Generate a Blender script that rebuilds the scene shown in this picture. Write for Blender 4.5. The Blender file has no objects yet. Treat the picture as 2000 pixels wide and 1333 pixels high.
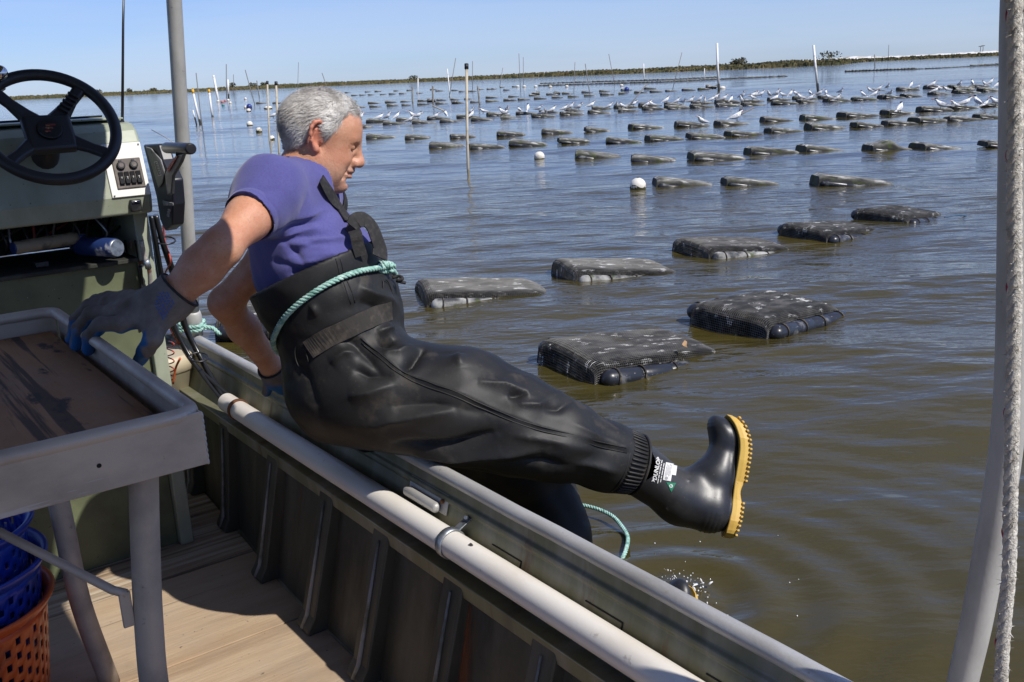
import bpy, bmesh, math, random
import numpy as np
from mathutils import Vector, Matrix

random.seed(7)
rng = np.random.default_rng(11)
SC = bpy.context.scene
COL = SC.collection
V3 = lambda *a: np.array(a, float)

# ------------------------------------------------------------------ camera
CAM_H = 1.55
PITCH = math.atan(520 / 1900.0)
ROLL = math.radians(2.57)
FPX = 1900.0
cam_fw = V3(0, math.cos(PITCH), -math.sin(PITCH))
_u0 = np.cross(V3(1, 0, 0), cam_fw)
cam_rt = V3(1, 0, 0) * math.cos(ROLL) - _u0 * math.sin(ROLL)
cam_up = np.cross(cam_rt, cam_fw)
CAM_P = V3(0, 0, CAM_H)
cd = bpy.data.cameras.new('camera')
cd.sensor_fit = 'HORIZONTAL'
cd.sensor_width = 36.0
cd.lens = 36.0 * FPX / 2000.0
cd.clip_start = 0.02
cd.clip_end = 20000
cam = bpy.data.objects.new('camera', cd)
COL.objects.link(cam)
_m = Matrix.Identity(4)
for i in range(3):
    _m[i][0], _m[i][1], _m[i][2], _m[i][3] = cam_rt[i], cam_up[i], -cam_fw[i], CAM_P[i]
cam.matrix_world = _m
SC.camera = cam

# ------------------------------------------------------------------ sun and sky
SUN_EL = math.radians(48.4)
SUN_H = np.array([0.80, -0.60])
SUN_H = SUN_H / np.linalg.norm(SUN_H)
SUN_D = V3(SUN_H[0] * math.cos(SUN_EL), SUN_H[1] * math.cos(SUN_EL), math.sin(SUN_EL))
sl = bpy.data.lights.new('sun', 'SUN')
sl.energy = 4.9
sl.angle = math.radians(0.53)
sl.color = (1.0, 0.955, 0.89)
so = bpy.data.objects.new('sun', sl)
COL.objects.link(so)
so.rotation_euler = Vector(SUN_D).to_track_quat('Z', 'Y').to_euler()
so.location = (6, -5, 9)

wd = bpy.data.worlds.new('World')
SC.world = wd
wd.use_nodes = True
nt = wd.node_tree
nt.nodes.clear()
w_out = nt.nodes.new('ShaderNodeOutputWorld')
w_bg = nt.nodes.new('ShaderNodeBackground')
w_sky = nt.nodes.new('ShaderNodeTexSky')
w_sky.sky_type = 'NISHITA'
w_sky.sun_disc = False
w_sky.sun_elevation = SUN_EL
w_sky.sun_rotation = math.atan2(SUN_H[0], SUN_H[1])
w_sky.altitude = 0
w_sky.air_density = 1.0
w_sky.dust_density = 0.1
w_sky.ozone_density = 6.0
w_bg.inputs['Strength'].default_value = 0.112
# thin streaks of high cloud, spread over the whole dome
w_tc = nt.nodes.new('ShaderNodeTexCoord')
w_map = nt.nodes.new('ShaderNodeMapping')
w_map.inputs['Scale'].default_value = (1.3, 1.3, 12.0)
w_map.inputs['Rotation'].default_value = (math.radians(2.5), math.radians(-3), 0)
w_noi = nt.nodes.new('ShaderNodeTexNoise')
w_noi.inputs['Scale'].default_value = 1.1
w_noi.inputs['Detail'].default_value = 5
w_noi.inputs['Roughness'].default_value = 0.5
w_rmp = nt.nodes.new('ShaderNodeMapRange')
w_rmp.inputs['From Min'].default_value = 0.36
w_rmp.inputs['From Max'].default_value = 0.62
w_rmp.inputs['To Min'].default_value = 0.0
w_rmp.inputs['To Max'].default_value = 0.42
w_mix = nt.nodes.new('ShaderNodeMix')
w_mix.data_type = 'RGBA'
w_mix.inputs['B'].default_value = (9.6, 8.6, 7.0, 1)
nt.links.new(w_tc.outputs['Generated'], w_map.inputs['Vector'])
nt.links.new(w_map.outputs['Vector'], w_noi.inputs['Vector'])
nt.links.new(w_noi.outputs['Fac'], w_rmp.inputs['Value'])
nt.links.new(w_rmp.outputs['Result'], w_mix.inputs['Factor'])
nt.links.new(w_sky.outputs['Color'], w_mix.inputs['A'])
w_tint = nt.nodes.new('ShaderNodeMix')      # a clear maritime sky: deeper blue than the model gives
w_tint.data_type = 'RGBA'
w_tint.blend_type = 'MULTIPLY'
w_tint.inputs['Factor'].default_value = 1.0
w_tint.inputs['B'].default_value = (0.57, 0.72, 1.11, 1)
nt.links.new(w_mix.outputs['Result'], w_tint.inputs['A'])
nt.links.new(w_tint.outputs['Result'], w_bg.inputs['Color'])
nt.links.new(w_bg.outputs['Background'], w_out.inputs['Surface'])

SC.view_settings.view_transform = 'Standard'
SC.view_settings.look = 'None'
SC.view_settings.gamma = 1.0
SC.view_settings.use_curve_mapping = False
SC.view_settings.exposure = 0.05
try:
    SC.cycles.use_denoising = True
    SC.cycles.max_bounces = 6
    SC.cycles.caustics_reflective = False
    SC.cycles.caustics_refractive = False
    SC.cycles.sample_clamp_indirect = 4.0
except Exception:
    pass

# ------------------------------------------------------------------ frames
BN = V3(0.81, 0.587, 0)       # out over the starboard rail
BN = BN / np.linalg.norm(BN)
BA = V3(-BN[1], BN[0], 0)     # along the boat towards its far end
BZ = V3(0, 0, 1)


def B(n, a, z):
    return BN * n + BA * a + BZ * z


def ray(px, py):
    return cam_fw + cam_rt * (px - 1000) / FPX - cam_up * (py - 666.5) / FPX


def atz(px, py, z=0.0):
    d = ray(px, py)
    return CAM_P + d * ((z - CAM_H) / d[2])


def atd(px, py, D):
    return CAM_P + ray(px, py) * D


# ------------------------------------------------------------------ object helpers
def tag(o, label=None, cat=None, group=None, kind=None):
    if label: o['label'] = label
    if cat: o['category'] = cat
    if group: o['group'] = group
    if kind: o['kind'] = kind
    return o


def thing(name, label, cat, loc=(0, 0, 0), group=None, kind=None):
    o = bpy.data.objects.new(name, None)
    o.empty_display_size = 0.1
    COL.objects.link(o)
    o.location = tuple(loc)
    return tag(o, label, cat, group, kind)


def root_loc(o):
    l = V3(0, 0, 0)
    while o is not None:
        l = l + np.array(o.location)
        o = o.parent
    return l


class MB:
    """collects shapes given in world coordinates; build() links them as one mesh object"""
    def __init__(self):
        self.v, self.f, self.sm = [], [], []

    def add(self, verts, faces, smooth=False):
        b = len(self.v)
        self.v.extend([tuple(map(float, p)) for p in verts])
        self.f.extend([tuple(i + b for i in f) for f in faces])
        self.sm.extend([smooth] * len(faces))
        return self

    def box(self, c, half, axes=None):
        if axes is None: axes = (V3(1, 0, 0), V3(0, 1, 0), V3(0, 0, 1))
        c = np.array(c, float)
        vs = []
        for sx in (-1, 1):
            for sy in (-1, 1):
                for sz in (-1, 1):
                    vs.append(c + axes[0] * half[0] * sx + axes[1] * half[1] * sy + axes[2] * half[2] * sz)
        fs = [(0, 1, 3, 2), (4, 6, 7, 5), (0, 4, 5, 1), (2, 3, 7, 6), (0, 2, 6, 4), (1, 5, 7, 3)]
        return self.add(vs, fs)

    def bbox(self, n0, n1, a0, a1, z0, z1):
        return self.box(B((n0 + n1) / 2, (a0 + a1) / 2, (z0 + z1) / 2), (abs(n1 - n0) / 2, abs(a1 - a0) / 2, abs(z1 - z0) / 2), (BN, BA, BZ))

    def tube(self, path, r, sides=12, caps=True, closed=False, flat=None):
        path = [np.array(p, float) for p in path]
        n = len(path)
        rs = r if hasattr(r, '__len__') else [r] * n
        prev = None
        vs = []
        for i in range(n):
            if closed: t = path[(i + 1) % n] - path[i - 1]
            else: t = path[min(i + 1, n - 1)] - path[max(i - 1, 0)]
            t = t / (np.linalg.norm(t) + 1e-12)
            if prev is None:
                ref = V3(0, 0, 1) if abs(t[2]) < 0.9 else V3(1, 0, 0)
                u = np.cross(t, ref)
            else:
                u = prev - t * (prev @ t)
            u = u / (np.linalg.norm(u) + 1e-12)
            prev = u
            w = np.cross(t, u)
            for k in range(sides):
                an = 2 * math.pi * k / sides
                vs.append(path[i] + (u * math.cos(an) + w * math.sin(an) * (flat or 1.0)) * rs[i])
        fs = []
        m = n if closed else n - 1
        for i in range(m):
            j = (i + 1) % n
            for k in range(sides):
                k2 = (k + 1) % sides
                fs.append((i * sides + k, i * sides + k2, j * sides + k2, j * sides + k))
        self.add(vs, fs, True)
        if caps and not closed:
            b = len(self.v) - n * sides
            self.f.append(tuple(b + k for k in reversed(range(sides)))); self.sm.append(False)
            self.f.append(tuple(b + (n - 1) * sides + k for k in range(sides))); self.sm.append(False)
        return self

    def sphere(self, c, r, axes=None, nu=16, nv=10):
        if axes is None: axes = (V3(1, 0, 0), V3(0, 1, 0), V3(0, 0, 1))
        rr = r if hasattr(r, '__len__') else (r, r, r)
        c = np.array(c, float)
        vs = [c + axes[2] * rr[2]]
        for j in range(1, nv):
            th = math.pi * j / nv
            for i in range(nu):
                ph = 2 * math.pi * i / nu
                vs.append(c + axes[0] * rr[0] * math.sin(th) * math.cos(ph) + axes[1] * rr[1] * math.sin(th) * math.sin(ph) + axes[2] * rr[2] * math.cos(th))
        vs.append(c - axes[2] * rr[2])
        fs = []
        for i in range(nu):
            fs.append((0, 1 + i, 1 + (i + 1) % nu))
            fs.append((len(vs) - 1, 1 + (nv - 2) * nu + (i + 1) % nu, 1 + (nv - 2) * nu + i))
        for j in range(nv - 2):
            for i in range(nu):
                a = 1 + j * nu + i; b2 = 1 + j * nu + (i + 1) % nu
                fs.append((a, a + nu, b2 + nu, b2))
        return self.add(vs, fs, True)

    def extrude(self, prof, org, ax, ay, az, d0, d1, closed=True, smooth=False, caps=True):
        """profile (x,y) in axes ax, ay; swept from d0 to d1 along az"""
        n = len(prof)
        vs = [org + ax * x + ay * y + az * d0 for x, y in prof] + [org + ax * x + ay * y + az * d1 for x, y in prof]
        fs = [(i, (i + 1) % n, n + (i + 1) % n, n + i) for i in range(n if closed else n - 1)]
        self.add(vs, fs, smooth)
        if closed and caps:
            self.add(vs[:n], [tuple(range(n))[::-1]])
            self.add(vs[n:], [tuple(range(n))])
        return self

    def build(self, name, mat, parent=None, bevel=0, seg=2, label=None, loc=None, local=False, merge=True):
        me = bpy.data.meshes.new(name)
        if loc is None:
            loc = V3(0, 0, 0)
            if parent is None and not local:
                a = np.array(self.v)
                loc = V3(*((a.min(0) + a.max(0)) / 2)); loc[2] = a[:, 2].min()
        loc = np.array(loc, float)
        off = V3(0, 0, 0) if local else (root_loc(parent) if parent is not None else loc)
        me.from_pydata([tuple(np.array(p) - off) for p in self.v], [], self.f)
        me.polygons.foreach_set('use_smooth', self.sm)
        me.update()
        bm = bmesh.new(); bm.from_mesh(me)
        if merge: bmesh.ops.remove_doubles(bm, verts=bm.verts, dist=1e-5)
        bmesh.ops.recalc_face_normals(bm, faces=bm.faces)
        if bevel:
            es = [e for e in bm.edges if len(e.link_faces) == 2 and e.calc_face_angle(0) > 0.6]
            r = bmesh.ops.bevel(bm, geom=es, offset=bevel, segments=seg, profile=0.5, affect='EDGES', clamp_overlap=True)
            for fc in r['faces']: fc.smooth = True
        bm.to_mesh(me); bm.free()
        if mat is not None: me.materials.append(mat)
        o = bpy.data.objects.new(name, me)
        COL.objects.link(o)
        if parent is not None: o.parent = parent
        elif not local: o.location = tuple(loc)
        if label: o['label'] = label
        return o


def np_obj(name, v, f, mat, parent=None, smooth=True, loc=None):
    """fast mesh from numpy arrays (faces all tris or all quads), world coordinates"""
    v = np.asarray(v, float); f = np.asarray(f, np.int32)
    off = root_loc(parent) if parent is not None else (np.array(loc, float) if loc is not None else V3(0, 0, 0))
    me = bpy.data.meshes.new(name)
    k = f.shape[1]
    me.vertices.add(len(v)); me.vertices.foreach_set('co', (v - off).astype(np.float32).ravel())
    me.loops.add(f.size); me.loops.foreach_set('vertex_index', f.ravel())
    me.polygons.add(len(f))
    me.polygons.foreach_set('loop_start', np.arange(0, f.size, k, dtype=np.int32))
    me.polygons.foreach_set('loop_total', np.full(len(f), k, np.int32))
    me.polygons.foreach_set('use_smooth', np.full(len(f), smooth))
    me.update(calc_edges=True); me.validate()
    if mat is not None: me.materials.append(mat)
    o = bpy.data.objects.new(name, me)
    COL.objects.link(o)
    if parent is not None: o.parent = parent
    elif loc is not None: o.location = tuple(off)
    return o


def copy_tree(o, parent=None):
    c = o.copy(); COL.objects.link(c)
    if parent is not None: c.parent = parent
    for ch in o.children:
        copy_tree(ch, c)
    return c


def bez(pts, n=12):
    """Catmull-Rom through the points"""
    pts = [np.array(p, float) for p in pts]
    P = [2 * pts[0] - pts[1]] + pts + [2 * pts[-1] - pts[-2]]
    out = []
    for i in range(1, len(P) - 2):
        for k in range(n):
            t = k / n
            a, b, c, d = P[i - 1], P[i], P[i + 1], P[i + 2]
            out.append(0.5 * (2 * b + (c - a) * t + (2 * a - 5 * b + 4 * c - d) * t * t + (3 * b - a - 3 * c + d) * t ** 3))
    out.append(pts[-1])
    return out


# ------------------------------------------------------------------ materials
BROT = (0, 0, -math.atan2(BN[1], BN[0]))   # turns object coordinates to the boat's axes

def new_mat(name):
    m = bpy.data.materials.new(name)
    m.use_nodes = True
    t = m.node_tree
    return m, t, t.nodes['Principled BSDF']


def rgba(c): return (c[0], c[1], c[2], 1)


def nd(t, kind, **kw):
    n = t.nodes.new(kind)
    for k, v in kw.items():
        if k in n.inputs: n.inputs[k].default_value = v
        else: setattr(n, k, v)
    return n


def noise_mask(t, vec, scale, lo, hi, detail=4, rough=0.6, stretch=(1, 1, 1), rot=(0, 0, 0), kind='noise', off=(0, 0, 0)):
    mp = nd(t, 'ShaderNodeMapping')
    mp.inputs['Scale'].default_value = stretch
    mp.inputs['Rotation'].default_value = rot
    mp.inputs['Location'].default_value = off
    t.links.new(vec, mp.inputs['Vector'])
    if kind == 'noise':
        n = nd(t, 'ShaderNodeTexNoise', Scale=scale, Detail=detail, Roughness=rough)
        out = n.outputs['Fac']
    else:
        n = nd(t, 'ShaderNodeTexVoronoi', Scale=scale)
        out = n.outputs['Distance']
    t.links.new(mp.outputs['Vector'], n.inputs['Vector'])
    r = nd(t, 'ShaderNodeMapRange')
    r.inputs['From Min'].default_value = lo
    r.inputs['From Max'].default_value = hi
    t.links.new(out, r.inputs['Value'])
    return r.outputs['Result']


def mat(name, col, rough=0.5, metal=0.0, layers=(), bump=None, rvar=0.0, spec=None, coat=0.0, rnd=0.0, coord='Object', sub=0.0, sheen=0.0):
    """layers: dicts(col, scale, lo, hi, amount, stretch, rot, kind, rough)"""
    m, t, p = new_mat(name)
    tc = nd(t, 'ShaderNodeTexCoord')
    if coord == 'Boat':
        bm_ = nd(t, 'ShaderNodeMapping'); bm_.inputs['Rotation'].default_value = BROT
        t.links.new(tc.outputs['Object'], bm_.inputs['Vector']); vec = bm_.outputs['Vector']
    else:
        vec = tc.outputs[coord]
    if rnd:
        oi = nd(t, 'ShaderNodeObjectInfo')
        ad = nd(t, 'ShaderNodeVectorMath', operation='MULTIPLY_ADD')
        t.links.new(oi.outputs['Random'], ad.inputs[0])
        ad.inputs[1].default_value = (37.0, 19.0, 53.0)
        t.links.new(vec, ad.inputs[2])
        vec = ad.outputs['Vector']
    p.inputs['Metallic'].default_value = metal
    p.inputs['Roughness'].default_value = rough
    if spec is not None: p.inputs['Specular IOR Level'].default_value = spec
    if coat: p.inputs['Coat Weight'].default_value = coat
    if sub:
        p.inputs['Subsurface Weight'].default_value = sub
        p.inputs['Subsurface Radius'].default_value = (0.012, 0.005, 0.003)
        p.inputs['Subsurface Scale'].default_value = 0.6
    if sheen: p.inputs['Sheen Weight'].default_value = sheen
    cur = nd(t, 'ShaderNodeRGB'); cur.outputs[0].default_value = rgba(col)
    cur = cur.outputs[0]
    rcur = None
    for L in layers:
        mk = noise_mask(t, vec, L.get('scale', 5), L.get('lo', .4), L.get('hi', .6), L.get('detail', 4), L.get('nr', .6),
                        L.get('stretch', (1, 1, 1)), L.get('rot', (0, 0, 0)), L.get('kind', 'noise'), L.get('off', (0, 0, 0)))
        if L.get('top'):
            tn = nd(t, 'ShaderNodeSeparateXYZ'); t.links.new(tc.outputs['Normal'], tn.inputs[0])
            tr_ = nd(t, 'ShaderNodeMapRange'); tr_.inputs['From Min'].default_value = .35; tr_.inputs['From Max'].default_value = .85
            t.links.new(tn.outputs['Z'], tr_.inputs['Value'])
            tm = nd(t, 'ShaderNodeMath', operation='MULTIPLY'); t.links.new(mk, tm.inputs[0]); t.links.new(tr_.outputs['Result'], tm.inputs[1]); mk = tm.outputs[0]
        am = nd(t, 'ShaderNodeMath', operation='MULTIPLY'); am.use_clamp = True
        am.inputs[1].default_value = L.get('amount', 1.0)
        t.links.new(mk, am.inputs[0])
        mx = nd(t, 'ShaderNodeMix'); mx.data_type = 'RGBA'
        mx.inputs['B'].default_value = rgba(L['col'])
        t.links.new(am.outputs[0], mx.inputs['Factor'])
        t.links.new(cur, mx.inputs['A'])
        cur = mx.outputs['Result']
        if 'rough' in L:
            mr = nd(t, 'ShaderNodeMix'); mr.data_type = 'FLOAT'
            if rcur is None: mr.inputs['A'].default_value = rough
            else: t.links.new(rcur, mr.inputs['A'])
            mr.inputs['B'].default_value = L['rough']
            t.links.new(am.outputs[0], mr.inputs['Factor'])
            rcur = mr.outputs['Result']
    t.links.new(cur, p.inputs['Base Color'])
    if rcur is not None: t.links.new(rcur, p.inputs['Roughness'])
    if bump:
        bl = bump if isinstance(bump, list) else [bump]
        h = None
        for b in bl:
            mk = noise_mask(t, vec, b['scale'], b.get('lo', 0), b.get('hi', 1), b.get('detail', 4), .6, b.get('stretch', (1, 1, 1)), b.get('rot', (0, 0, 0)), b.get('kind', 'noise'))
            mm = nd(t, 'ShaderNodeMath', operation='MULTIPLY'); mm.inputs[1].default_value = b.get('w', 1)
            t.links.new(mk, mm.inputs[0])
            if h is None: h = mm.outputs[0]
            else:
                ad = nd(t, 'ShaderNodeMath', operation='ADD')
                t.links.new(h, ad.inputs[0]); t.links.new(mm.outputs[0], ad.inputs[1]); h = ad.outputs[0]
        bp = nd(t, 'ShaderNodeBump')
        bp.inputs['Strength'].default_value = bl[0].get('strength', .3)
        bp.inputs['Distance'].default_value = bl[0].get('dist', .01)
        t.links.new(h, bp.inputs['Height'])
        t.links.new(bp.outputs['Normal'], p.inputs['Normal'])
    return m


# ------------------------------------------------------------------ WATER
def make_water():
    m, t, p = new_mat('murky_bay_water')
    tc = nd(t, 'ShaderNodeTexCoord')
    vec = tc.outputs['Object']
    p.inputs['Roughness'].default_value = 0.045
    p.inputs['IOR'].default_value = 1.33
    mk = noise_mask(t, vec, 0.35, .35, .65, 3)
    mx = nd(t, 'ShaderNodeMix'); mx.data_type = 'RGBA'
    mx.inputs['A'].default_value = (0.060, 0.047, 0.0115, 1)
    mx.inputs['B'].default_value = (0.048, 0.040, 0.0125, 1)
    t.links.new(mk, mx.inputs['Factor'])
    t.links.new(mx.outputs['Result'], p.inputs['Base Color'])
    # small wind ripples, finer than the modelled waves
    hs = None
    for sc, st, w in ((2.2, (0.55, 1.5, 1), 1.0), (7.0, (0.6, 1.5, 1), 0.30), (24.0, (0.6, 1.4, 1), 0.05)):
        k = noise_mask(t, vec, sc, 0, 1, 3, .55, st, (0, 0, 0.12))
        mm = nd(t, 'ShaderNodeMath', operation='MULTIPLY'); mm.inputs[1].default_value = w
        t.links.new(k, mm.inputs[0])
        if hs is None: hs = mm.outputs[0]
        else:
            ad = nd(t, 'ShaderNodeMath', operation='ADD'); t.links.new(hs, ad.inputs[0]); t.links.new(mm.outputs[0], ad.inputs[1]); hs = ad.outputs[0]
    # wind patches: smoother and rougher streaks of water
    pm = noise_mask(t, vec, 0.11, .38, .62, 2, .5, (0.35, 1.2, 1))
    pr = nd(t, 'ShaderNodeMapRange'); pr.inputs['To Min'].default_value = 0.35; pr.inputs['To Max'].default_value = 1.0
    t.links.new(pm, pr.inputs['Value'])
    bp = nd(t, 'ShaderNodeBump'); bp.inputs['Distance'].default_value = 0.055
    ca = nd(t, 'ShaderNodeAttribute'); ca.attribute_name = 'chop'
    cm = nd(t, 'ShaderNodeMath', operation='MULTIPLY'); t.links.new(pr.outputs['Result'], cm.inputs[0]); t.links.new(ca.outputs['Fac'], cm.inputs[1])
    t.links.new(cm.outputs[0], bp.inputs['Strength'])
    t.links.new(hs, bp.inputs['Height'])
    t.links.new(bp.outputs['Normal'], p.inputs['Normal'])

    # ring mesh round the boat: fine ahead, coarse behind, out past the horizon
    front = np.linspace(-math.radians(58), math.radians(58), 420)
    back = np.linspace(math.radians(58), 2 * math.pi - math.radians(58), 60)[1:-1]
    ang = np.concatenate([front, back])
    rr = [0.25]
    while rr[-1] < 9000:
        g = 0.0062 if rr[-1] < 70 else (0.03 if rr[-1] < 700 else 0.12)
        rr.append(rr[-1] * (1 + g) + 0.004)
    rr = np.array(rr)
    R, T = np.meshgrid(rr, ang, indexing='ij')
    X = R * np.sin(T); Y = R * np.cos(T) - 0.2
    Z = np.zeros_like(X)
    g2 = np.random.default_rng(5)
    sp = np.maximum(R * 0.0062, 0.012)
    for i in range(64):
        lam = 0.22 * (2.9 / 0.22) ** g2.random()
        th = math.radians(84) + g2.normal(0, 0.42)
        k = 2 * math.pi / lam
        amp = 0.0021 * lam ** 1.02 * (0.5 + g2.random())
        fade = np.clip((lam / sp - 3) / 4, 0, 1)
        ph = g2.random() * 6.283
        s = np.sin(k * (X * math.cos(th) + Y * math.sin(th)) + ph + 0.6 * np.sin(0.31 * X + 0.23 * Y + i))
        Z += amp * fade * (s + 0.25 * np.cos(2 * np.arcsin(np.clip(s, -1, 1))))
    # the lines of cages break the chop: calmer water among and behind them, and in the lee of the hull
    calm = 1 - 0.78 * np.exp(-((Y - 27 + 0.10 * X) / 7.0) ** 2) - 0.25 * np.exp(-((Y - 17) / 3.0) ** 2) - 0.5 * np.exp(-((Y - 43) / 4.0) ** 2)
    lee = 1 - 0.55 * np.exp(-(((X - 1.4) / 2.0) ** 2 + ((Y - 2.6) / 1.9) ** 2))
    gust = 0.85 + 0.3 * np.sin(0.42 * X + 0.9) * np.sin(0.37 * Y + 0.13 * X)
    Z *= calm * lee * gust
    # rings spreading from the foot in the water
    fx, fy = 0.47, 2.63
    D = np.hypot(X - fx, Y - fy)
    Z += 0.011 * np.exp(-D / 0.55) * np.sin(2 * math.pi * D / 0.21) * np.clip(D / 0.1, 0, 1)
    n, a = X * BN[0] + Y * BN[1], X * BA[0] + Y * BA[1]
    inside = (n > -1.0) & (n < 1.02) & (a > -1.75) & (a < 4.2)
    nr, na = X.shape
    I, J = np.meshgrid(np.arange(nr - 1), np.arange(na), indexing='ij')
    J2 = (J + 1) % na
    q = np.stack([I * na + J, (I + 1) * na + J, (I + 1) * na + J2, I * na + J2], -1).reshape(-1, 4)
    ins = inside.ravel()
    q = q[~(ins[q].all(1))]
    v = np.stack([X, Y, Z], -1).reshape(-1, 3)
    o = np_obj('water', v, q[:, ::-1], m, None, True)
    at_ = o.data.attributes.new('chop', 'FLOAT', 'POINT'); at_.data.foreach_set('value', np.clip(calm * lee, .12, 1).astype(np.float32).ravel())
    tag(o, kind='structure')
    return Z


make_water()

# ------------------------------------------------------------------ FAR SHORE
M_marsh = mat('marsh_ground', (0.135, 0.105, 0.045), 0.95, layers=[
    dict(col=(0.075, 0.075, 0.03), scale=0.12, lo=.42, hi=.6, detail=6),
    dict(col=(0.19, 0.155, 0.075), scale=0.5, lo=.5, hi=.68, detail=5, amount=.8)])
M_mgrass = mat('marsh_grass', (0.15, 0.12, 0.05), 0.9, layers=[
    dict(col=(0.07, 0.075, 0.028), scale=0.08, lo=.4, hi=.6), dict(col=(0.22, 0.175, 0.085), scale=1.2, lo=.5, hi=.7, amount=.7)])
M_shrub = mat('shrub_leaves', (0.062, 0.062, 0.030), 0.85, layers=[dict(col=(0.11, 0.10, 0.05), scale=1.5, lo=.4, hi=.65)])
M_bark = mat('shrub_bark', (0.10, 0.08, 0.06), 0.9)
M_sand = mat('dune_sand', (0.72, 0.70, 0.66), 0.95, layers=[dict(col=(0.22, 0.2, 0.12), scale=0.1, lo=.5, hi=.65)])


def shore_dist(px):
    """distance of the water's edge by bearing (column of the photograph)"""
    xs = [-2500, -800, 0, 500, 980, 1300, 1560, 1640, 1690, 2000, 2600, 4200]
    ds = [700, 640, 560, 500, 430, 350, 318, 330, 520, 560, 620, 700]
    return np.interp(px, xs, ds)


def bearing(px):
    d = ray(px, 147 - (px - 976) * 0.0449)
    h = np.array([d[0], d[1]]); return h / np.linalg.norm(h)


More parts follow.
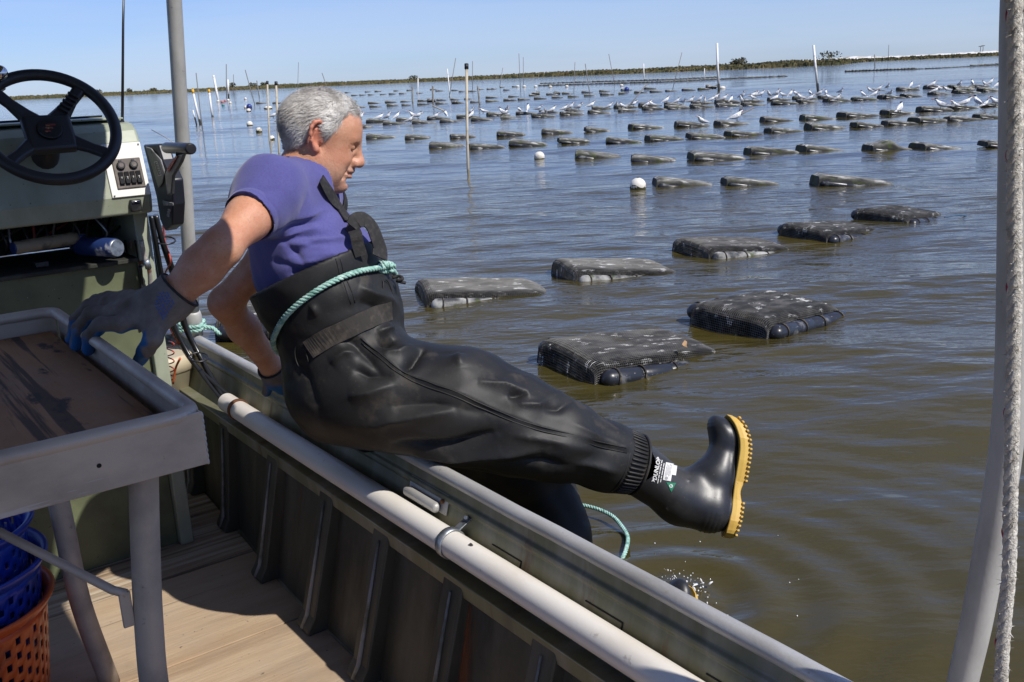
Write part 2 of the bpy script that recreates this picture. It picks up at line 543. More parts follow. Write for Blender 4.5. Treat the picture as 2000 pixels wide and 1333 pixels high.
def make_shore():
    cols = np.arange(-2400, 4200, 6)
    g = np.random.default_rng(3)
    prof = [(0, -0.25), (2, 0.25), (5, 0.65), (14, 0.95), (30, 1.15), (60, 1.3), (130, 1.0), (400, 0.6)]
    v = []; f = []
    bump = np.convolve(g.normal(0, 1, len(cols) + 40), np.ones(9) / 9, 'same')[20:-20]
    edge = np.convolve(g.normal(0, 1, len(cols) + 40), np.ones(15) / 15, 'same')[20:-20]
    for i, px in enumerate(cols):
        D = shore_dist(px) + 14 * edge[i]
        h = bearing(px)
        for k, (dd, z) in enumerate(prof):
            zz = z + (0.35 * bump[i] + g.normal(0, .05)) * (k > 1) * 0.8
            p = h * (D + dd)
            v.append((p[0], p[1], zz))
    K = len(prof)
    for i in range(len(cols) - 1):
        for k in range(K - 1):
            f.append((i * K + k, (i + 1) * K + k, (i + 1) * K + k + 1, i * K + k + 1))
    o = np_obj('marsh', v, f, M_marsh, None, True); tag(o, kind='structure')
    # grass tufts: leaning blades in clumps
    v = []; f = []
    cols2 = np.arange(-700, 2700, 1.6)
    for px in cols2:
        for r in range(4):
            pj = px + g.uniform(-1, 1)
            D = shore_dist(pj) + 14 * np.interp(pj, cols, edge) + [1.5, 5, 14, 40][r] * g.uniform(.7, 1.5)
            h = bearing(pj); side = np.array([h[1], -h[0]])
            c = h * D; hh = g.uniform(0.4, 0.8) * (1 + .5 * max(0, np.sin(pj * .013)))
            z0 = [0.1, .55, .9, 1.1][r] + 0.2 * np.interp(pj, cols, bump)
            w = g.uniform(.25, .6)
            b = len(v); dx = g.uniform(-.3, .3)
            for s, z in ((-w, z0 - .2), (w, z0 - .2), (w * .6 + dx, z0 + hh), (-w * .5 + dx, z0 + hh * g.uniform(.7, 1))):
                q = c + side * s + h * g.uniform(-.3, .3); v.append((q[0], q[1], z))
            f.append((b, b + 1, b + 2, b + 3))
    o = np_obj('marsh_grass', v, f, M_mgrass, None, False); tag(o, 'tan and olive marsh grass along the far shore', 'grass', kind='stuff')
    # low scrub behind the grass that reads as one ragged band
    v = []; f = []
    for px in np.arange(-700, 2700, 2.2):
        dens = 0.5 + 0.5 * math.sin(px * 0.021) * math.sin(px * 0.0077 + 1)
        if 900 < px < 1080: dens *= 0.3
        if px > 1640: dens = max(dens, .6)
        if g.random() > dens * .8: continue
        D = shore_dist(px) + g.uniform(35, 70); h = bearing(px); side = np.array([h[1], -h[0]]); c = h * D
        R = g.uniform(.4, .95) * (0.5 + .5 * dens)
        for k in range(10):
            q = c + side * g.normal(0, R * .9) + h * g.normal(0, R); z = 1.15 + abs(g.normal(0, R * .38))
            s = g.uniform(.2, .45); b = len(v); an = g.uniform(0, 3.14)
            for (u, w2) in ((-1, -.7), (1, -.5), (.8, .7), (-.6, .8)):
                cu, su = math.cos(an) * u - math.sin(an) * w2, math.sin(an) * u + math.cos(an) * w2
                v.append((q[0] + side[0] * s * cu, q[1] + side[1] * s * cu, z + s * su))
            f.append((b, b + 1, b + 2, b + 3))
    o = np_obj('shrub_band', v, f, M_shrub, None, False); tag(o, 'dark ragged scrub behind the far marsh grass', 'scrub', kind='stuff')
    # single bushes that stand out
    for i, (px, hgt, wd_, lab) in enumerate([
            (192, 3.0, 4.2, 'dark round bush on the marsh left of the whip antenna'),
            (253, 2.6, 3.4, 'low dark bush on the marsh between antenna and grey pole'),
            (300, 2.4, 4.0, 'flat bush on the marsh just left of the grey pole'),
            (455, 3.4, 3.6, 'tallest bush behind the white stakes on the far marsh'),
            (494, 2.8, 5.0, 'wide bush on the marsh right of the white stakes'),
            (516, 2.8, 4.0, 'bush on the marsh behind the two thin bamboo stakes'),
            (808, 2.6, 5.0, 'low wide bush on the marsh left of the tall stake'),
            (1435, 3.2, 4.2, 'left of two bushes on the marsh right of the white post'),
            (1448, 3.4, 4.0, 'right of two bushes on the marsh right of the white post'),
            (1620, 4.4, 9.0, 'broad bush on the marsh behind the right white post')]):
        D = shore_dist(px) + 28; h = bearing(px); side = np.array([h[1], -h[0]])
        c = V3(h[0] * D, h[1] * D, 0.9)
        t = thing('bush', lab, 'bush', c)
        mb = MB(); mb.tube([c - BZ * .4, c + BZ * hgt * .35, c + BZ * hgt * .6 + V3(side[0], side[1], 0) * .3], [.12, .09, .04], 6); mb.build('trunk', M_bark, t)
        v = []; f = []
        for k in range(150):
            u = g.normal(0, 1, 3); u /= np.linalg.norm(u); u *= g.random() ** .4
            q = c + V3(side[0], side[1], 0) * u[0] * wd_ * .5 + V3(h[0], h[1], 0) * u[1] * wd_ * .4 + BZ * (hgt * .45 + u[2] * hgt * .40 + .12 * g.normal())
            s = g.uniform(.15, .42); b = len(v); ax = g.normal(0, 1, 3); ax /= np.linalg.norm(ax); ay = np.cross(ax, g.normal(0, 1, 3)); ay /= np.linalg.norm(ay)
            for (x, y) in ((-1, -.6), (1, -.4), (.7, .8), (-.7, .7)): v.append(q + ax * s * x + ay * s * y)
            f.append((b, b + 1, b + 2, b + 3))
        np_obj('crown', v, f, M_shrub, t, False)
    # pale dunes and a few roofs far off on the right
    v = []; f = []
    cols = np.arange(1540, 2600, 8)
    for i, px in enumerate(cols):
        D = 1150; h = bearing(px)
        z = 3.0 + 1.6 * max(0, math.sin(px * .031)) * max(0, math.sin(px * .011 + 2)) + g.normal(0, .25) + max(0, (px - 1800) * .006)
        for dd, zz in ((0, -.5), (40, z), (120, z * .8)): v.append((h[0] * (D + dd), h[1] * (D + dd), zz))
    for i in range(len(cols) - 1):
        for k in range(2): f.append((i * 3 + k, i * 3 + 3 + k, i * 3 + 4 + k, i * 3 + 1 + k))
    o = np_obj('dunes', v, f, M_sand, None, True); tag(o, kind='structure')
    M_palm = M_shrub
    for px, hh, lab in ((1914, 8.6, 'left of two tiny palms on the horizon at right'), (1919, 9.2, 'right of two tiny palms on the horizon at right'), (1957, 8.4, 'tiny palm on the horizon nearest the grey pipe')):
        h = bearing(px); c = V3(h[0] * 1190, h[1] * 1190, 2.5)
        t = thing('palm_tree', lab, 'palm tree', c)
        MB().tube([c, c + BZ * (hh - 2.5) * .5 + V3(.2, 0, 0), c + BZ * (hh - 2.5)], [.35, .28, .22], 6).build('trunk', M_bark, t)
        mb = MB(); top = c + BZ * (hh - 2.5)
        for k in range(11):
            an = k * 2 * math.pi / 11; d = V3(math.cos(an), math.sin(an), 0); w = np.cross(d, BZ)
            p0, p1, p2 = top, top + d * 1.4 + BZ * .6, top + d * 2.5 - BZ * .5
            mb.add([p0 - w * .2, p0 + w * .2, p1 + w * .4, p1 - w * .4, p2], [(0, 1, 2, 3), (3, 2, 4)])
        mb.build('crown', M_palm, t)


make_shore()

# ------------------------------------------------------------------ FLOATING OYSTER CAGES
M_net = mat('black_plastic_mesh', (0.040, 0.039, 0.037), 0.55, rnd=1, layers=[
    dict(col=(0.13, 0.125, 0.115), scale=9, lo=.42, hi=.64, detail=5, stretch=(0.7, 1.6, 1)),
    dict(col=(0.70, 0.69, 0.65), scale=10, lo=.59, hi=.66, detail=9, stretch=(0.7, 1.8, 1), amount=.9, rough=.9),
    dict(col=(0.07, 0.06, 0.02), scale=4, lo=.58, hi=.7, amount=.6)])
M_core = mat('oysters_in_bag', (0.014, 0.013, 0.012), 1.0, rnd=1, layers=[
    dict(col=(0.10, 0.09, 0.075), scale=26, lo=.5, hi=.66, detail=4),
    dict(col=(0.50, 0.49, 0.45), scale=9, lo=.63, hi=.68, detail=8, stretch=(0.8, 1.9, 1), amount=.6)], spec=.15,
    bump=dict(scale=30, strength=.6, dist=.01))
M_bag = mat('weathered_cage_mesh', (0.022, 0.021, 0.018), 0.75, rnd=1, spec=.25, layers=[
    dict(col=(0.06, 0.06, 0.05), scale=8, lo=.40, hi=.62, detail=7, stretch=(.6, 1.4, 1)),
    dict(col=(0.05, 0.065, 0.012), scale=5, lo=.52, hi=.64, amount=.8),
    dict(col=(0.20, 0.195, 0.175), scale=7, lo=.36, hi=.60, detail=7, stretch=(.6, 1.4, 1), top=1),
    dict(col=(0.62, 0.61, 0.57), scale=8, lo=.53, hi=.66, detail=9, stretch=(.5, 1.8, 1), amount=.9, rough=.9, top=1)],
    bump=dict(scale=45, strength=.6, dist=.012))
M_float = mat('black_float', (0.018, 0.019, 0.023), 0.33, rnd=1, layers=[
    dict(col=(0.35, 0.35, 0.34), scale=6, lo=.56, hi=.72, detail=6, amount=.7, rough=.8),
    dict(col=(0.55, 0.54, 0.5), scale=70, lo=.70, hi=.74, detail=2, amount=.8)],
    bump=dict(scale=20, strength=.15, dist=.006))
M_floatw = mat('whitened_float', (0.045, 0.045, 0.044), 0.5, rnd=1, layers=[
    dict(col=(0.36, 0.355, 0.33), scale=7, lo=.40, hi=.60, detail=8, rough=.85),
    dict(col=(0.05, 0.07, 0.015), scale=9, lo=.56, hi=.64, detail=5)], bump=dict(scale=40, strength=.4, dist=.01))
M_band = mat('float_strap', (0.02, 0.018, 0.015), 0.8, layers=[dict(col=(0.10, 0.08, 0.05), scale=60, lo=.5, hi=.6)])
M_algae = mat('cage_algae', (0.045, 0.065, 0.012), 0.8, rnd=1, layers=[dict(col=(0.13, 0.10, 0.05), scale=30, lo=.5, hi=.6)])


def bag_surface(L, W, Hh, nx, ns, lump=0.0, seed=0, inset=0.0):
    """open-bottomed padded bag: length along +x, closed at x=0, thins to x=L"""
    g = np.random.default_rng(seed)
    ph = g.random(6) * 6
    s = np.linspace(0, 1, ns + 1)
    e = 7.0
    th = np.linspace(math.pi, 0, 2401)
    dy = np.sign(np.cos(th)) * np.abs(np.cos(th)) ** (2 / e) * (W / 2 - inset)
    dz = np.abs(np.sin(th)) ** (2 / e)
    al = np.concatenate([[0], np.cumsum(np.hypot(np.diff(dy), np.diff(dz) * (Hh + .045)))])   # even spacing along the section
    cy = np.interp(s * al[-1], al, dy); cz = np.interp(s * al[-1], al, dz)
    xs = np.linspace(0, 1, nx + 1)
    X = np.zeros((nx + 1, ns + 1)); Y = X.copy(); Z = X.copy()
    for i, u in enumerate(xs):
        endr = min(1.0, (0.72 + 0.28 * min(1, u / 0.05) ** .5))
        tail = 1.0 if u < .82 else 1 - .62 * ((u - .82) / .18) ** 1.6
        hz = Hh * endr * tail * (1 + .04 * math.sin(3.1 * u)) - inset
        X[i] = u * L + inset * (1 if u == 0 else 0)
        Y[i] = cy * (1 - .04 * max(0, u - .8) / .2)
        Z[i] = cz * (hz + .045) - .045
        Z[i] += cz * (.0045 * np.sin(7 * u + ph[0]) * np.sin(9 * cy + ph[1]) + .0018 * np.sin(17 * u + ph[2] + 12 * cy))
        Z[i] += cz * lump * np.exp(-((u - .38) / .16) ** 2)
        X[i] += .008 * np.sin(11 * cy + ph[3])
    v = np.stack([X, Y, Z], -1).reshape(-1, 3)
    m = ns + 1
    f = [(i * m + j, (i + 1) * m + j, (i + 1) * m + j + 1, i * m + j + 1) for i in range(nx) for j in range(ns)]
    # end panel at x=0
    nz = max(3, int(ns * .16)); base = len(v)
    ev = []
    for k in range(nz + 1):
        w = k / nz
        for j in range(m):
            ev.append((X[0, j] - .012 * math.sin(math.pi * w) * 0, Y[0, j], -.045 + (Z[0, j] + .045) * w))
    v = np.vstack([v, np.array(ev)])
    for k in range(nz):
        for j in range(ns):
            f.append((base + k * m + j, base + k * m + j + 1, base + (k + 1) * m + j + 1, base + (k + 1) * m + j))
    return v, f


def mesh_data(name, v, f, mtl, smooth=True):
    me = bpy.data.meshes.new(name)
    me.from_pydata([tuple(p) for p in v], [], [tuple(q) for q in f])
    me.polygons.foreach_set('use_smooth', [smooth] * len(me.polygons))
    me.materials.append(mtl); me.update()
    return me


def link_part(name, me, parent, loc=(0, 0, 0), rot=(0, 0, 0), label=None):
    o = bpy.data.objects.new(name, me); COL.objects.link(o); o.parent = parent
    o.location = loc; o.rotation_euler = rot
    if label: o['label'] = label
    return o


CL, CW, CH = 0.98, 0.54, 0.112


def net_mesh(seed, lump=0):
    v, f = bag_surface(CL, CW, CH, 74, 62, lump, seed)
    bm = bmesh.new()
    bv = [bm.verts.new(p) for p in v]
    for q in f:
        try: bm.faces.new([bv[i] for i in q])
        except ValueError: pass
    bmesh.ops.remove_doubles(bm, verts=bm.verts, dist=1e-4)
    bmesh.ops.wireframe(bm, faces=bm.faces[:], thickness=0.0044, offset=0.0, use_replace=True, use_boundary=True, use_even_offset=False)
    me = bpy.data.meshes.new('mesh_bag'); bm.to_mesh(me); bm.free(); me.materials.append(M_net)
    return me


def float_mesh(r, L, seg, rings, mtl):
    mb = MB()
    path = [(-r * .98, 0, 0), (-r * .8, 0, 0), (-r * .45, 0, 0), (0, 0, 0)]
    rad = [r * .2, r * .6, r * .89, r]
    n = seg
    for i in range(1, n + 1):
        x = L * i / n
        path += [(x - .02, 0, 0), (x - .012, 0, 0), (x - .004, 0, 0), (x + .004, 0, 0)] if i < n else [(x, 0, 0)]
        rad += [r, r * .93, r * .93, r] if i < n else [r]
    path += [(L + r * .45, 0, 0), (L + r * .8, 0, 0), (L + r * .98, 0, 0)]; rad += [r * .89, r * .6, r * .2]
    mb.tube(path, rad, rings)
    v = np.array(mb.v)
    return mesh_data('float', v, mb.f, mtl)


def ring_mesh(r, w, mtl):
    mb = MB()
    pts = [(math.cos(a) * 0, math.cos(a) * r, math.sin(a) * r) for a in np.linspace(0, 2 * math.pi, 17)[:-1]]
    mb.tube(pts, w, 6, closed=True)
    return mesh_data('strap', mb.v, mb.f, mtl)


ME_NET = [net_mesh(1), net_mesh(2), net_mesh(3)]
ME_CORE = []
for s in (1, 2, 3):
    v_, f_ = bag_surface(CL - .02, CW - .02, CH, 26, 20, 0, s, .010); ME_CORE.append(mesh_data('oysters', v_, f_, M_core))
ME_BAG = []
for s in range(5):
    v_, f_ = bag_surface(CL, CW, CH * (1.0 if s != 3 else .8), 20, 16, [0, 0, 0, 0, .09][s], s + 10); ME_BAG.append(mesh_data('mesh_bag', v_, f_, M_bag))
ME_FL = {False: float_mesh(.050, .80, 4, 16, M_float), True: float_mesh(.050, .80, 4, 16, M_floatw)}
ME_FLF = float_mesh(.045, .80, 3, 8, M_float)
ME_ST = ring_mesh(.054, .0055, M_band)


def algae_mesh(seed):
    g = np.random.default_rng(seed); v = []; f = []
    for k in range(150):
        x = .1 + .85 * g.random() ** .6; sy = 1 if g.random() < .7 else -1
        c = V3(x, -sy * (CW / 2 + .005 + .03 * g.random()), -.01 + .02 * g.normal() + .05 * (x > .8) * g.random())
        a1 = g.normal(0, 1, 3); a1 /= np.linalg.norm(a1); a2 = np.cross(a1, g.normal(0, 1, 3)); a2 /= np.linalg.norm(a2); s = g.uniform(.006, .016)
        b = len(v); v += [c - a1 * s * 1.4, c + a2 * s, c + a1 * s * 1.4, c - a2 * s]; f.append((b, b + 1, b + 2, b + 3))
    return mesh_data('algae', v, f, M_algae, False)


ME_AL = [algae_mesh(i) for i in range(3)]
ORD = ['first', 'second', 'third', 'fourth', 'fifth', 'sixth', 'seventh', 'eighth', 'ninth', 'tenth', 'eleventh', 'twelfth', 'thirteenth', 'fourteenth',
       'fifteenth', 'sixteenth', 'seventeenth', 'eighteenth', 'nineteenth', 'twentieth', 'twenty-first', 'twenty-second', 'twenty-third', 'twenty-fourth', 'twenty-fifth', 'twenty-sixth', 'twenty-seventh', 'twenty-eighth', 'twenty-ninth', 'thirtieth']


def near_cage(corner, yaw, tilt, lift, label, seed, white=False, scale=1.0, roll=0.0):
    """corner: waterline point under the near front corner"""
    d = V3(math.cos(yaw), math.sin(yaw), 0); w = V3(-math.sin(yaw), math.cos(yaw), 0)
    c = np.array(corner) + w * (CW / 2 + .05) * scale
    t = thing('oyster_cage', label, 'oyster cage', c, 'floating oyster cages near the boat')
    t.rotation_mode = 'ZYX'
    t.rotation_euler = (roll, tilt, yaw); t.location[2] = lift - .012; t.scale = (scale,) * 3
    link_part('mesh_bag', ME_NET[seed % 3], t)
    link_part('oysters', ME_CORE[seed % 3], t, (.012, 0, -.016))
    for sy in (-1, 1):
        fl = link_part('float', ME_FL[white], t, (.07, sy * (CW / 2 + .022), .026), (0.9 * seed + sy, 0, 0))
        for x in ((.03, .2, .42, .66, .79) if seed % 2 else (.05, .27, .5, .74)):
            s = link_part('strap', ME_ST, fl, (x, 0, 0), (0, .08, 0))
    if seed % 3 != 1 or white: link_part('algae', ME_AL[seed % 3], t)
    return t


c = atz(1175, 755); near_cage(c, math.radians(31), math.radians(7.0), .030, 'nearest black mesh oyster cage, a brown leaf lying on its top', 1)
leaf = MB(); lp = atd(1337, 677, 5.27)
leaf.add([lp + V3(-.018, -.02, .018), lp + V3(.002, .004, .034), lp + V3(.014, -.002, .026), lp + V3(.008, -.016, .014), lp + V3(.006, -.045, .006), lp + V3(-.008, -.024, .008)], [(0, 1, 2, 3, 5), (3, 4, 5)])
c = atz(1512, 662); near_cage(c, math.radians(44), math.radians(7.2), .03, 'black mesh oyster cage with two clear black floats, right of the nearest cage', 2)
c = atz(1128, 556); near_cage(c, math.radians(17), math.radians(6.8), .014, 'streaked oyster cage with a whitened strapped float, left end of the nearest row', 3, True)
c = atz(1392, 508); near_cage(c, math.radians(24), math.radians(7.0), .014, 'second oyster cage of the nearest row, dark strap hanging off its pale float', 4, True)
c = atz(1622, 474); near_cage(c, math.radians(33), math.radians(7.0), .014, 'third oyster cage of the nearest row, wide mesh top', 5, False)
c = atz(1782, 440); near_cage(c, math.radians(44), math.radians(7.5), .014, 'last oyster cage of the nearest row, trailing a blue rope', 6, False)
c = atz(838, 606); near_cage(c, math.radians(14), math.radians(5.5), .02, 'whitened oyster cage just right of the wader belly', 7, True)
c = atz(418, 668); near_cage(c, math.radians(8), math.radians(3), .04, 'oyster cage half hidden behind the propping left arm', 8, False)


def far_cage(px, py, wpx, label, i, kind=None, group='floating oyster cages in rows', yaw=None, parts=True, zs=1.0):
    p = atz(px, py)
    q = atz(px + wpx, py - wpx * .0449)
    L = np.linalg.norm(q - p)
    yaw = math.atan2((q - p)[1], (q - p)[0]) + random.uniform(-.12, .16) if yaw is None else yaw
    s = min(1.25, max(.75, L / .93))
    w = V3(-math.sin(yaw), math.cos(yaw), 0)
    c = p + w * CW / 2 * s
    t = thing('oyster_cage', label, 'oyster cage', c, group)
    t.rotation_mode = 'ZYX'
    t.rotation_euler = (random.uniform(-.04, .04), math.radians(random.uniform(7.0, 10.5)), yaw); t.location[2] = random.uniform(.02, .05); t.scale = (s, s, s * zs * random.uniform(.92, 1.15))
    k = kind if kind is not None else random.choice([0, 1, 2, 0, 1, 2, 3])
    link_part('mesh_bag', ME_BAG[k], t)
    if parts:
        for sy in (-1, 1): link_part('float', ME_FLF, t, (.06, sy * (CW / 2 - .005), .0))
    return t


ROWB = [(1283, 368, 130), (1420, 365, 112), (1600, 367, 150)]
for i, (x, y, w) in enumerate(ROWB):
    far_cage(x, y, w, ['oyster cage just right of the larger algae-stained buoy', 'dark-fronted oyster cage behind the second gap of the short row', 'flat oyster cage with green weed, alone at the right of the short row'][i], i, 0, 'floating oyster cages of the short row')
ROWC = [(1124, 311, 104), (1234, 317, 92), (1356, 315, 108), (1468, 304, 100), (1575, 298, 96), (1704, 298, 90), (1808, 294, 118), (1929, 290, 60)]
for i, (x, y, w) in enumerate(ROWC):
    lab = '%s oyster cage from the left in the row right of the round white buoy' % ORD[i]
    if i == 5: lab = 'lumpy twisted oyster cage, sixth in the row right of the round white buoy'
    far_cage(x, y, w, lab, i, 4 if i == 5 else None, 'floating oyster cages level with the white buoy')
ROWD = [(838, 291, 72), (918, 293, 72), (994, 287, 74), (1093, 281, 64), (1184, 280, 76), (1270, 276, 73), (1351, 272, 72), (1429, 267, 74), (1507, 261, 74), (1586, 254, 80), (1674, 250, 60), (1734, 246, 64), (1797, 241, 80), (1855, 238, 68), (1914, 233, 60)]
for i, (x, y, w) in enumerate(ROWD):
    far_cage(x, y, w, '%s oyster cage from the left in the row at the tall stake foot' % ORD[i], i, None, 'floating oyster cages in the long row by the stake')
ROWE = [(715, 272, 62), (791, 273, 52), (881, 271, 48), (970, 267, 56), (1058, 263, 66), (1146, 259, 36), (1236, 253, 70), (1322, 249, 70), (1408, 246, 70), (1494, 239, 76), (1573, 235, 76), (1653, 230, 80), (1737, 225, 66), (1800, 219, 62), (1866, 214, 56), (1923, 209, 42)]
for i, (x, y, w) in enumerate(ROWE):
    far_cage(x, y, w, '%s oyster cage from the left in the first row beyond the tall stake' % ORD[i], i, None, 'floating oyster cages beyond the stake')


def yrow(x, xs, ys): return float(np.interp(x, xs, ys))


i = 0; x = 690
XF, YF = [690, 731, 830, 957, 1100, 1280, 1430, 1550, 1661, 1800, 1965], [250, 246, 242, 235, 226, 215, 209, 203, 198, 188, 177]
while x < 1955:
    far_cage(x, yrow(x, XF, YF), 50, '%s oyster cage from the left in the front line of the bird roost' % ORD[i], i, None, 'floating oyster cages under the resting terns'); x += 58 - (x > 1000) * 6 + random.uniform(-5, 5); i += 1
i = 0; x = 715
while x < 1640:
    far_cage(x, yrow(x, XF, YF) - 7.5, 48, '%s oyster cage from the left in the rear line of the bird roost' % ORD[i], i, None, 'floating oyster cages under the resting terns'); x += 57 - (x > 1000) * 7 + random.uniform(-5, 5); i += 1
for j, (x, y, w) in enumerate([(1705, 178, 30), (1757, 178, 42), (1812, 174, 44), (1858, 172, 40), (1903, 171, 36), (1921, 177, 44)]):
    far_cage(x, y, w, '%s small cage from the left in the scattered line by the dark lump at right' % ORD[j], j, None, 'scattered cages at right')
XG, YG = [560, 688, 760, 834, 906, 1000, 1118, 1240, 1373], [216, 212, 208, 205, 202, 197, 190, 183, 176]
i = 0; x = 690
while x < 1385:
    far_cage(x, yrow(x, XG, YG), 27, '%s small cage from the left, front side of the line beyond the terns' % ORD[min(i, 29)], i, None, 'cages in the line beyond the terns', parts=False); x += random.uniform(29, 36); i += 1
x = 500; i = 0
while x < 1300:
    far_cage(x, yrow(x, XG, YG) - 7 - (x < 690) * 6, 24, '%s small cage from the left, rear side of the line beyond the terns' % ORD[min(i, 29)], i, None, 'cages in the line beyond the terns', parts=False); x += random.uniform(26, 46); i += 1
for j in range(34):
    x = 618 + j * 11.5 + random.uniform(-4, 4)
    if 735 < x < 960 and random.random() < .35: continue
    far_cage(x, 189.5 - (x - 630) * .035 - random.choice([0, 3, 6]), 15, 'tiny oyster cage in the far cluster above the head and grey posts', j, None, 'cages in the far cluster', parts=False)
x = 1052
while x < 1532:
    yy = float(np.interp(x, [1050, 1160, 1290, 1400, 1532], [168.5, 165, 161.5, 156, 150]))
    far_cage(x, yy, 10, 'tiny dark oyster cage in the dense far line left of the white posts', 0, 0, 'cages in the dense far line', parts=False, zs=1.6)
    if x < 1400: far_cage(x + 3, yy - 4.5, 9, 'tiny dark oyster cage in the dense far line left of the white posts', 0, 0, 'cages in the dense far line', parts=False, zs=1.6)
    x += 8.5
x = 1652
while x < 1975:
    yy = float(np.interp(x, [1650, 1785, 1835, 1965], [141, 136, 134, 126.5]))
    far_cage(x, yy, 8, 'tiny dark oyster cage in the far line at right near the marsh tip', 0, 0, 'cages in the far right line', parts=False, zs=2.2 if x < 1785 or x > 1890 else 1.0)
    x += 6.8
# up-ended cages
for (x, y, w, h, lab) in ((1381, 174, 22, 9, 'up-ended dark cage beside the tall white post'), (1868, 182, 34, 15, 'large up-ended dark cage among the terns at right'), (1039, 186, 15, 8, 'left of two square dark cages standing up beyond the terns'), (1082, 185, 13, 7, 'right of two square dark cages standing up beyond the terns'), (834, 200, 17, 8, 'square dark cage standing by the middle grey post'), (882, 203, 13, 7, 'small cage tilted steeply right of the grey posts')):
    p = atz(x, y); D = (p - CAM_P) @ cam_fw; W_, H_ = w / FPX * D, h / FPX * D
    t = thing('oyster_cage', lab, 'oyster cage', p, 'up-ended cages')
    g = np.random.default_rng(int(x)); mb = MB()
    n = 9
    pts = []
    for a in range(n + 1):
        for b in range(7):
            u = a / n
            z = H_ * (.62 + .38 * abs(math.sin(2.2 * u + x))) * math.sin(math.pi * min(1, (b + .6) / 6.6)) ** .5
            pts.append(p + V3(W_ * u, .5 * (b / 6.) , z - .05) + g.normal(0, .03, 3))
    mb.add(pts, [(a * 7 + b, (a + 1) * 7 + b, (a + 1) * 7 + b + 1, a * 7 + b + 1) for a in range(n) for b in range(6)], True)
    mb.build('mesh_bag', M_bag, t)
    mb = MB(); mb.tube([p + V3(0, -.03, H_ * .3), p + V3(W_ * .5, -.05, H_ * .45), p + V3(W_, -.03, H_ * .35)], .05, 8); mb.build('float', M_floatw, t)

M_leaf = mat('dead_leaf', (0.34, 0.20, 0.09), 0.7)
tag(leaf.build('dead_leaf', M_leaf), 'small brown dead leaf lying on the nearest cage', 'leaf')
M_blue = mat('blue_rope', (0.03, 0.09, 0.16), 0.7)
rp = MB(); q0 = atz(1845, 425, .03); q1 = atz(1898, 417, .0)
rp.tube(bez([q0, (q0 + q1) / 2 + BZ * .0, q1 - BZ * .03], 6), .006, 6)
tag(rp.build('mooring_rope', M_blue), 'thin blue rope trailing from the last cage of the nearest row', 'rope')

# ------------------------------------------------------------------ BUOYS
M_bw = mat('white_buoy', (0.70, 0.66, 0.57), 0.6, rnd=1, layers=[dict(col=(0.35, 0.30, 0.20), scale=6, lo=.55, hi=.7)])
M_bcap = mat('buoy_weed', (0.045, 0.05, 0.018), 0.9, layers=[dict(col=(0.10, 0.09, 0.04), scale=40, lo=.5, hi=.6)])
M_bblue = mat('blue_buoy', (0.02, 0.04, 0.22), 0.4)
M_bteal = mat('teal_buoy', (0.08, 0.25, 0.25), 0.5)
M_bpink = mat('faded_red_buoy', (0.45, 0.18, 0.15), 0.6)


def buoy(px, py, rpx, label, m=None, weed=.25, sx=1.0):
    p = atz(px, py + rpx * .6); D = (p - CAM_P) @ cam_fw; r = rpx / FPX * D
    t = thing('buoy', label, 'buoy', p, 'floating buoys')
    c = p + BZ * r * .45
    n = 20 if rpx > 8 else 12
    mb = MB(); mb.sphere(c, (r * sx, r, r * .97), None, n, n // 2 + 2); mb.build('ball', m or M_bw, t)
    if rpx > 4:
        mb = MB(); prof = []
        for k in range(18):
            a = k * 2 * math.pi / 18
            for zz, rr_ in ((-.46, .90), (-.30, .975), (-.46 + weed * 2 * (.8 + .35 * math.sin(3 * a + px)), 1.0)):
                q = math.sqrt(max(.05, 1 - zz * zz)) * 1.02
                mb.v.append(tuple(c + V3(math.cos(a) * r * sx * q, math.sin(a) * r * q, zz * r)))
        for k in range(18):
            for j in range(2):
                k2 = (k + 1) % 18; mb.f.append((k * 3 + j, k2 * 3 + j, k2 * 3 + j + 1, k * 3 + j + 1)); mb.sm.append(True)
        mb.build('weed_skirt', M_bcap, t)
        mb = MB(); mb.tube([c + BZ * r * .9, c + BZ * r * 1.04], r * .13, 8); mb.build('rope_eye', M_bcap, t)
    return t


buoy(1246, 361, 16, 'larger cream buoy with green weed skirt in front of the short row', weed=.3)
buoy(1053.5, 305, 10.5, 'clean round white buoy right of the tall stake', weed=.1)
buoy(488, 242, 6.2, 'white buoy left of the head, farther of three in a diagonal', weed=.1)
buoy(506, 254.5, 6.3, 'weedy olive buoy left of the head, middle of three in a diagonal', weed=.5)
buoy(531, 270, 6, 'cream buoy behind the left thin stake, nearest of three in a diagonal', weed=.3)
buoy(487, 208, 5.6, 'dark blue buoy left of the head', M_bblue, .05)
buoy(480, 209.5, 3.6, 'small white buoy touching the left of the dark blue buoy')
buoy(486, 216, 4.6, 'white buoy just below the dark blue buoy')
buoy(524, 211, 4.2, 'long white float seen behind the left thin stake', sx=2.0)
buoy(1224, 174.5, 5, 'bright blue buoy beyond the terns', M_bblue, .05)
buoy(436, 205.5, 3, 'teal buoy near the white stakes', M_bteal)
buoy(434, 199, 3.4, 'faded red buoy near the white stakes', M_bpink)
buoy(440, 197, 2.6, 'smallest faded red buoy behind the other one', M_bpink)
for (x, y) in ((426, 198), (446, 196), (450, 201), (479.6, 193)): buoy(x, y, 2.8, 'tiny white float on the water between grey pole and head')
for (x, y) in ((1011, 169), (1024, 169), (1046, 169), (1075, 169.5), (1107, 169), (1214, 167)): buoy(x, y, 2.5, 'tiny white float before the dense far cage line', sx=1.4)
buoy(1411, 172, 4, 'white float at the right foot of the tall white post', sx=1.5)

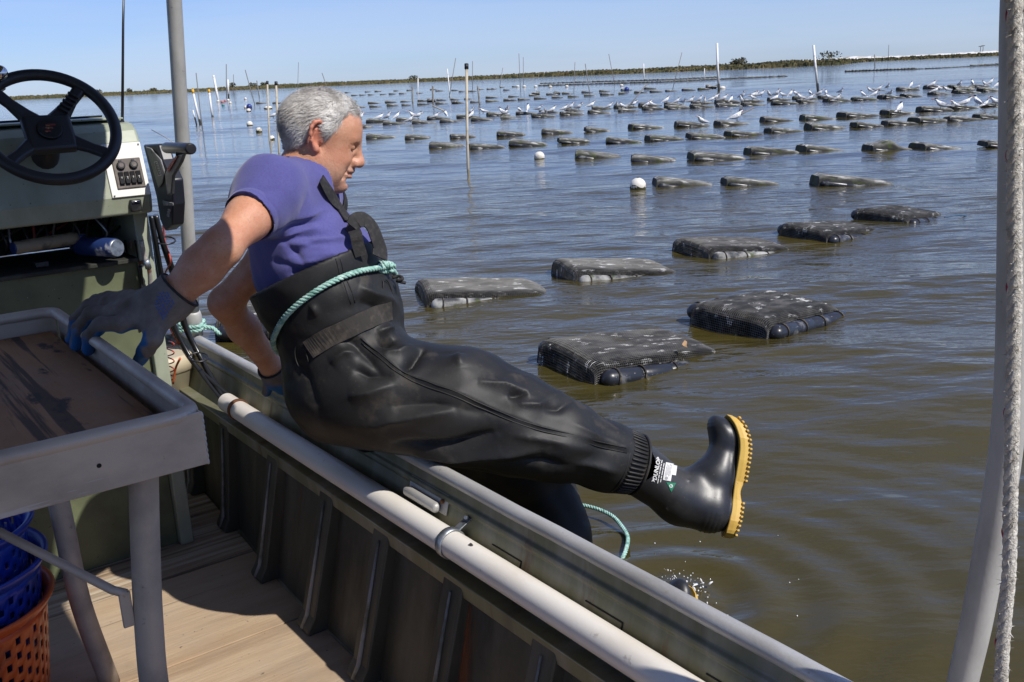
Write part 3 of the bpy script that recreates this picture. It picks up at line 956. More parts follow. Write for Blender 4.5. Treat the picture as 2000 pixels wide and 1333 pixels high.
# ------------------------------------------------------------------ STAKES
M_pvc = mat('white_pvc_stake', (0.72, 0.71, 0.68), 0.5, layers=[dict(col=(0.4, 0.36, 0.28), scale=3, lo=.55, hi=.7)])
M_bamboo = mat('bamboo_stake', (0.46, 0.40, 0.29), 0.6, layers=[dict(col=(0.25, 0.2, 0.13), scale=8, lo=.5, hi=.7)])
M_rod = mat('grey_rod', (0.16, 0.15, 0.14), 0.6)
M_post = mat('weathered_post', (0.22, 0.20, 0.17), 0.9, layers=[dict(col=(0.10, 0.09, 0.07), scale=10, lo=.45, hi=.6)])
M_foul = mat('fouled_stake_foot', (0.02, 0.02, 0.016), 0.9)
M_yel = mat('yellow_reflector', (0.70, 0.36, 0.02), 0.5)
M_blk = mat('black_cap', (0.012, 0.012, 0.013), 0.5)


def stake(bx, by, tx, ty, wpx, m, label, cap=None, foul=0.0):
    p = atz(bx, by); D = (p - CAM_P) @ cam_fw; q = atd(tx, ty, D)
    r = wpx / 2 / FPX * D
    t = thing('stake', label, 'stake', p, 'stakes standing in the bay')
    d = (q - p); L = np.linalg.norm(d); d = d / L
    s0 = p - d * .6
    s1 = p + d * L * foul
    bw = np.cross(d, V3(0, 1, 0)) * L * .006
    if foul:
        MB().tube([s0, s1], r * 1.06, 8).build('fouled_foot', M_foul, t)
    lo = s1 if foul else s0
    e = q - d * L * (.12 if cap == 'y' else (.05 if cap == 'b' else 0))
    MB().tube([lo, (lo + e) / 2 + bw, e], r, 8).build('shaft', m, t)
    if cap == 'y': MB().tube([e, q], r * 1.12, 8).build('reflector', M_yel, t)
    if cap == 'b': MB().tube([e, q], r * 1.5, 8).build('end_cap', M_blk, t)


stake(915, 331, 911, 125, 5.4, M_bamboo, 'tall pale stake with black cap standing right of the face', 'b')
stake(1404, 178, 1400.5, 85, 4.6, M_pvc, 'tall white post with dark foot, left of two beyond the terns', None, .14)
stake(1598, 180, 1589, 89, 5.0, M_pvc, 'tall white post with dark foot, right of two beyond the terns', None, .18)
stake(546, 300, 539, 160, 4.2, M_bamboo, 'pale thin stake touching the back of the head', 'b')
stake(527, 277, 522, 159, 3.4, M_bamboo, 'pale thin stake left of the one at the head', 'b')
stake(391, 242, 376, 175, 4.6, M_pvc, 'leaning white stake with yellow tip nearest the grey pole', 'y', .12)
stake(415, 228, 408, 175.5, 4.2, M_pvc, 'white stake with yellow tip, second from the grey pole', 'y', .03)
stake(427, 198, 417, 148, 4.6, M_pvc, 'tallest plain white stake left of the head', None, .0)
stake(446.6, 192, 445, 156, 3.2, M_pvc, 'short white stake with black foot beside a thin rod', None, .2)
stake(384, 244, 377, 216, 3.0, M_pvc, 'short black-footed stake against the grey pole', None, .5)
stake(805.8, 200, 805, 170, 3.0, M_post, 'leftmost of three weathered grey posts in the water')
stake(846, 201, 845, 169, 3.4, M_post, 'middle of three weathered grey posts in the water')
stake(937, 204, 933, 168, 3.2, M_post, 'leaning rightmost of three weathered grey posts')
stake(816.3, 184, 816.5, 152, 1.9, M_pvc, 'thin white stake right of the leftmost grey post')
stake(879.5, 189, 873.6, 135, 2.2, M_pvc, 'thin leaning white stake left of the tall pale stake')
stake(1258, 151.5, 1257, 125, 2.2, M_pvc, 'short white stake behind the dense far cage line')
stake(1376, 148, 1376, 134, 1.6, M_pvc, 'tiny white stake left of the tall white post')
for (bx, by, tx, ty, w, lab) in (
        (396, 253, 383, 143, 1.9, 'long thin grey rod just right of the grey pole'),
        (443, 192, 442, 126, 1.8, 'tall thin rod between the white stakes'),
        (457, 186, 456, 146, 1.2, 'faint thin rod right of the white stakes'),
        (498, 205, 479, 137, 1.6, 'thin rod leaning left, above the dark blue buoy'),
        (506.5, 189, 501.5, 158, 1.8, 'short thin rod between leaning rod and bamboo stakes'),
        (581.6, 189, 583, 122, 1.0, 'very thin rod rising above the hair'),
        (643, 183, 629, 143, 1.3, 'thin rod leaning left above the forehead'),
        (878, 190, 890, 114, 1.4, 'thin dark rod leaning right, crossing the thin white stake'),
        (923, 177, 923, 120, 1.2, 'thin rod just right of the tall pale stake'),
        (976, 171, 982, 133, 1.0, 'faint thin rod right of the grey posts'),
        (1017, 177, 1013.5, 105, 1.1, 'left of two thin rods close together beyond the white buoy'),
        (1023, 170, 1022, 112, 1.0, 'right of two thin rods close together beyond the white buoy'),
        (1121, 182, 1123, 122, 1.1, 'thin rod beyond the terns left of a kinked rod'),
        (1153, 188, 1143, 125, 1.5, 'thin rod leaning left with a pale flag'),
        (1201, 166, 1189, 106, 1.1, 'thin rod leaning left, above the bright blue buoy'),
        (1222, 216, 1264, 164, 2.4, 'dark rod leaning far right out of the tern row'),
        (1314, 175, 1332, 103, 1.2, 'thin rod leaning right, left of the tall white post'),
        (1447, 224, 1473, 210, 3.0, 'short dark rod slanting up beside a tern'),
        (868, 217, 844, 207, 2.4, 'short pale rod slanting left in the tern row'),
        (1709, 133, 1708, 107, 1.8, 'thin grey post by the far right cage line'),
        (1735, 118, 1736, 88, 1.1, 'faint thin rod on the far right marsh')):
    stake(bx, by, tx, ty, w, M_bamboo if lab.startswith('short pale') else M_rod, lab)

# ------------------------------------------------------------------ TERNS
M_tw = mat('tern_white', (0.76, 0.76, 0.75), 0.8)
M_tg = mat('tern_grey', (0.42, 0.43, 0.45), 0.8)
M_tb = mat('tern_black', (0.015, 0.015, 0.017), 0.6)
M_to = mat('tern_bill', (0.62, 0.17, 0.03), 0.5)


def tern_meshes():
    st = [(-.16, .020, .020, .115), (-.10, .040, .038, .115), (-.03, .058, .055, .118), (.05, .064, .062, .128), (.10, .055, .055, .145), (.13, .040, .042, .172), (.145, .033, .036, .198), (.165, .030, .032, .214), (.19, .022, .024, .212), (.205, .010, .012, .208)]
    mb = MB(); n = 10; vs = []
    for (x, ry, rz, zc) in st:
        for k in range(n):
            a = 2 * math.pi * k / n; vs.append((x, math.cos(a) * ry, zc + math.sin(a) * rz))
    fs = [(i * n + k, i * n + (k + 1) % n, (i + 1) * n + (k + 1) % n, (i + 1) * n + k) for i in range(len(st) - 1) for k in range(n)]
    fs += [tuple(range(n)), tuple((len(st) - 1) * n + k for k in range(n))]
    mb.add(vs, fs, True)
    mb.add([(-.15, -.018, .12), (-.15, .018, .12), (-.27, .026, .105), (-.25, 0, .108), (-.27, -.026, .105)], [(0, 1, 2, 3), (0, 3, 4)])
    body = mesh_data('body', mb.v, mb.f, M_tw)
    wm = []
    for s in (-1, 1):
        mb = MB()
        mb.add([(.09, s * .058, .150), (.06, s * .068, .118), (-.05, s * .064, .105), (-.14, s * .04, .112), (-.24, s * .014, .125), (-.10, s * .036, .158), (.02, s * .046, .172)],
               [(0, 1, 2, 6), (6, 2, 3, 5), (5, 3, 4)], True)
        wm.append(mesh_data('wing', mb.v, mb.f, M_tg))
    mb = MB(); mb.sphere((.162, 0, .228), (.036, .030, .022), None, 10, 6); mb.tube([(.14, 0, .232), (.115, 0, .222)], [.022, .006], 6); cap = mesh_data('cap', mb.v, mb.f, M_tb)
    mb = MB(); mb.tube([(.198, 0, .210), (.225, 0, .208), (.262, 0, .200)], [.0095, .0075, .002], 6); bill = mesh_data('bill', mb.v, mb.f, M_to)
    legs = []
    for s in (-1, 1):
        mb = MB(); mb.tube([(.02, s * .025, .085), (.025, s * .025, .0)], .005, 5); mb.tube([(.025, s * .025, .003), (.06, s * .025, .002)], .006, 5); legs.append(mesh_data('leg', mb.v, mb.f, M_tb))
    return body, wm, cap, bill, legs


T_body, T_wing, T_cap, T_bill, T_legs = tern_meshes()


def tern(px, py, face, label, s=1.0, group='terns resting on the cages'):
    p = atz(px, py, .11)
    t = thing('tern', label, 'tern', p, group)
    t.rotation_euler = (0, random.uniform(-.42, -.05), (0 if face > 0 else math.pi) + random.uniform(-.6, .6))
    s = s * 1.0
    crouch = random.random() < .22
    if crouch: t.location[2] -= .055
    if random.random() < .3: t.rotation_euler[2] += random.choice([-1, 1]) * random.uniform(.6, 1.4)
    t.scale = (s, s, s * random.uniform(.85, 1.05))
    link_part('body', T_body, t)
    for w in T_wing: link_part('wing', w, t)
    link_part('cap', T_cap, t); link_part('bill', T_bill, t)
    for l in T_legs: link_part('leg', l, t)
    return t


def z2(L, x0, y0, k): return [(x0 + x / k, y0 + y / k) for x, y in L]


TA = z2([(380, 640), (488, 630), (598, 640), (790, 620), (845, 625), (755, 670), (1065, 645), (1195, 612), (1500, 575), (1510, 620), (1655, 580), (1885, 600), (1920, 560), (130, 640), (155, 655)], 680, 130, 6.25)
TB = z2([(30, 585), (65, 560), (220, 563), (320, 548), (450, 548), (495, 585), (620, 548), (760, 530), (845, 530), (935, 538), (1090, 492), (1310, 518), (1395, 503), (1470, 492), (1600, 494), (1790, 494), (1830, 494)], 980, 130, 6.25)
TC = z2([(120, 678), (235, 682), (300, 690), (380, 684), (480, 668), (530, 692), (610, 662), (650, 645), (740, 662), (820, 664), (945, 628), (930, 674), (1050, 622), (1090, 618), (1145, 608), (1060, 645), (1230, 604), (1320, 602), (1385, 604), (1300, 650), (1470, 588), (1530, 588), (1680, 584), (1780, 584), (1850, 584), (1570, 642), (1680, 638), (1885, 644)], 1280, 80, 5.555)
TD = z2([(85, 638), (120, 578), (360, 608), (430, 558), (490, 604), (540, 532), (630, 522), (655, 598), (885, 508), (960, 512), (1120, 502), (1145, 568), (1190, 548), (1270, 558), (1415, 494), (1550, 488), (1680, 478), (1750, 478), (1815, 512), (1905, 494)], 1620, 80, 5.555)
for L, lab in ((TA, 'on roost cages between head and tall pale stake'), (TB, 'on roost cages around the slanting dark rod'),
               (TC, 'on roost cages below the two tall white posts'), (TD, 'in the right-hand roost around the dark lump')):
    for j, (x, y) in enumerate(sorted(L)): tern(x, y, random.choice([1, 1, -1]), '%s tern from the left %s' % (ORD[j], lab), random.uniform(.92, 1.12))
tern(1371, 241, -1, 'tern facing left on a cage nearer than the roost', 1.1)
tern(1438, 238, 1, 'tern facing right beside the short slanting rod', 1.1)
tern(1756, 221, 1, 'lone tern facing right at the left end of the nearer right-hand line', 1.22)
tern(1838, 214.5, -1, 'large tern facing left, second in the nearer right-hand line', 1.22)
tern(1864, 213.5, -1, 'third tern in the nearer right-hand line', 1.1)
tern(1884, 208.5, 1, 'fourth tern in the nearer right-hand line, facing right', 1.15)
tern(1908, 207, 1, 'fifth tern in the nearer right-hand line', 1.15)
tern(1924, 206, 1, 'sixth and smallest tern in the nearer right-hand line', .9)
tern(1946, 204.5, -1, 'seventh tern in the nearer right-hand line', 1.1)
tern(1956, 204, 1, 'last tern in the nearer right-hand line by the grey pipe', 1.1)
tern(533, 232, 1, 'tern on a cage between the thin stakes and the head', 1.15)
tern(545, 240, 1, 'tern half hidden by the back of the head', 1.0)
# ------------------------------------------------------------------ BOAT
M_hull = mat('olive_painted_aluminium', (0.150, 0.148, 0.088), 0.5, 0.12, coord='Boat', layers=[
    dict(col=(0.25, 0.24, 0.20), scale=7, lo=.46, hi=.64, detail=9, stretch=(1, 1.4, .3), amount=.8),
    dict(col=(0.13, 0.065, 0.03), scale=5, lo=.63, hi=.72, detail=8, stretch=(1, 2.0, .25), amount=.7, rough=.8),
    dict(col=(0.06, 0.056, 0.036), scale=3, lo=.52, hi=.72, detail=6, stretch=(1, 2.2, .3), amount=.7, rough=.65),
    dict(col=(0.25, 0.20, 0.15), scale=34, lo=.68, hi=.73, detail=3, amount=.6, rough=.8)],
    bump=[dict(scale=4, strength=.18, dist=.02, stretch=(1, 1, .5)), dict(scale=60, w=.05)])
M_sideshade = mat('shaded_grimy_lower_side', (0.058, 0.057, 0.040), 0.55, 0.1, coord='Boat', layers=[  # hull paint darkened to stand for shade, with grime and rust over it
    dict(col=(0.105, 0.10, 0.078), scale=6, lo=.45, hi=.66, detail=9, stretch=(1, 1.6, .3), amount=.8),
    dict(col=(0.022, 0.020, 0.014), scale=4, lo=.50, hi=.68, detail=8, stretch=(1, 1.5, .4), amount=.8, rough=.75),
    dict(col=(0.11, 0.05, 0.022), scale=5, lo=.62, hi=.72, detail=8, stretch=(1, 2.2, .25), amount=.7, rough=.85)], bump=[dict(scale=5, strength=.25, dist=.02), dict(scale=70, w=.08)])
M_rail = mat('bare_aluminium_rail', (0.56, 0.55, 0.53), 0.42, 0.35, coord='Boat', layers=[
    dict(col=(0.34, 0.325, 0.30), scale=9, lo=.42, hi=.66, detail=8, stretch=(1, .25, 1), rough=.58),
    dict(col=(0.26, 0.20, 0.14), scale=28, lo=.66, hi=.72, detail=4, amount=.7, rough=.8)], bump=dict(scale=120, strength=.12, dist=.004))
M_rust = mat('rust', (0.12, 0.040, 0.014), 0.9, layers=[dict(col=(0.20, 0.085, 0.03), scale=40, lo=.45, hi=.65)], bump=dict(scale=80, strength=.5, dist=.004))
M_ply = mat('weathered_plywood', (0.37, 0.255, 0.155), 0.85, coord='Boat', layers=[
    dict(col=(0.46, 0.35, 0.235), scale=2.6, lo=.38, hi=.66, detail=9, nr=.7, stretch=(.4, 1.9, 1)),
    dict(col=(0.20, 0.125, 0.070), scale=4, lo=.52, hi=.72, detail=10, nr=.72, stretch=(.28, 2.6, 1), amount=.6),
    dict(col=(0.16, 0.12, 0.09), scale=2.2, lo=.55, hi=.70, detail=7, amount=.45),
    dict(col=(0.30, 0.255, 0.20), scale=1.6, lo=.48, hi=.70, detail=5, amount=.5),
    dict(col=(0.08, 0.06, 0.045), scale=55, lo=.71, hi=.75, detail=2, amount=.7),
    dict(col=(0.10, 0.065, 0.04), scale=4, lo=.66, hi=.70, detail=9, stretch=(.08, 9, 1), amount=.8)],
    bump=[dict(scale=9, strength=.5, dist=.008, stretch=(.22, 3, 1)), dict(scale=60, w=.25, stretch=(.3, 2, 1))])
M_plyr = mat('ridged_old_plywood', (0.33, 0.235, 0.15), 0.9, coord='Boat', layers=[
    dict(col=(0.50, 0.42, 0.31), scale=7, lo=.46, hi=.58, detail=5, stretch=(.12, 3.6, 1)),
    dict(col=(0.12, 0.075, 0.045), scale=8, lo=.55, hi=.64, detail=6, stretch=(.10, 4.5, 1), amount=.9)],
    bump=[dict(scale=9, strength=1.0, dist=.014, stretch=(.10, 4.4, 1))])
M_dark = mat('dark_gap', (0.012, 0.011, 0.010), 0.9)
M_pvcp = mat('white_pvc_pipe', (0.74, 0.70, 0.635), 0.38, coord='Boat', layers=[
    dict(col=(0.60, 0.53, 0.44), scale=7, lo=.48, hi=.72, detail=6, stretch=(1, .35, 1), amount=.7),
    dict(col=(0.28, 0.23, 0.19), scale=22, lo=.67, hi=.73, detail=5, amount=.6),
    dict(col=(0.05, 0.045, 0.045), scale=30, lo=.745, hi=.77, detail=3, stretch=(1, .5, 1))], bump=dict(scale=80, strength=.05, dist=.003))
M_galv = mat('galvanised_strap', (0.42, 0.45, 0.48), 0.45, 0.85, layers=[dict(col=(0.24, 0.26, 0.28), scale=40, lo=.45, hi=.6)])

boat = thing('skiff', 'open aluminium work skiff with olive ribbed sides and plywood deck', 'boat')
AFT, FAR = -1.7, 4.12
prof = [(1.150, .600), (1.147, .572), (1.139, .566), (1.137, .556), (1.142, .548), (1.128, .50), (1.100, .432), (1.094, .428), (1.086, .40), (.968, .022), (.955, -.22),
        (.975, -.22), (.990, .02), (1.108, .40), (1.122, .43), (1.160, .55), (1.174, .600)]
def SH(a, z):
    """the side stands steeper towards the far end: outward shift of its foot"""
    return float(np.interp(a, [-1.7, 2.08, 2.4, 2.78, 3.21, 4.2], [.030, .036, .039, .054, .100, .150])) * min(1, max(0, (.43 - z) / .41))


st_ = np.concatenate([np.linspace(AFT, 1.9, 5), np.linspace(2.0, FAR, 14)])
mb = MB(); K_ = len(prof)
mb.add([B(n + SH(a, z), a, z) for a in st_ for n, z in prof], [(i * K_ + j, i * K_ + (j + 1) % K_, (i + 1) * K_ + (j + 1) % K_, (i + 1) * K_ + j) for i in range(len(st_) - 1) for j in range(K_)])
mb.add([B(n + SH(AFT, z), AFT, z) for n, z in prof], [tuple(range(K_))]); mb.add([B(n + SH(FAR, z), FAR, z) for n, z in prof], [tuple(range(K_))])
mb.build('side_panel', M_hull, boat, bevel=.002, seg=1)
# added sheet below the stringer: shade on the side put into its colour
shade_sheet = MB(); sa_ = list(st_); lp__ = [(1.0835, .396), (.969, .030)]
shade_sheet.add([B(n - .0025 + SH(a, z), a, z) for a in sa_ for n, z in lp__], [(2 * i, 2 * i + 1, 2 * i + 3, 2 * i + 2) for i in range(len(sa_) - 1)])
shade_sheet.build('lower_shade_sheet', M_sideshade, boat)
prof2 = [(-n - .02, z) for n, z in prof]
MB().extrude(prof2, V3(0, 0, 0), BN, BZ, BA, AFT, FAR).build('side_panel', M_hull, boat)
pr = [(1.1640 + .0190 * math.cos(t), .608 + .0175 * math.sin(t)) for t in np.linspace(-.9, math.pi + .9, 15)]
mb = MB(); k_ = 40
ss = np.linspace(AFT, 3.93, k_)
gj = np.random.default_rng(4)
dv = np.convolve(gj.normal(0, .0022, k_ + 8), np.ones(5) / 5, 'same')[4:-4]
vs = [B(n + dv[i], a, z + dv[i] * .6) for i, a in enumerate(ss) for (n, z) in pr]
m_ = len(pr)
mb.add(vs, [(i * m_ + j, i * m_ + (j + 1) % m_, (i + 1) * m_ + (j + 1) % m_, (i + 1) * m_ + j) for i in range(k_ - 1) for j in range(m_)], True)
mb.add([vs[j] for j in range(m_)], [tuple(range(m_))]); mb.add([vs[(k_ - 1) * m_ + j] for j in range(m_)], [tuple(range(m_))])
mb.build('rail', M_rail, boat)
MB().tube([B(-1.183, AFT, .606), B(-1.183, 3.93, .606)], .022, 12).build('rail', M_rail, boat)
# corner plate and far end wall
MB().extrude([(1.03, 3.88), (1.18, 3.80), (1.185, 4.14), (.98, 4.14)], BZ * .612, BN, BA, BZ, 0, .006).build('corner_plate', M_rail, boat, bevel=.002)
MB().bbox(-1.17, 1.15, FAR, FAR + .03, -.2, .56).build('end_panel', M_hull, boat)
for k in range(5):
    MB().bbox(.62 + .085 * k, .65 + .085 * k, FAR - .05, FAR - .001, .06, .54).build('end_rib', M_hull, boat, bevel=.004)
MB().bbox(-1.17, 1.15, AFT - .03, AFT, -.2, .56).build('stern_panel', M_hull, boat)
# ribs
ME_RIB = None
M_ribe = mat('worn_rib_edge', (0.27, 0.265, 0.25), 0.6, 0.1, layers=[dict(col=(0.12, 0.12, 0.09), scale=14, lo=.42, hi=.62)])
rib_prof = [(.972, .024), (1.089, .405), (1.090, .432), (1.062, .432), (1.052, .40), (.935, .075), (.908, .040), (.908, .024)]
for a in (3.62, 3.21, 2.78, 2.40, 2.08, 1.74, 1.40, 1.06, .72):
    o = MB().extrude([(n + SH(a, z), z) for n, z in rib_prof], BA * a, BN, BZ, BA, -.040, .040).build('rib', M_sideshade, boat, bevel=.005)
    # worn light nose strip on each rib, and the flat gusset beside it
    p0, p1 = B(.932 + SH(a, .07), a, .072), B(1.049 + SH(a, .4), a, .40)
    MB().tube([B(.907 + SH(a, .03), a, .036), p0, p0 * .6 + p1 * .4, p1], [.0065, .0075, .0055, .003], 6).build('rib_edge', M_ribe, boat)
MB().extrude([(1.062, .395), (1.094, .395), (1.104, .436), (1.058, .436)], V3(0, 0, 0), BN, BZ, BA, AFT, 3.9).build('stringer', M_hull, boat, bevel=.003)
# deck sheets
gaps = [(-1.69, .02, M_ply), (.024, 1.24, M_ply), (1.244, 2.475, M_ply), (2.481, 2.98, M_ply), (2.986, 4.11, M_plyr)]
for (a0, a1, mm) in gaps:
    mb = MB(); q0, q1 = .962 + SH(a0, .03), .962 + SH(a1, .03); qm = .962 + SH((a0 + a1) / 2, .03)
    ol = [(-.985, a0), (q0, a0), (qm, (a0 + a1) / 2), (q1, a1), (-.985, a1)]
    mb.extrude(ol, V3(0, 0, 0), BN, BA, BZ, .008, .024); mb.build('deck_sheet', mm, boat, bevel=.0025, seg=1)
MB().bbox(-.98, .96, AFT + .01, FAR - .01, -.03, .004).build('deck_underlay', M_dark, boat)
# grab cleat between rail and pipe
mb = MB(); mb.box(B(1.1385, 1.955, .545), (.003, .090, .026), (BN * .96 - BZ * .28, BA, BZ * .96 + BN * .28)); mb.build('cleat_plate', M_rail, boat, bevel=.003)
mb = MB(); mb.box(B(1.122, 1.965, .535), (.012, .078, .013), (BN, BA, BZ)); mb.build('cleat', M_rail, boat, bevel=.011, seg=4)
for a in (1.885,):
    MB().sphere(B(1.134, a, .552), .006, None, 8, 6).build('rivet', M_rust, boat)
# stamped slits in the top strake
for a in (1.62, 1.295, .97):
    mb = MB(); ax = BZ * .93 + BN * .36
    pn = np.cross(BA, ax)
    c = B(1.1335, a, .518)
    mb.box(c, (.055, .0014, .002), (BA, ax, pn)); mb.box(c - BA * .055 - ax * .008, (.0014, .009, .002), (BA, ax, pn)); mb.build('slit', M_dark, boat)
# conduit pipe, its clamps and the rust below one of them
PIPE_Z, PIPE_N, PIPE_R = .494, 1.084, .0325
pipe = MB()
pp = [B(PIPE_N + .004 * math.sin(a * 1.7), a, PIPE_Z + .004 * math.sin(a * 1.1)) for a in np.linspace(-1.5, 3.20, 30)]
pipe.tube(pp, PIPE_R, 24, caps=False)
pipe.tube([pp[-1] - BA * .0, pp[-1] - BA * .05], [PIPE_R - .004, PIPE_R - .004], 24, caps=False)
pipe.add([], [])
po = pipe.build('conduit_pipe', M_pvcp, boat)
rim = MB(); vs = []
for k in range(24):
    t = 2 * math.pi * k / 24; d = BN * math.cos(t) + BZ * math.sin(t)
    vs += [pp[-1] + d * PIPE_R, pp[-1] + d * (PIPE_R - .004)]
rim.add(vs, [(2 * k, 2 * ((k + 1) % 24), 2 * ((k + 1) % 24) + 1, 2 * k + 1) for k in range(24)])
rim.build('pipe_mouth', M_pvcp, boat)


def clamp(a, m, w, nm, hook=True):
    mb = MB()
    c = B(PIPE_N + .004 * math.sin(a * 1.7), a, PIPE_Z + .004 * math.sin(a * 1.1))
    n = 26
    for sgn in (0, 1):
        pass
    vs = []
    for k in range(n + 1):
        t = 2 * math.pi * k / n
        t2 = math.pi - t
        d = BN * math.cos(t2) + BZ * math.sin(t2)
        for (rr_, aa) in ((PIPE_R + .001, -w), (PIPE_R + .0045, -w), (PIPE_R + .0045, w), (PIPE_R + .001, w)):
            vs.append(c + d * rr_ + BA * aa)
    mb.add(vs, [(k * 4 + j, k * 4 + (j + 1) % 4, k * 4 + 4 + (j + 1) % 4, k * 4 + 4 + j) for k in range(n) for j in range(4)], True)
    o = mb.build(nm, m, boat)
    if hook:
        ct = c + BN * .020 + BZ * .030
        mb = MB(); mb.box(ct + BN * .018 + BZ * .008, (.022, w * .95, .0018), (BN * .9 + BZ * .43, BA, BZ * .9 - BN * .43)); mb.build('clamp_tab', m, o, bevel=.001)
        mb = MB(); q = ct + BN * .034 + BZ * .018; mb.tube([q, q - BN * .012 + BZ * .006 - BA * .006], .0045, 8); mb.build('screw', M_galv, o)
    return o


A_CL = 1.778
clamp(A_CL, M_galv, .011, 'pipe_clamp')
clamp(3.09, M_rust, .009, 'rusty_clamp', False)
clamp(.9, M_galv, .011, 'pipe_clamp')
# rust run on the side below the clamp (a stain with its own shape)
gm, gt, gp = new_mat('rust_run')
tc = nd(gt, 'ShaderNodeTexCoord')
bmp = nd(gt, 'ShaderNodeMapping'); bmp.inputs['Rotation'].default_value = BROT
gt.links.new(tc.outputs['Object'], bmp.inputs['Vector'])
mk = noise_mask(gt, bmp.outputs['Vector'], 9, .22, .50, 5, .6, (1, 2.0, .35))
uvx = nd(gt, 'ShaderNodeAttribute'); uvx.attribute_name = 'edge'
ml = nd(gt, 'ShaderNodeMath', operation='MULTIPLY'); gt.links.new(mk, ml.inputs[0]); gt.links.new(uvx.outputs['Fac'], ml.inputs[1])
tr = nd(gt, 'ShaderNodeBsdfTransparent'); ms = nd(gt, 'ShaderNodeMixShader')
gp.inputs['Base Color'].default_value = (0.30, 0.095, 0.030, 1); gp.inputs['Roughness'].default_value = .85
gt.links.new(ml.outputs[0], ms.inputs[0]); gt.links.new(tr.outputs[0], ms.inputs[1]); gt.links.new(gp.outputs[0], ms.inputs[2])
gt.links.new(ms.outputs[0], gt.nodes['Material Output'].inputs['Surface'])
vs, fs, ew = [], [], []
NR, NC = 14, 8
for i in range(NR + 1):
    u = i / NR
    if u < .25: n, z = np.interp(u, [0, .25], [1.124, 1.103]), np.interp(u, [0, .25], [.50, .438])
    else: n, z = np.interp(u, [.25, 1], [1.082, .985]), np.interp(u, [.25, 1], [.39, .08])
    for j in range(NC + 1):
        w = j / NC - .5
        vs.append(B(n - .007 + SH(A_CL, z), A_CL - .035 + w * (.07 + .13 * u) - .02 * u, z)); ew.append(max(0, (1 - (2 * w) ** 2)) * min(1, u * 6 + .3) * (1 - .75 * u ** 3))
for i in range(NR):
    if i == 3: continue
    for j in range(NC): fs.append((i * (NC + 1) + j, i * (NC + 1) + j + 1, (i + 1) * (NC + 1) + j + 1, (i + 1) * (NC + 1) + j))
ro = np_obj('rust_stain', vs, fs, gm, boat)
at = ro.data.attributes.new('edge', 'FLOAT', 'POINT'); at.data.foreach_set('value', np.array(ew, np.float32))

# ------------------------------------------------------------------ CANOPY FRAME
M_pole = mat('grey_aluminium_pole', (0.47, 0.46, 0.43), 0.48, 0.1, layers=[
    dict(col=(0.33, 0.32, 0.30), scale=12, lo=.42, hi=.66, detail=8, stretch=(1, 1, .4), rough=.6), dict(col=(0.13, 0.12, 0.11), scale=30, lo=.68, hi=.73, amount=.6)], bump=dict(scale=150, strength=.1, dist=.003))
M_canvas = mat('canopy_cloth', (0.42, 0.43, 0.42), 0.8, layers=[dict(col=(0.34, 0.35, 0.35), scale=6, lo=.4, hi=.6)])
canopy = thing('canopy', 'grey pipe canopy frame with poles on the rail and an overhead cloth roof', 'canopy', B(0.2, 2.2, .63))


def on_n(px, py, n):
    d = ray(px, py); return CAM_P + d * (n / (d @ BN))


pb = on_n(378, 640, 1.163); pt = on_n(340, 0, 1.163)
dp = (pt - pb) / (pt[2] - pb[2])
mb = MB(); mb.tube([pb, pb + dp * .25, pt, pb + dp * (2.02 - pb[2]), pb + dp * (2.10 - pb[2]) - BN * .05, B(.94, (pb + dp * 1.45) @ BA - .03, 2.115)], .0255, 20); mb.build('pole', M_pole, canopy)
mb = MB(); mb.tube([pb - BZ * .03, pb + dp * .05, pb + dp * .062, pb + dp * .07], [.033, .033, .030, .027], 20); mb.build('pole_socket', M_pole, canopy)
pl = [(1880, 1333), (1906, 1220), (1932, 1080), (1956, 940), (1972, 800), (1979, 640), (1983, 400), (1987, 150), (1990, 0)]
pts = [on_n(x, y, 1.205) for x, y in pl]
p00 = pts[0] + (pts[0] - pts[1]) * .5
rp_path = bez([p00 - BZ * .05] + pts + [pts[-1] + BZ * .3 - BN * .03, B(.95, .62, 2.11)], 5)
mb = MB(); mb.tube(rp_path, .0205, 20); mb.build('pole', M_pole, canopy)
mb = MB(); mb.bbox(-.95, .985, -1.3, 3.45, 2.10, 2.125); mb.build('roof', M_canvas, canopy, bevel=.006)
for a in (-1.2, .62, 3.4):
    MB().tube([B(-.95, a, 2.085), B(.94, a, 2.085)], .0145, 10).build('cross_bar', M_pole, canopy)
for a in (.62, 3.4):
    MB().tube([B(-1.18, a, .60), B(-1.18, a, 1.8), B(-.95, a, 2.085)], .022, 12).build('pole', M_pole, canopy)


def strand_rope(path, r, mtl, name, parent=None, twist=120.0, strands=3, sides=7, step=None, jitter=0):
    """laid rope: strands wound round the path"""
    mb = MB()
    path = [np.array(p, float) for p in path]
    L = [0]
    for i in range(1, len(path)): L.append(L[-1] + np.linalg.norm(path[i] - path[i - 1]))
    n = int(L[-1] / (step or r * .9)) + 2
    ss = np.linspace(0, L[-1], n)
    P = np.stack([np.interp(ss, L, [p[k] for p in path]) for k in range(3)], -1)
    T = np.gradient(P, axis=0); T /= np.linalg.norm(T, axis=1)[:, None]
    u = np.cross(T[0], V3(.3, .2, .9)); u /= np.linalg.norm(u); U = []
    for t in T:
        u = u - t * (u @ t); u = u / np.linalg.norm(u); U.append(u)
    U = np.array(U); W = np.cross(T, U)
    for s in range(strands):
        a = ss * twist + 2 * math.pi * s / strands
        q = P + (U * np.cos(a)[:, None] + W * np.sin(a)[:, None]) * r * .5
        mb.tube(list(q), r * .56, sides)
    return mb, P, U, W


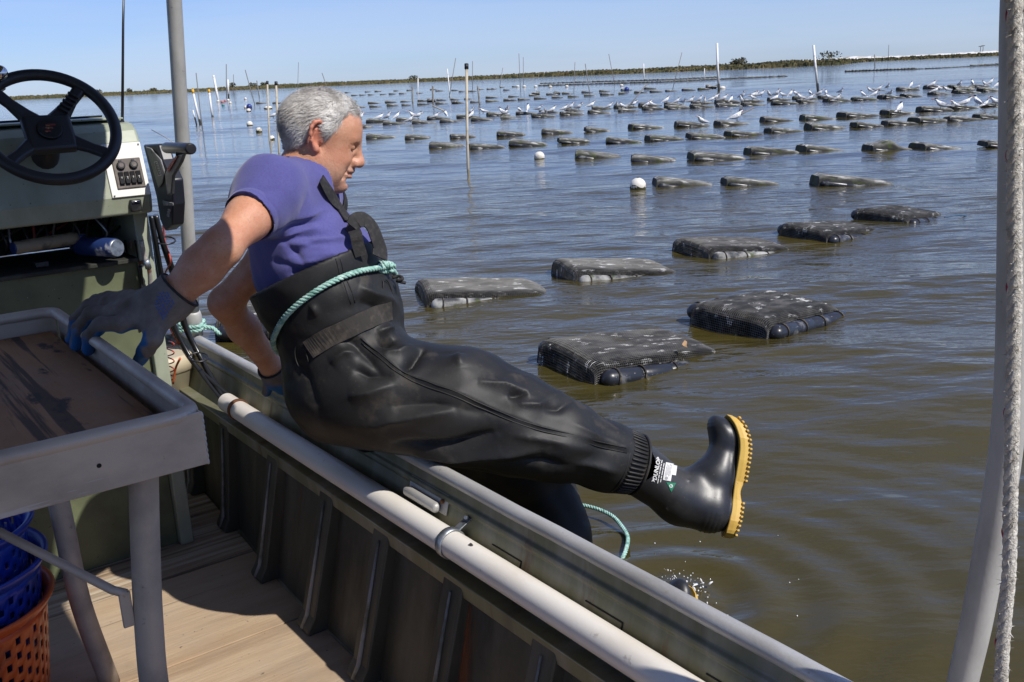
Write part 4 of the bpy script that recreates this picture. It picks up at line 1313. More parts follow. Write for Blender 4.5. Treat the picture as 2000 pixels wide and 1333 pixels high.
# old white rope with red flecks hanging by the right pole
M_rope = mat('frayed_white_rope', (0.56, 0.53, 0.47), 0.95, layers=[dict(col=(0.34, 0.31, 0.26), scale=80, lo=.45, hi=.65), dict(col=(0.70, 0.67, 0.6), scale=160, lo=.55, hi=.65)], bump=dict(scale=260, strength=.9, dist=.004))
M_red = mat('red_rope_fleck', (0.34, 0.03, 0.06), 0.9)
rl = [(1981, -60), (1982, 0), (1983, 200), (1981, 400), (1982, 560), (1979, 700), (1976, 860), (1973, 1000), (1971, 1110), (1963, 1200), (1957, 1290), (1952, 1400)]
rpts = [on_n(x, y, 1.145) for x, y in rl]
rope = thing('hanging_rope', 'frayed white rope with red flecks hanging beside the right pole', 'rope', rpts[-1])
mb, P_, U_, W_ = strand_rope(bez([rpts[0] + BZ * .4] + rpts, 6), .0085, M_rope, 'rope', twist=95, strands=4, step=.004)
mb.build('strands', M_rope, rope, merge=False)
fz = MB(); fr = MB(); g = np.random.default_rng(8)
for k in range(900):
    i = g.integers(1, len(P_) - 1); a = g.uniform(0, 6.28); d = U_[i] * math.cos(a) + W_[i] * math.sin(a)
    p = P_[i] + d * .0078; e = p + d * g.uniform(.001, .0055) + V3(*g.normal(0, .0022, 3)); s = V3(*g.normal(0, .0005, 3))
    fz.add([p - s, p + s, e], [(0, 1, 2)])
fz.build('fuzz', M_rope, rope, merge=False)
for k, i in enumerate(range(14, len(P_) - 14, 13)):
    a = 2.2 + .9 * math.sin(k * 2.1)
    pts_ = []
    for j in range(-3, 4):
        aa = a + j * .16; d = U_[i + j] * math.cos(aa) + W_[i + j] * math.sin(aa); pts_.append(P_[i + j] + d * .0082)
    fr.tube(pts_, [.0008, .002, .0026, .0026, .0024, .0018, .0008], 5)
fr.build('flecks', M_red, rope, merge=False)

# teal rope tied round the foot of the far pole
M_teal = mat('teal_rope', (0.29, 0.50, 0.43), 0.9, layers=[dict(col=(0.50, 0.66, 0.60), scale=60, lo=.5, hi=.65), dict(col=(0.12, 0.27, 0.22), scale=35, lo=.5, hi=.66)], bump=dict(scale=260, strength=.6, dist=.003))
pth = []
for k in range(64):
    t = k / 63; a = t * 2 * math.pi * 2.6
    pth.append(pb + BZ * (-.012 + .035 * t) + (BN * math.cos(a) + BA * math.sin(a)) * (.042 + .012 * math.sin(3 * a)))
pth += [pb + BN * .06 - BA * .05 - BZ * .005, pb + BN * .075 - BA * .075 - BZ * .03]
mb, *_ = strand_rope(pth, .0085, M_teal, 'r', twist=150, step=.006)
tag(mb.build('tied_rope', M_teal, merge=False), 'teal rope knotted round the foot of the grey pole on the rail', 'rope')

# ------------------------------------------------------------------ HELM CONSOLE
M_con = mat('olive_console_paint', (0.33, 0.36, 0.27), 0.45, coord='Boat', layers=[
    dict(col=(0.25, 0.275, 0.195), scale=7, lo=.42, hi=.66, detail=7, stretch=(1, 1, .5)),
    dict(col=(0.36, 0.38, 0.31), scale=14, lo=.60, hi=.74, detail=7, amount=.5),
    dict(col=(0.04, 0.04, 0.03), scale=60, lo=.72, hi=.75, detail=2, amount=.9)], bump=dict(scale=60, strength=.1, dist=.004))
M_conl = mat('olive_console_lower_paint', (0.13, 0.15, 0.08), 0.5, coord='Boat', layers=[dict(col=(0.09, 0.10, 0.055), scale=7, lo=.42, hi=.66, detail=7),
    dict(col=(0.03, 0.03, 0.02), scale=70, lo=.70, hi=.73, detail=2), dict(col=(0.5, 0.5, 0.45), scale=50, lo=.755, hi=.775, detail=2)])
M_white = mat('white_panel', (0.78, 0.76, 0.70), 0.35, layers=[dict(col=(0.62, 0.58, 0.5), scale=9, lo=.55, hi=.75)])
M_black = mat('black_plastic', (0.016, 0.016, 0.018), 0.35, layers=[dict(col=(0.05, 0.048, 0.045), scale=30, lo=.55, hi=.7)], bump=dict(scale=200, strength=.06, dist=.002))
M_brownp = mat('dusty_switch_plate', (0.10, 0.082, 0.07), 0.6, layers=[dict(col=(0.17, 0.14, 0.12), scale=40, lo=.5, hi=.65)])
M_grip = mat('black_rubber', (0.020, 0.020, 0.021), 0.5, bump=dict(scale=300, strength=.1, dist=.001))
M_chrome = mat('chrome', (0.62, 0.61, 0.60), 0.12, 1.0)
M_rock = mat('rocker_plastic', (0.016, 0.016, 0.018), 0.75, spec=.2)
M_cav = mat('shelf_shade_paint', (0.022, 0.023, 0.018), 0.8, layers=[dict(col=(0.05, 0.05, 0.04), scale=14, lo=.5, hi=.66)])  # shade under the dash put into the colour
CN0, CN1 = .30, .90
con = thing('helm_console', 'olive painted helm console with open shelf, behind the table', 'console', B(.6, 3.4, .024))
dash = [(3.118, 1.183), (3.108, 1.24), (3.152, 1.402), (3.172, 1.435), (3.205, 1.455), (3.33, 1.470), (3.60, 1.462), (3.64, 1.42), (3.64, 1.183)]
MB().extrude(dash, V3(0, 0, 0), BA, BZ, BN, CN0, CN1).build('dash', M_con, con, bevel=.010, seg=3)
MB().bbox(CN1 - .045, CN1, 3.185, 3.63, .025, 1.182).build('side_wall', M_con, con, bevel=.004)
MB().bbox(CN0, CN0 + .045, 3.185, 3.63, .025, 1.182).build('side_wall', M_con, con, bevel=.004)
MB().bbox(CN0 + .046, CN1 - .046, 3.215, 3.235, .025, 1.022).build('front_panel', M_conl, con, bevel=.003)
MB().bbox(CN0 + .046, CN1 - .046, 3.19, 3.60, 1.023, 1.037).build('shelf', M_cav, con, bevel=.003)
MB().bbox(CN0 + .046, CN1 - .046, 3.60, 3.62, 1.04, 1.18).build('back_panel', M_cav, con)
MB().bbox(CN0 + .02, CN1 - .02, 3.23, 3.42, 1.468, 1.474).build('top_lid', M_con, con, bevel=.002)
MB().extrude([(3.40, 1.474), (3.43, 1.474), (3.435, 1.480), (3.395, 1.480)], V3(0, 0, 0), BA, BZ, BN, .34, .86).build('lid_trim', M_black, con)
# white switch plate lies on the sloping face
d0, d1 = V3(0, 0, 0) + BA * 3.108 + BZ * 1.24, BA * 3.152 + BZ * 1.402
fu = (d1 - d0) / np.linalg.norm(d1 - d0); fn = np.cross(BN, fu); fn = fn if fn @ BA < 0 else -fn


def face(n, u, h): return BN * n + d0 + fu * u + fn * h


sp = MB(); sp.box(face(.838, .082, .003), (.058, .082, .003), (BN, fu, fn)); spo = sp.build('switch_panel', M_white, con, bevel=.002)
sp = MB(); sp.box(face(.842, .070, .0085), (.042, .046, .0028), (BN, fu, fn)); o2 = sp.build('switch_plate', M_brownp, spo, bevel=.004, seg=3)
o2.parent = con
for n_ in (.822, .860):
    mb = MB(); c = face(n_, .094, .011); mb.tube([c, c + fn * .007, c + fn * .010], [.0125, .0125, .010], 20); s_ = mb.build('socket_cap', M_black, con)
    mb = MB(); mb.tube([c + fn * .0098, c + fn * .0115], [.0075, .007], 16); mb.build('socket_centre', M_brownp, s_)
    mb = MB(); mb.box(c + fu * .0135 + fn * .004, (.004, .003, .003), (BN, fu, fn)); mb.build('hinge', M_black, s_)
for k in range(4):
    c = face(.8165 + .0172 * k, .056, .013)
    mb = MB(); prf = [(-.0185, -.003), (.0185, -.003), (.0185, .004), (.006, .0015), (-.0185, .0075)]
    mb.extrude(prf, c, fu, fn, BN, -.0071, .0071); r_ = mb.build('rocker_switch', M_rock, con, bevel=.0012)
    mb = MB(); cc = c + fn * .0062 + fu * .002
    for j in range(2 + (k % 2)): mb.box(cc - fu * .003 * j, (.0018 - .0005 * j, .0006, .0004), (BN, fu, fn))
    mb.build('switch_mark', M_white, r_)
for (n_, u_) in ((.787, .006), (.787, .157), (.889, .157), (.806, .034), (.842, .030), (.878, .034), (.842, .112), (.878, .112)):
    MB().sphere(face(n_, u_, .0085), (.0028, .0028, .0028), None, 8, 6).build('panel_screw', M_rust if .80 < n_ < .88 else M_galv, con)
mb = MB(); mb.box(B(.845, 3.106, 1.212), (.017, .010, .018), (BN, BA, BZ)); mb.build('latch', M_black, con, bevel=.004)
MB().box(B(.845, 3.094, 1.224), (.012, .003, .003), (BN, BA, BZ)).build('latch_bar', M_chrome, con, bevel=.001)
# loose wires under the dash
M_redp0 = mat('faded_red_wire', (0.25, 0.04, 0.03), 0.6)
g = np.random.default_rng(2)
for k, cm in enumerate((M_black, M_black, M_brownp, M_black, M_galv, M_black, M_redp0, M_black, M_brownp, M_black, M_black, M_galv, M_black)):
    n0 = .38 + .034 * k
    MB().tube(bez([B(n0, 3.3, 1.185), B(n0 + g.uniform(-.05, .05), 3.27, 1.12), B(n0 + g.uniform(-.06, .08), 3.32, 1.085 + .02 * g.random()), B(n0 + .12, 3.4, 1.15)], 6), .004, 6).build('wire', cm, con)

# steering wheel
WC = atd(96, 247, 2.74); WR = .176
tl_ = math.radians(36)
wn = -BA * math.cos(tl_) + BZ * math.sin(tl_)
wu = np.cross(BN, wn); wu = wu if wu[2] > 0 else -wu
wheel = thing('steering_wheel', 'black steering wheel with chrome spinner knob on the console', 'steering wheel', WC)
ring = [WC + (BN * math.cos(t) + wu * math.sin(t)) * WR for t in np.linspace(0, 2 * math.pi, 65)[:-1]]
MB().tube(ring, .0165, 14, closed=True).build('rim', M_grip, wheel)
for k, ang in enumerate((132, 47, -38, -140)):
    t = math.radians(ang); d = BN * math.cos(t) + wu * math.sin(t); s = np.cross(wn, d)
    mb = MB(); st = []
    for r_, w_, h_, dz in ((.035, .034, .012, -.022), (.075, .026, .010, -.018), (.12, .019, .009, -.010), (.168, .022, .008, 0)):
        for (a_, b_) in ((-1, -.5), (-.6, 1), (.6, 1), (1, -.5)): st.append(WC + d * r_ + s * w_ * a_ + wn * (h_ * b_ + dz))
    mb.add(st, [(i * 4 + j, i * 4 + (j + 1) % 4, i * 4 + 4 + (j + 1) % 4, i * 4 + 4 + j) for i in range(3) for j in range(4)], False)
    sp_ = mb.build('spoke', M_grip, wheel, bevel=.004)
    if k == 1:
        for j in range(5): MB().box(WC + d * (.075 + .014 * j) + wn * (-.004 + .0022 * j), (.003, .017, .004), (d, s, wn)).build('finger_ridge', M_grip, sp_, bevel=.0015)
mb = MB(); mb.box(WC - wn * .022 - wu * .012, (.066, .060, .016), (BN, wu, wn)); mb.build('hub', M_grip, wheel, bevel=.012, seg=3)
mb = MB(); mb.tube([WC - wn * .004 - wu * .008, WC + wn * .002 - wu * .008], [.034, .031], 28); hb = mb.build('hub_cap', M_black, wheel)
M_emb = mat('faded_red_emblem', (0.16, 0.03, 0.02), 0.5, layers=[dict(col=(0.32, 0.20, 0.08), scale=60, lo=.5, hi=.6)])
mb = MB(); e0 = WC + wn * .0032 - wu * .008
for k in range(3):
    mb.box(e0 + wu * (.010 - .010 * k) + BN * (.004 - .006 * k), (.013 - .003 * k, .0032, .0006), (BN, wu, wn))
mb.build('emblem', M_emb, hb)
MB().tube([WC - wn * .03, WC - wn * .25], [.032, .045], 16).build('column', M_grip, wheel)
t = math.radians(121); d = BN * math.cos(t) + wu * math.sin(t); kc = WC + d * (WR + .004)
MB().tube([kc, kc + wn * .030], [.013, .009], 12).build('knob_stem', M_grip, wheel)
MB().sphere(kc + wn * .042, .0215, None, 18, 12).build('spinner_knob', M_chrome, wheel)
mb = MB(); mb.tube([kc - d * .02 - wn * .012, kc + d * .024, kc + d * .02 + wn * .02], .006, 8); mb.build('knob_clamp', M_chrome, wheel)

# throttle
M_thr = mat('scuffed_grey_cover', (0.26, 0.26, 0.265), 0.45, layers=[dict(col=(0.42, 0.42, 0.41), scale=14, lo=.5, hi=.68, detail=7), dict(col=(0.1, 0.1, 0.105), scale=25, lo=.6, hi=.7)])
M_navy = mat('black_control_housing', (0.014, 0.016, 0.024), 0.4)
M_redp = mat('red_stripe', (0.36, 0.03, 0.02), 0.45)
M_lev = mat('grey_lever', (0.10, 0.10, 0.10), 0.4, layers=[dict(col=(0.2, 0.2, 0.2), scale=30, lo=.5, hi=.7)])


def T(px, py, n): return on_n(px, py, n)


thr = thing('throttle_control', 'black side-mount throttle lever with T-grip on the console side', 'throttle', T(335, 440, .96))


def slab(pxs, n0, n1, nm, m, bev=.004):
    a = [T(x, y, n0) for x, y in pxs]; b = [p + BN * (n1 - n0) for p in a]
    k = len(a); mb = MB()
    mb.add(a + b, [tuple(range(k)), tuple(range(k, 2 * k))[::-1]] + [(i, (i + 1) % k, k + (i + 1) % k, k + i) for i in range(k)])
    return mb.build(nm, m, thr, bevel=bev, seg=3)


slab([(279, 283), (307, 282), (316, 312), (334, 352), (338, 400), (336, 440), (322, 452), (312, 430), (305, 385)], .936, .975, 'housing', M_navy, .006)
slab([(284, 287), (294, 290), (313, 312), (320, 335), (316, 358), (309, 368), (302, 345)], .930, .9345, 'cover_plate', M_thr, .003)
mbx = MB()
for (x0, y0, x1, y1) in ((301, 317, 307, 316), (307, 316, 316, 342), (316, 342, 309, 344), (309, 344, 301, 317)):
    mbx.tube([T(x0, y0, .9285), T(x1, y1, .9285)], .0010, 5)
for k in range(5):
    mbx.tube([T(304.5 + k * 1.7, 320 + k * 4.6, .9285), T(308 + k * 1.7, 319.5 + k * 4.6, .9285)], .0009, 5)
mbx.build('cover_lettering', M_white, thr)
slab([(321, 340), (343, 303), (358, 301), (352, 318), (336, 345), (334, 380), (326, 382)], .918, .929, 'lever', M_lev, .004)
slab([(325, 331), (342, 306), (347, 305), (329, 336)], .9145, .9165, 'red_stripe', M_redp, .0005)
ga, gb = T(324, 289, .93), T(374, 291, .93)
gv = (gb - ga); gl = np.linalg.norm(gv); gv /= gl
MB().tube([ga - gv * .002, ga + gv * .004, ga + gv * .010, gb - gv * .01, gb - gv * .003, gb], [.0135, .0155, .0165, .0165, .0155, .013], 14).build('grip', M_black, thr)
MB().tube([T(350, 293, .93), T(350, 304, .924)], .010, 10).build('grip_stem', M_black, thr)
slab([(317, 392), (337, 397), (337, 402), (319, 402)], .930, .934, 'bracket', M_thr, .001)
MB().tube([T(296, 254, 1.1), T(322, 268, 1.08), T(345, 283, 1.05)], .0013, 5).build('tilt_wire', M_bamboo, thr)
for k in range(3): MB().box(T(331 - k, 411 + k * 5, .935), (.003, .008, .004), (BN, BA, BZ)).build('connector', M_thr, thr)

# wiring loom from throttle to conduit
loom = thing('wiring_loom', 'bundle of black cables from the throttle into the white pipe', 'cables', B(1.08, 3.35, .5))
M_cab = mat('black_cable', (0.014, 0.014, 0.015), 0.28)
M_orange = mat('orange_wire', (0.55, 0.10, 0.02), 0.5)
M_rw = mat('red_wire', (0.40, 0.05, 0.03), 0.5)
mouth = pp[-1]
for k in range(7):
    a = k * 2.4; r = .012 + .010 * (k % 2); o_ = BN * math.cos(a) * r + BZ * math.sin(a) * r
    o2_ = BN * math.cos(a * 1.3) * .02 + BA * math.sin(a * 1.7) * .022
    MB().tube(bez([mouth - BA * .10 + o_, mouth + o_ + BA * .01, B(1.062, 3.40, .60) + o2_ * .8, B(1.03, 3.46, .74) + o2_, B(1.0, 3.40, .90) + o2_ * 1.2, B(.965, 3.33, 1.05) + o2_ * .6, B(.955, 3.32, 1.15) + o2_ * .4], 7), .0065 if k % 3 else .0085, 8).build('cable', M_cab, loom)
for (px, py) in ((388, 698), (323, 470)):
    c = T(px, py, 1.05 if py > 600 else .985); MB().tube([c + (BN * math.cos(t) + BA * math.sin(t)) * .032 + BZ * .3 * .03 * math.sin(t) for t in np.linspace(0, 6.28, 14)[:-1]], .003, 6, closed=True).build('cable_tie', M_black, loom)
MB().tube(bez([T(318, 425, 1.0), T(322, 470, 1.0), T(333, 510, .99), T(322, 540, 1.0), T(328, 600, 1.02), T(345, 640, 1.03), T(352, 670, 1.02)], 8), .0032, 6).build('red_wire', M_rw, loom)
MB().tube(bez([T(326, 628, 1.02), T(338, 650, 1.02), T(350, 672, 1.02)], 6), .0062, 8).build('orange_wire', M_orange, loom)
cp = []
for k in range(60):
    t = k / 59; cp.append(T(332 + 8 * math.sin(t * 30), 668 + 78 * t, 1.0) + BA * .012 * math.cos(t * 30))
MB().tube(cp, .0025, 6).build('coiled_wire', M_rw, loom)
MB().tube(bez([T(352, 700, 1.0), T(343, 720, .99), T(338, 750, .98)], 5), .004, 6).build('orange_wire', M_orange, loom)
# hose ends hanging from the console side
M_hose = mat('braided_hose', (0.30, 0.28, 0.25), 0.6, layers=[dict(col=(0.14, 0.06, 0.035), scale=18, lo=.5, hi=.6), dict(col=(0.45, 0.43, 0.4), scale=50, lo=.5, hi=.6)])
hoses = thing('hose_ends', 'bunch of grey and brown hose ends hanging at the console corner', 'hoses', B(.80, 3.15, .85))
for k in range(4):
    x = 246 + 10 * k
    MB().tube(bez([T(x, 470, .855), T(x + 6, 500, .86), T(x + 16, 530, .868), T(x + 27 - 3 * k, 562 + 4 * k, .87)], 5), .0075, 8).build('hose', M_hose if k % 2 else M_cab, hoses)
    MB().tube([T(x + 9, 508, .86), T(x + 14, 524, .866)], .0105, 8).build('fitting', M_galv if k % 2 else M_rust, hoses)
MB().tube([T(254, 492, .88), T(284, 490, .88)], .0035, 6).build('hose_tie', M_white, hoses)
for k in range(3):
    MB().tube(bez([T(256 + 9 * k, 520, .85), T(262 + 8 * k, 560, .85), T(266 + 12 * k, 610, .85)], 5), .006, 8).build('hose', M_cab, hoses)
# whip antenna
ab = T(236, 235, .80) + BA * .22
ad_ = on_n(236, 236, .875); at_ = atd(245, -140, (ad_ - CAM_P) @ cam_fw + .03)
ant = thing('whip_antenna', 'thin black whip antenna rising behind the console', 'antenna', ad_ - BZ * .02)
MB().tube([ad_ - BZ * .03, ad_ + (at_ - ad_) * .5, at_], [.005, .004, .003], 8).build('whip', M_cab, ant)
MB().tube([ad_ - BZ * .05, ad_ + BZ * .0], [.014, .010], 10).build('mount', M_cab, ant)

# things lying on the shelf
M_label = mat('blue_can', (0.012, 0.03, 0.12), 0.5, layers=[dict(col=(0.4, 0.4, 0.42), scale=8, lo=.6, hi=.65)])  # blue darkened for the shade of the dash overhang
M_cream = mat('cream_plastic', (0.50, 0.43, 0.30), 0.5)
M_tube = mat('shaded_dirty_cream_tube', (0.26, 0.22, 0.15), 0.6, layers=[dict(col=(0.1, 0.09, 0.07), scale=25, lo=.5, hi=.65)])  # cream darkened for the dash's shade, dirt mottled over it


def lying(name, label, cat, c, d, r, L, m1, m2):
    t = thing(name, label, cat, c - BZ * r)
    d = d / np.linalg.norm(d)
    MB().tube([c - d * L / 2, c - d * (L / 2 - .008), c + d * (L / 2 - .02), c + d * L / 2], [r * .92, r, r, r * .9], 18).build('barrel', m1, t)
    MB().tube([c - d * (L / 2 + .004), c - d * (L / 2 - .006)], [r * .86, r * .98], 18).build('rim', m2, t)
    MB().tube([c + d * L / 2, c + d * (L / 2 + .03)], [r * .75, r * .4], 14).build('nose', m2, t)
    return t


cc = T(212, 492, .74); lying('spray_can', 'blue can with steel base facing out, lying on the console shelf', 'can', cc + BA * .13, BA * .9 - BN * .45, .030, .17, M_label, M_galv)
cc = T(110, 485, .60); lying('sealant_tube', 'cream and blue tube lying on the console shelf', 'tube', cc + BA * .14, BN * .95 + BA * .3, .020, .20, M_tube, M_label)
mb = MB(); mb.bbox(.56, .60, 3.24, 3.28, 1.04, 1.058); tag(mb.build('bolt_box', M_black, bevel=.003), 'small black fitting on the edge of the console shelf', 'fitting')
# cream bucket by the far corner
c = T(346, 655, 1.04) + BA * .25; c[2] = .30
bk = thing('cream_bucket', 'cream bucket standing behind the cables near the far corner', 'bucket', V3(c[0], c[1], .025))
MB().tube([V3(c[0], c[1], .03), V3(c[0], c[1], .50), V3(c[0], c[1], .505), V3(c[0], c[1], .56), V3(c[0], c[1], .565)], [.105, .125, .133, .135, .12], 24).build('body', M_cream, bk)
MB().tube([V3(c[0], c[1], .52) + V3(math.cos(t) * .137, math.sin(t) * .137, -.06 * max(0, math.sin(t))) for t in np.linspace(0, math.pi, 14)], .004, 6).build('handle', M_galv, bk)

# ------------------------------------------------------------------ SORTING TABLE
M_alu = mat('scratched_aluminium', (0.52, 0.435, 0.345), 0.45, 0.1, coord='Boat', layers=[
    dict(col=(0.35, 0.285, 0.225), scale=7, lo=.42, hi=.66, detail=8, stretch=(.6, 1, 1), rough=.55),
    dict(col=(0.15, 0.13, 0.11), scale=26, lo=.67, hi=.72, detail=5, amount=.6),
    dict(col=(0.55, 0.54, 0.53), scale=30, lo=.62, hi=.66, detail=3, stretch=(.2, 1, 3), amount=.5)], bump=[dict(scale=5, strength=.12, dist=.01), dict(scale=140, w=.04)])
M_brd = mat('stained_table_board', (0.37, 0.195, 0.085), 0.8, coord='Boat', layers=[
    dict(col=(0.22, 0.105, 0.042), scale=4, lo=.42, hi=.66, detail=8, stretch=(1.5, .4, 1)),
    dict(col=(0.30, 0.215, 0.145), scale=2.4, lo=.52, hi=.66, detail=6, amount=.6),
    dict(col=(0.022, 0.018, 0.016), scale=11, lo=.60, hi=.66, detail=9, stretch=(1.2, .5, 1), amount=.9),
    dict(col=(0.04, 0.025, 0.015), scale=4, lo=.58, hi=.62, detail=10, stretch=(5, .16, 1), amount=.85)],
    bump=[dict(scale=12, strength=.4, dist=.005, stretch=(3, .3, 1)), dict(scale=50, w=.2)])
TZ = 1.03
TN1, TA0, TA1, TN0 = .484, 1.597, 2.660, -.45
tbl = thing('sorting_table', 'aluminium tray table with a stained plywood board, under the gloved hand', 'table', B(.05, 2.2, .024))
RR = .0135
corner = []
def arc(cn, ca, r, t0, t1, k=6): return [(cn + r * math.cos(t), ca + r * math.sin(t)) for t in np.linspace(t0, t1, k)]
loop = arc(TN1 - .035, TA0 + .035, .035, -math.pi / 2, 0) + arc(TN1 - .035, TA1 - .035, .035, 0, math.pi / 2) + arc(TN0 + .035, TA1 - .035, .035, math.pi / 2, math.pi) + arc(TN0 + .035, TA0 + .035, .035, math.pi, 1.5 * math.pi)
MB().tube([B(n, a, TZ - RR) for n, a in loop], RR, 12, closed=True).build('rim', M_alu, tbl)
H_T = .106
mb = MB(); mb.bbox(TN0 - .004, TN1 + .008, TA0 - .010, TA0 - .006, TZ - H_T, TZ - .010); mb.build('front_panel', M_alu, tbl, bevel=.0015)
mb = MB(); mb.bbox(TN1 + .004, TN1 + .008, TA0 - .0055, TA1, TZ - H_T + .002, TZ - .012); mb.build('side_panel', M_alu, tbl, bevel=.0015)
mb = MB(); mb.bbox(TN0, TN1, TA1 - .002, TA1 + .002, TZ - H_T, TZ - .012); mb.build('back_panel', M_alu, tbl)
mb = MB(); mb.bbox(TN0, TN1, TA0 - .004, TA1 - .003, TZ - H_T + .004, TZ - H_T + .007); mb.build('bottom', M_alu, tbl)
mb = MB(); mb.bbox(TN0 + .01, TN1 - .018, TA0 + .012, TA1 - .02, TZ - .078, TZ - .058); mb.build('board', M_brd, tbl, bevel=.004)
mb = MB(); c = on_n(220, 882, TN1); mb.tube([B(.316, TA0 - .0105, TZ - .060), B(.316, TA0 - .009, TZ - .060)], .004, 10); mb.build('rivet_hole', M_dark, tbl)
mb = MB()
for k in range(9): mb.sphere(B(TN1 + .0075, TA0 - .008, TZ - .018 - .0105 * k), (.0026, .0026, .006), None, 8, 5)
mb.build('corner_weld', M_rail, tbl)
M_leg = mat('dull_pipe_leg', (0.44, 0.365, 0.29), 0.5, 0.1, layers=[dict(col=(0.30, 0.255, 0.21), scale=9, lo=.42, hi=.66, detail=8, rough=.62), dict(col=(0.12, 0.10, 0.08), scale=30, lo=.68, hi=.73, amount=.6)], bump=dict(scale=120, strength=.15, dist=.004))
LB = TZ - H_T
MB().tube(bez([B(.405, TA0 + .075, LB + .002), B(.388, TA0 + .075, .78), B(.372, TA0 + .075, .62), B(.366, TA0 + .08, .46), B(.385, TA0 + .09, .22), B(.42, TA0 + .10, .026)], 5), .0255, 18).build('leg', M_leg, tbl)
MB().tube(bez([B(.388, 2.50, LB + .002), B(.390, 2.50, .62), B(.393, 2.50, .50), B(.400, 2.50, .28), B(.436, 2.50, .026)], 5), .0255, 18).build('leg', M_leg, tbl)
for a in (TA0 + .08, 2.50): MB().tube(bez([B(-.33, a, LB + .002), B(-.33, a, .55), B(-.35, a, .3), B(-.40, a, .026)], 5), .026, 14).build('leg', M_leg, tbl)
gp_ = B(.343, TA0 + .075, .69)
MB().tube([gp_ + BZ * .002, gp_ - BN * .02 + BA * .01 + BZ * .012, B(.181, 1.80, .817), B(.02, 1.93, .915)], .0082, 10).build('brace', M_leg, tbl)
mb = MB(); mb.box(gp_ - BZ * .028 - BN * .004, (.010, .004, .034), (BN, BA, BZ)); mb.build('brace_plate', M_leg, tbl, bevel=.002)
mb = MB(); mb.box(B(.365, 2.48, LB - .012), (.012, .02, .012), (BN, BA, BZ)); mb.build('leg_bracket', M_leg, tbl, bevel=.003)


# ------------------------------------------------------------------ BASKETS
def basket(name, label, ctr, zr, R, Hh, m, m2):
    t = thing(name, label, 'basket', V3(ctr[0], ctr[1], zr - Hh))
    nA, nR = 88, 15
    vs = []; fs = []
    for j in range(nR + 1):
        u = j / nR; r = R * (.80 + .17 * u); z = zr - Hh + (Hh - .035) * u
        for k in range(nA):
            a = 2 * math.pi * k / nA; vs.append(V3(ctr[0] + r * math.cos(a), ctr[1] + r * math.sin(a), z))
    for j in range(nR):
        for k in range(nA):
            hole = (1 <= j <= nR - 2) and ((k + (j % 2) * 2) % 4 == 0)
            k2 = (k + 1) % nA
            if not hole: fs.append((j * nA + k, j * nA + k2, (j + 1) * nA + k2, (j + 1) * nA + k))
    fs = np.array(fs)
    w = np_obj('wall', np.array(vs), fs, m, t)
    md = w.modifiers.new('thickness', 'SOLIDIFY'); md.thickness = .004; md.offset = -1
    mb = MB(); rp = [(R * .965, zr - .036), (R * 1.0, zr - .030), (R * 1.06, zr - .012), (R * 1.075, zr - .004), (R * 1.06, zr), (R * 1.0, zr - .006), (R * .95, zr - .02), (R * .93, zr - .036)]
    vs = []; n = 56
    for k in range(n):
        a = 2 * math.pi * k / n
        for (r, z) in rp: vs.append(V3(ctr[0] + r * math.cos(a), ctr[1] + r * math.sin(a), z))
    K = len(rp)
    mb.add(vs, [(k * K + j, k * K + (j + 1) % K, ((k + 1) % n) * K + (j + 1) % K, ((k + 1) % n) * K + j) for k in range(n) for j in range(K)], True)
    mb.build('rim', m2, t)
    mb = MB(); mb.tube([V3(ctr[0], ctr[1], zr - Hh), V3(ctr[0], ctr[1], zr - Hh + .006)], R * .79, 40); mb.build('floor', m, t)


M_bor = mat('orange_basket', (0.64, 0.105, 0.018), 0.42, layers=[dict(col=(0.30, 0.06, 0.02), scale=12, lo=.5, hi=.7)], bump=dict(scale=60, strength=.1, dist=.003))
M_bbl = mat('blue_basket', (0.008, 0.035, 0.30), 0.38, layers=[dict(col=(0.02, 0.05, 0.20), scale=10, lo=.5, hi=.7), dict(col=(0.10, 0.13, 0.25), scale=40, lo=.66, hi=.72)], bump=dict(scale=60, strength=.1, dist=.003))
bp_ = atz(82, 1180, .36); bcen = bp_ - cam_rt * .232 + V3(0, .02, 0)
basket('basket', 'orange perforated basket at the bottom of the stack under the table', bcen, .36, .215, .334, M_bor, M_bor)
basket('basket', 'lower of two blue baskets nested in the orange one', bcen + V3(-.008, .02, 0), .455, .213, .33, M_bbl, M_bbl)
basket('basket', 'upper blue basket on top of the stack under the table', bcen + V3(-.03, .035, 0), .545, .21, .33, M_bbl, M_bbl)
# ------------------------------------------------------------------ PERSON: signed-distance modelling
def smin(a, b, k):
    h = np.maximum(k - np.abs(a - b), 0) / k
    return np.minimum(a, b) - h * h * k * .25


def smax(a, b, k): return -smin(-a, -b, k)


def rcone(p, a, b, ra, rb):
    a = np.asarray(a, float); b = np.asarray(b, float)
    ba = b - a; L2 = ba @ ba
    t = np.clip(((p - a) @ ba) / L2, 0, 1)
    return np.linalg.norm(p - a - t[:, None] * ba, axis=1) - (ra + (rb - ra) * t)


def chain(p, pts, rs, k=.03):
    d = None
    for i in range(len(pts) - 1):
        e = rcone(p, pts[i], pts[i + 1], rs[i], rs[i + 1])
        d = e if d is None else smin(d, e, k)
    return d


def ell(p, c, r, ax=None):
    q = p - np.asarray(c, float)
    if ax is not None: q = np.stack([q @ ax[0], q @ ax[1], q @ ax[2]], -1)
    r = np.asarray(r, float)
    k0 = np.linalg.norm(q / r, axis=1); k1 = np.linalg.norm(q / (r * r), axis=1) + 1e-9
    return k0 * (k0 - 1) / k1


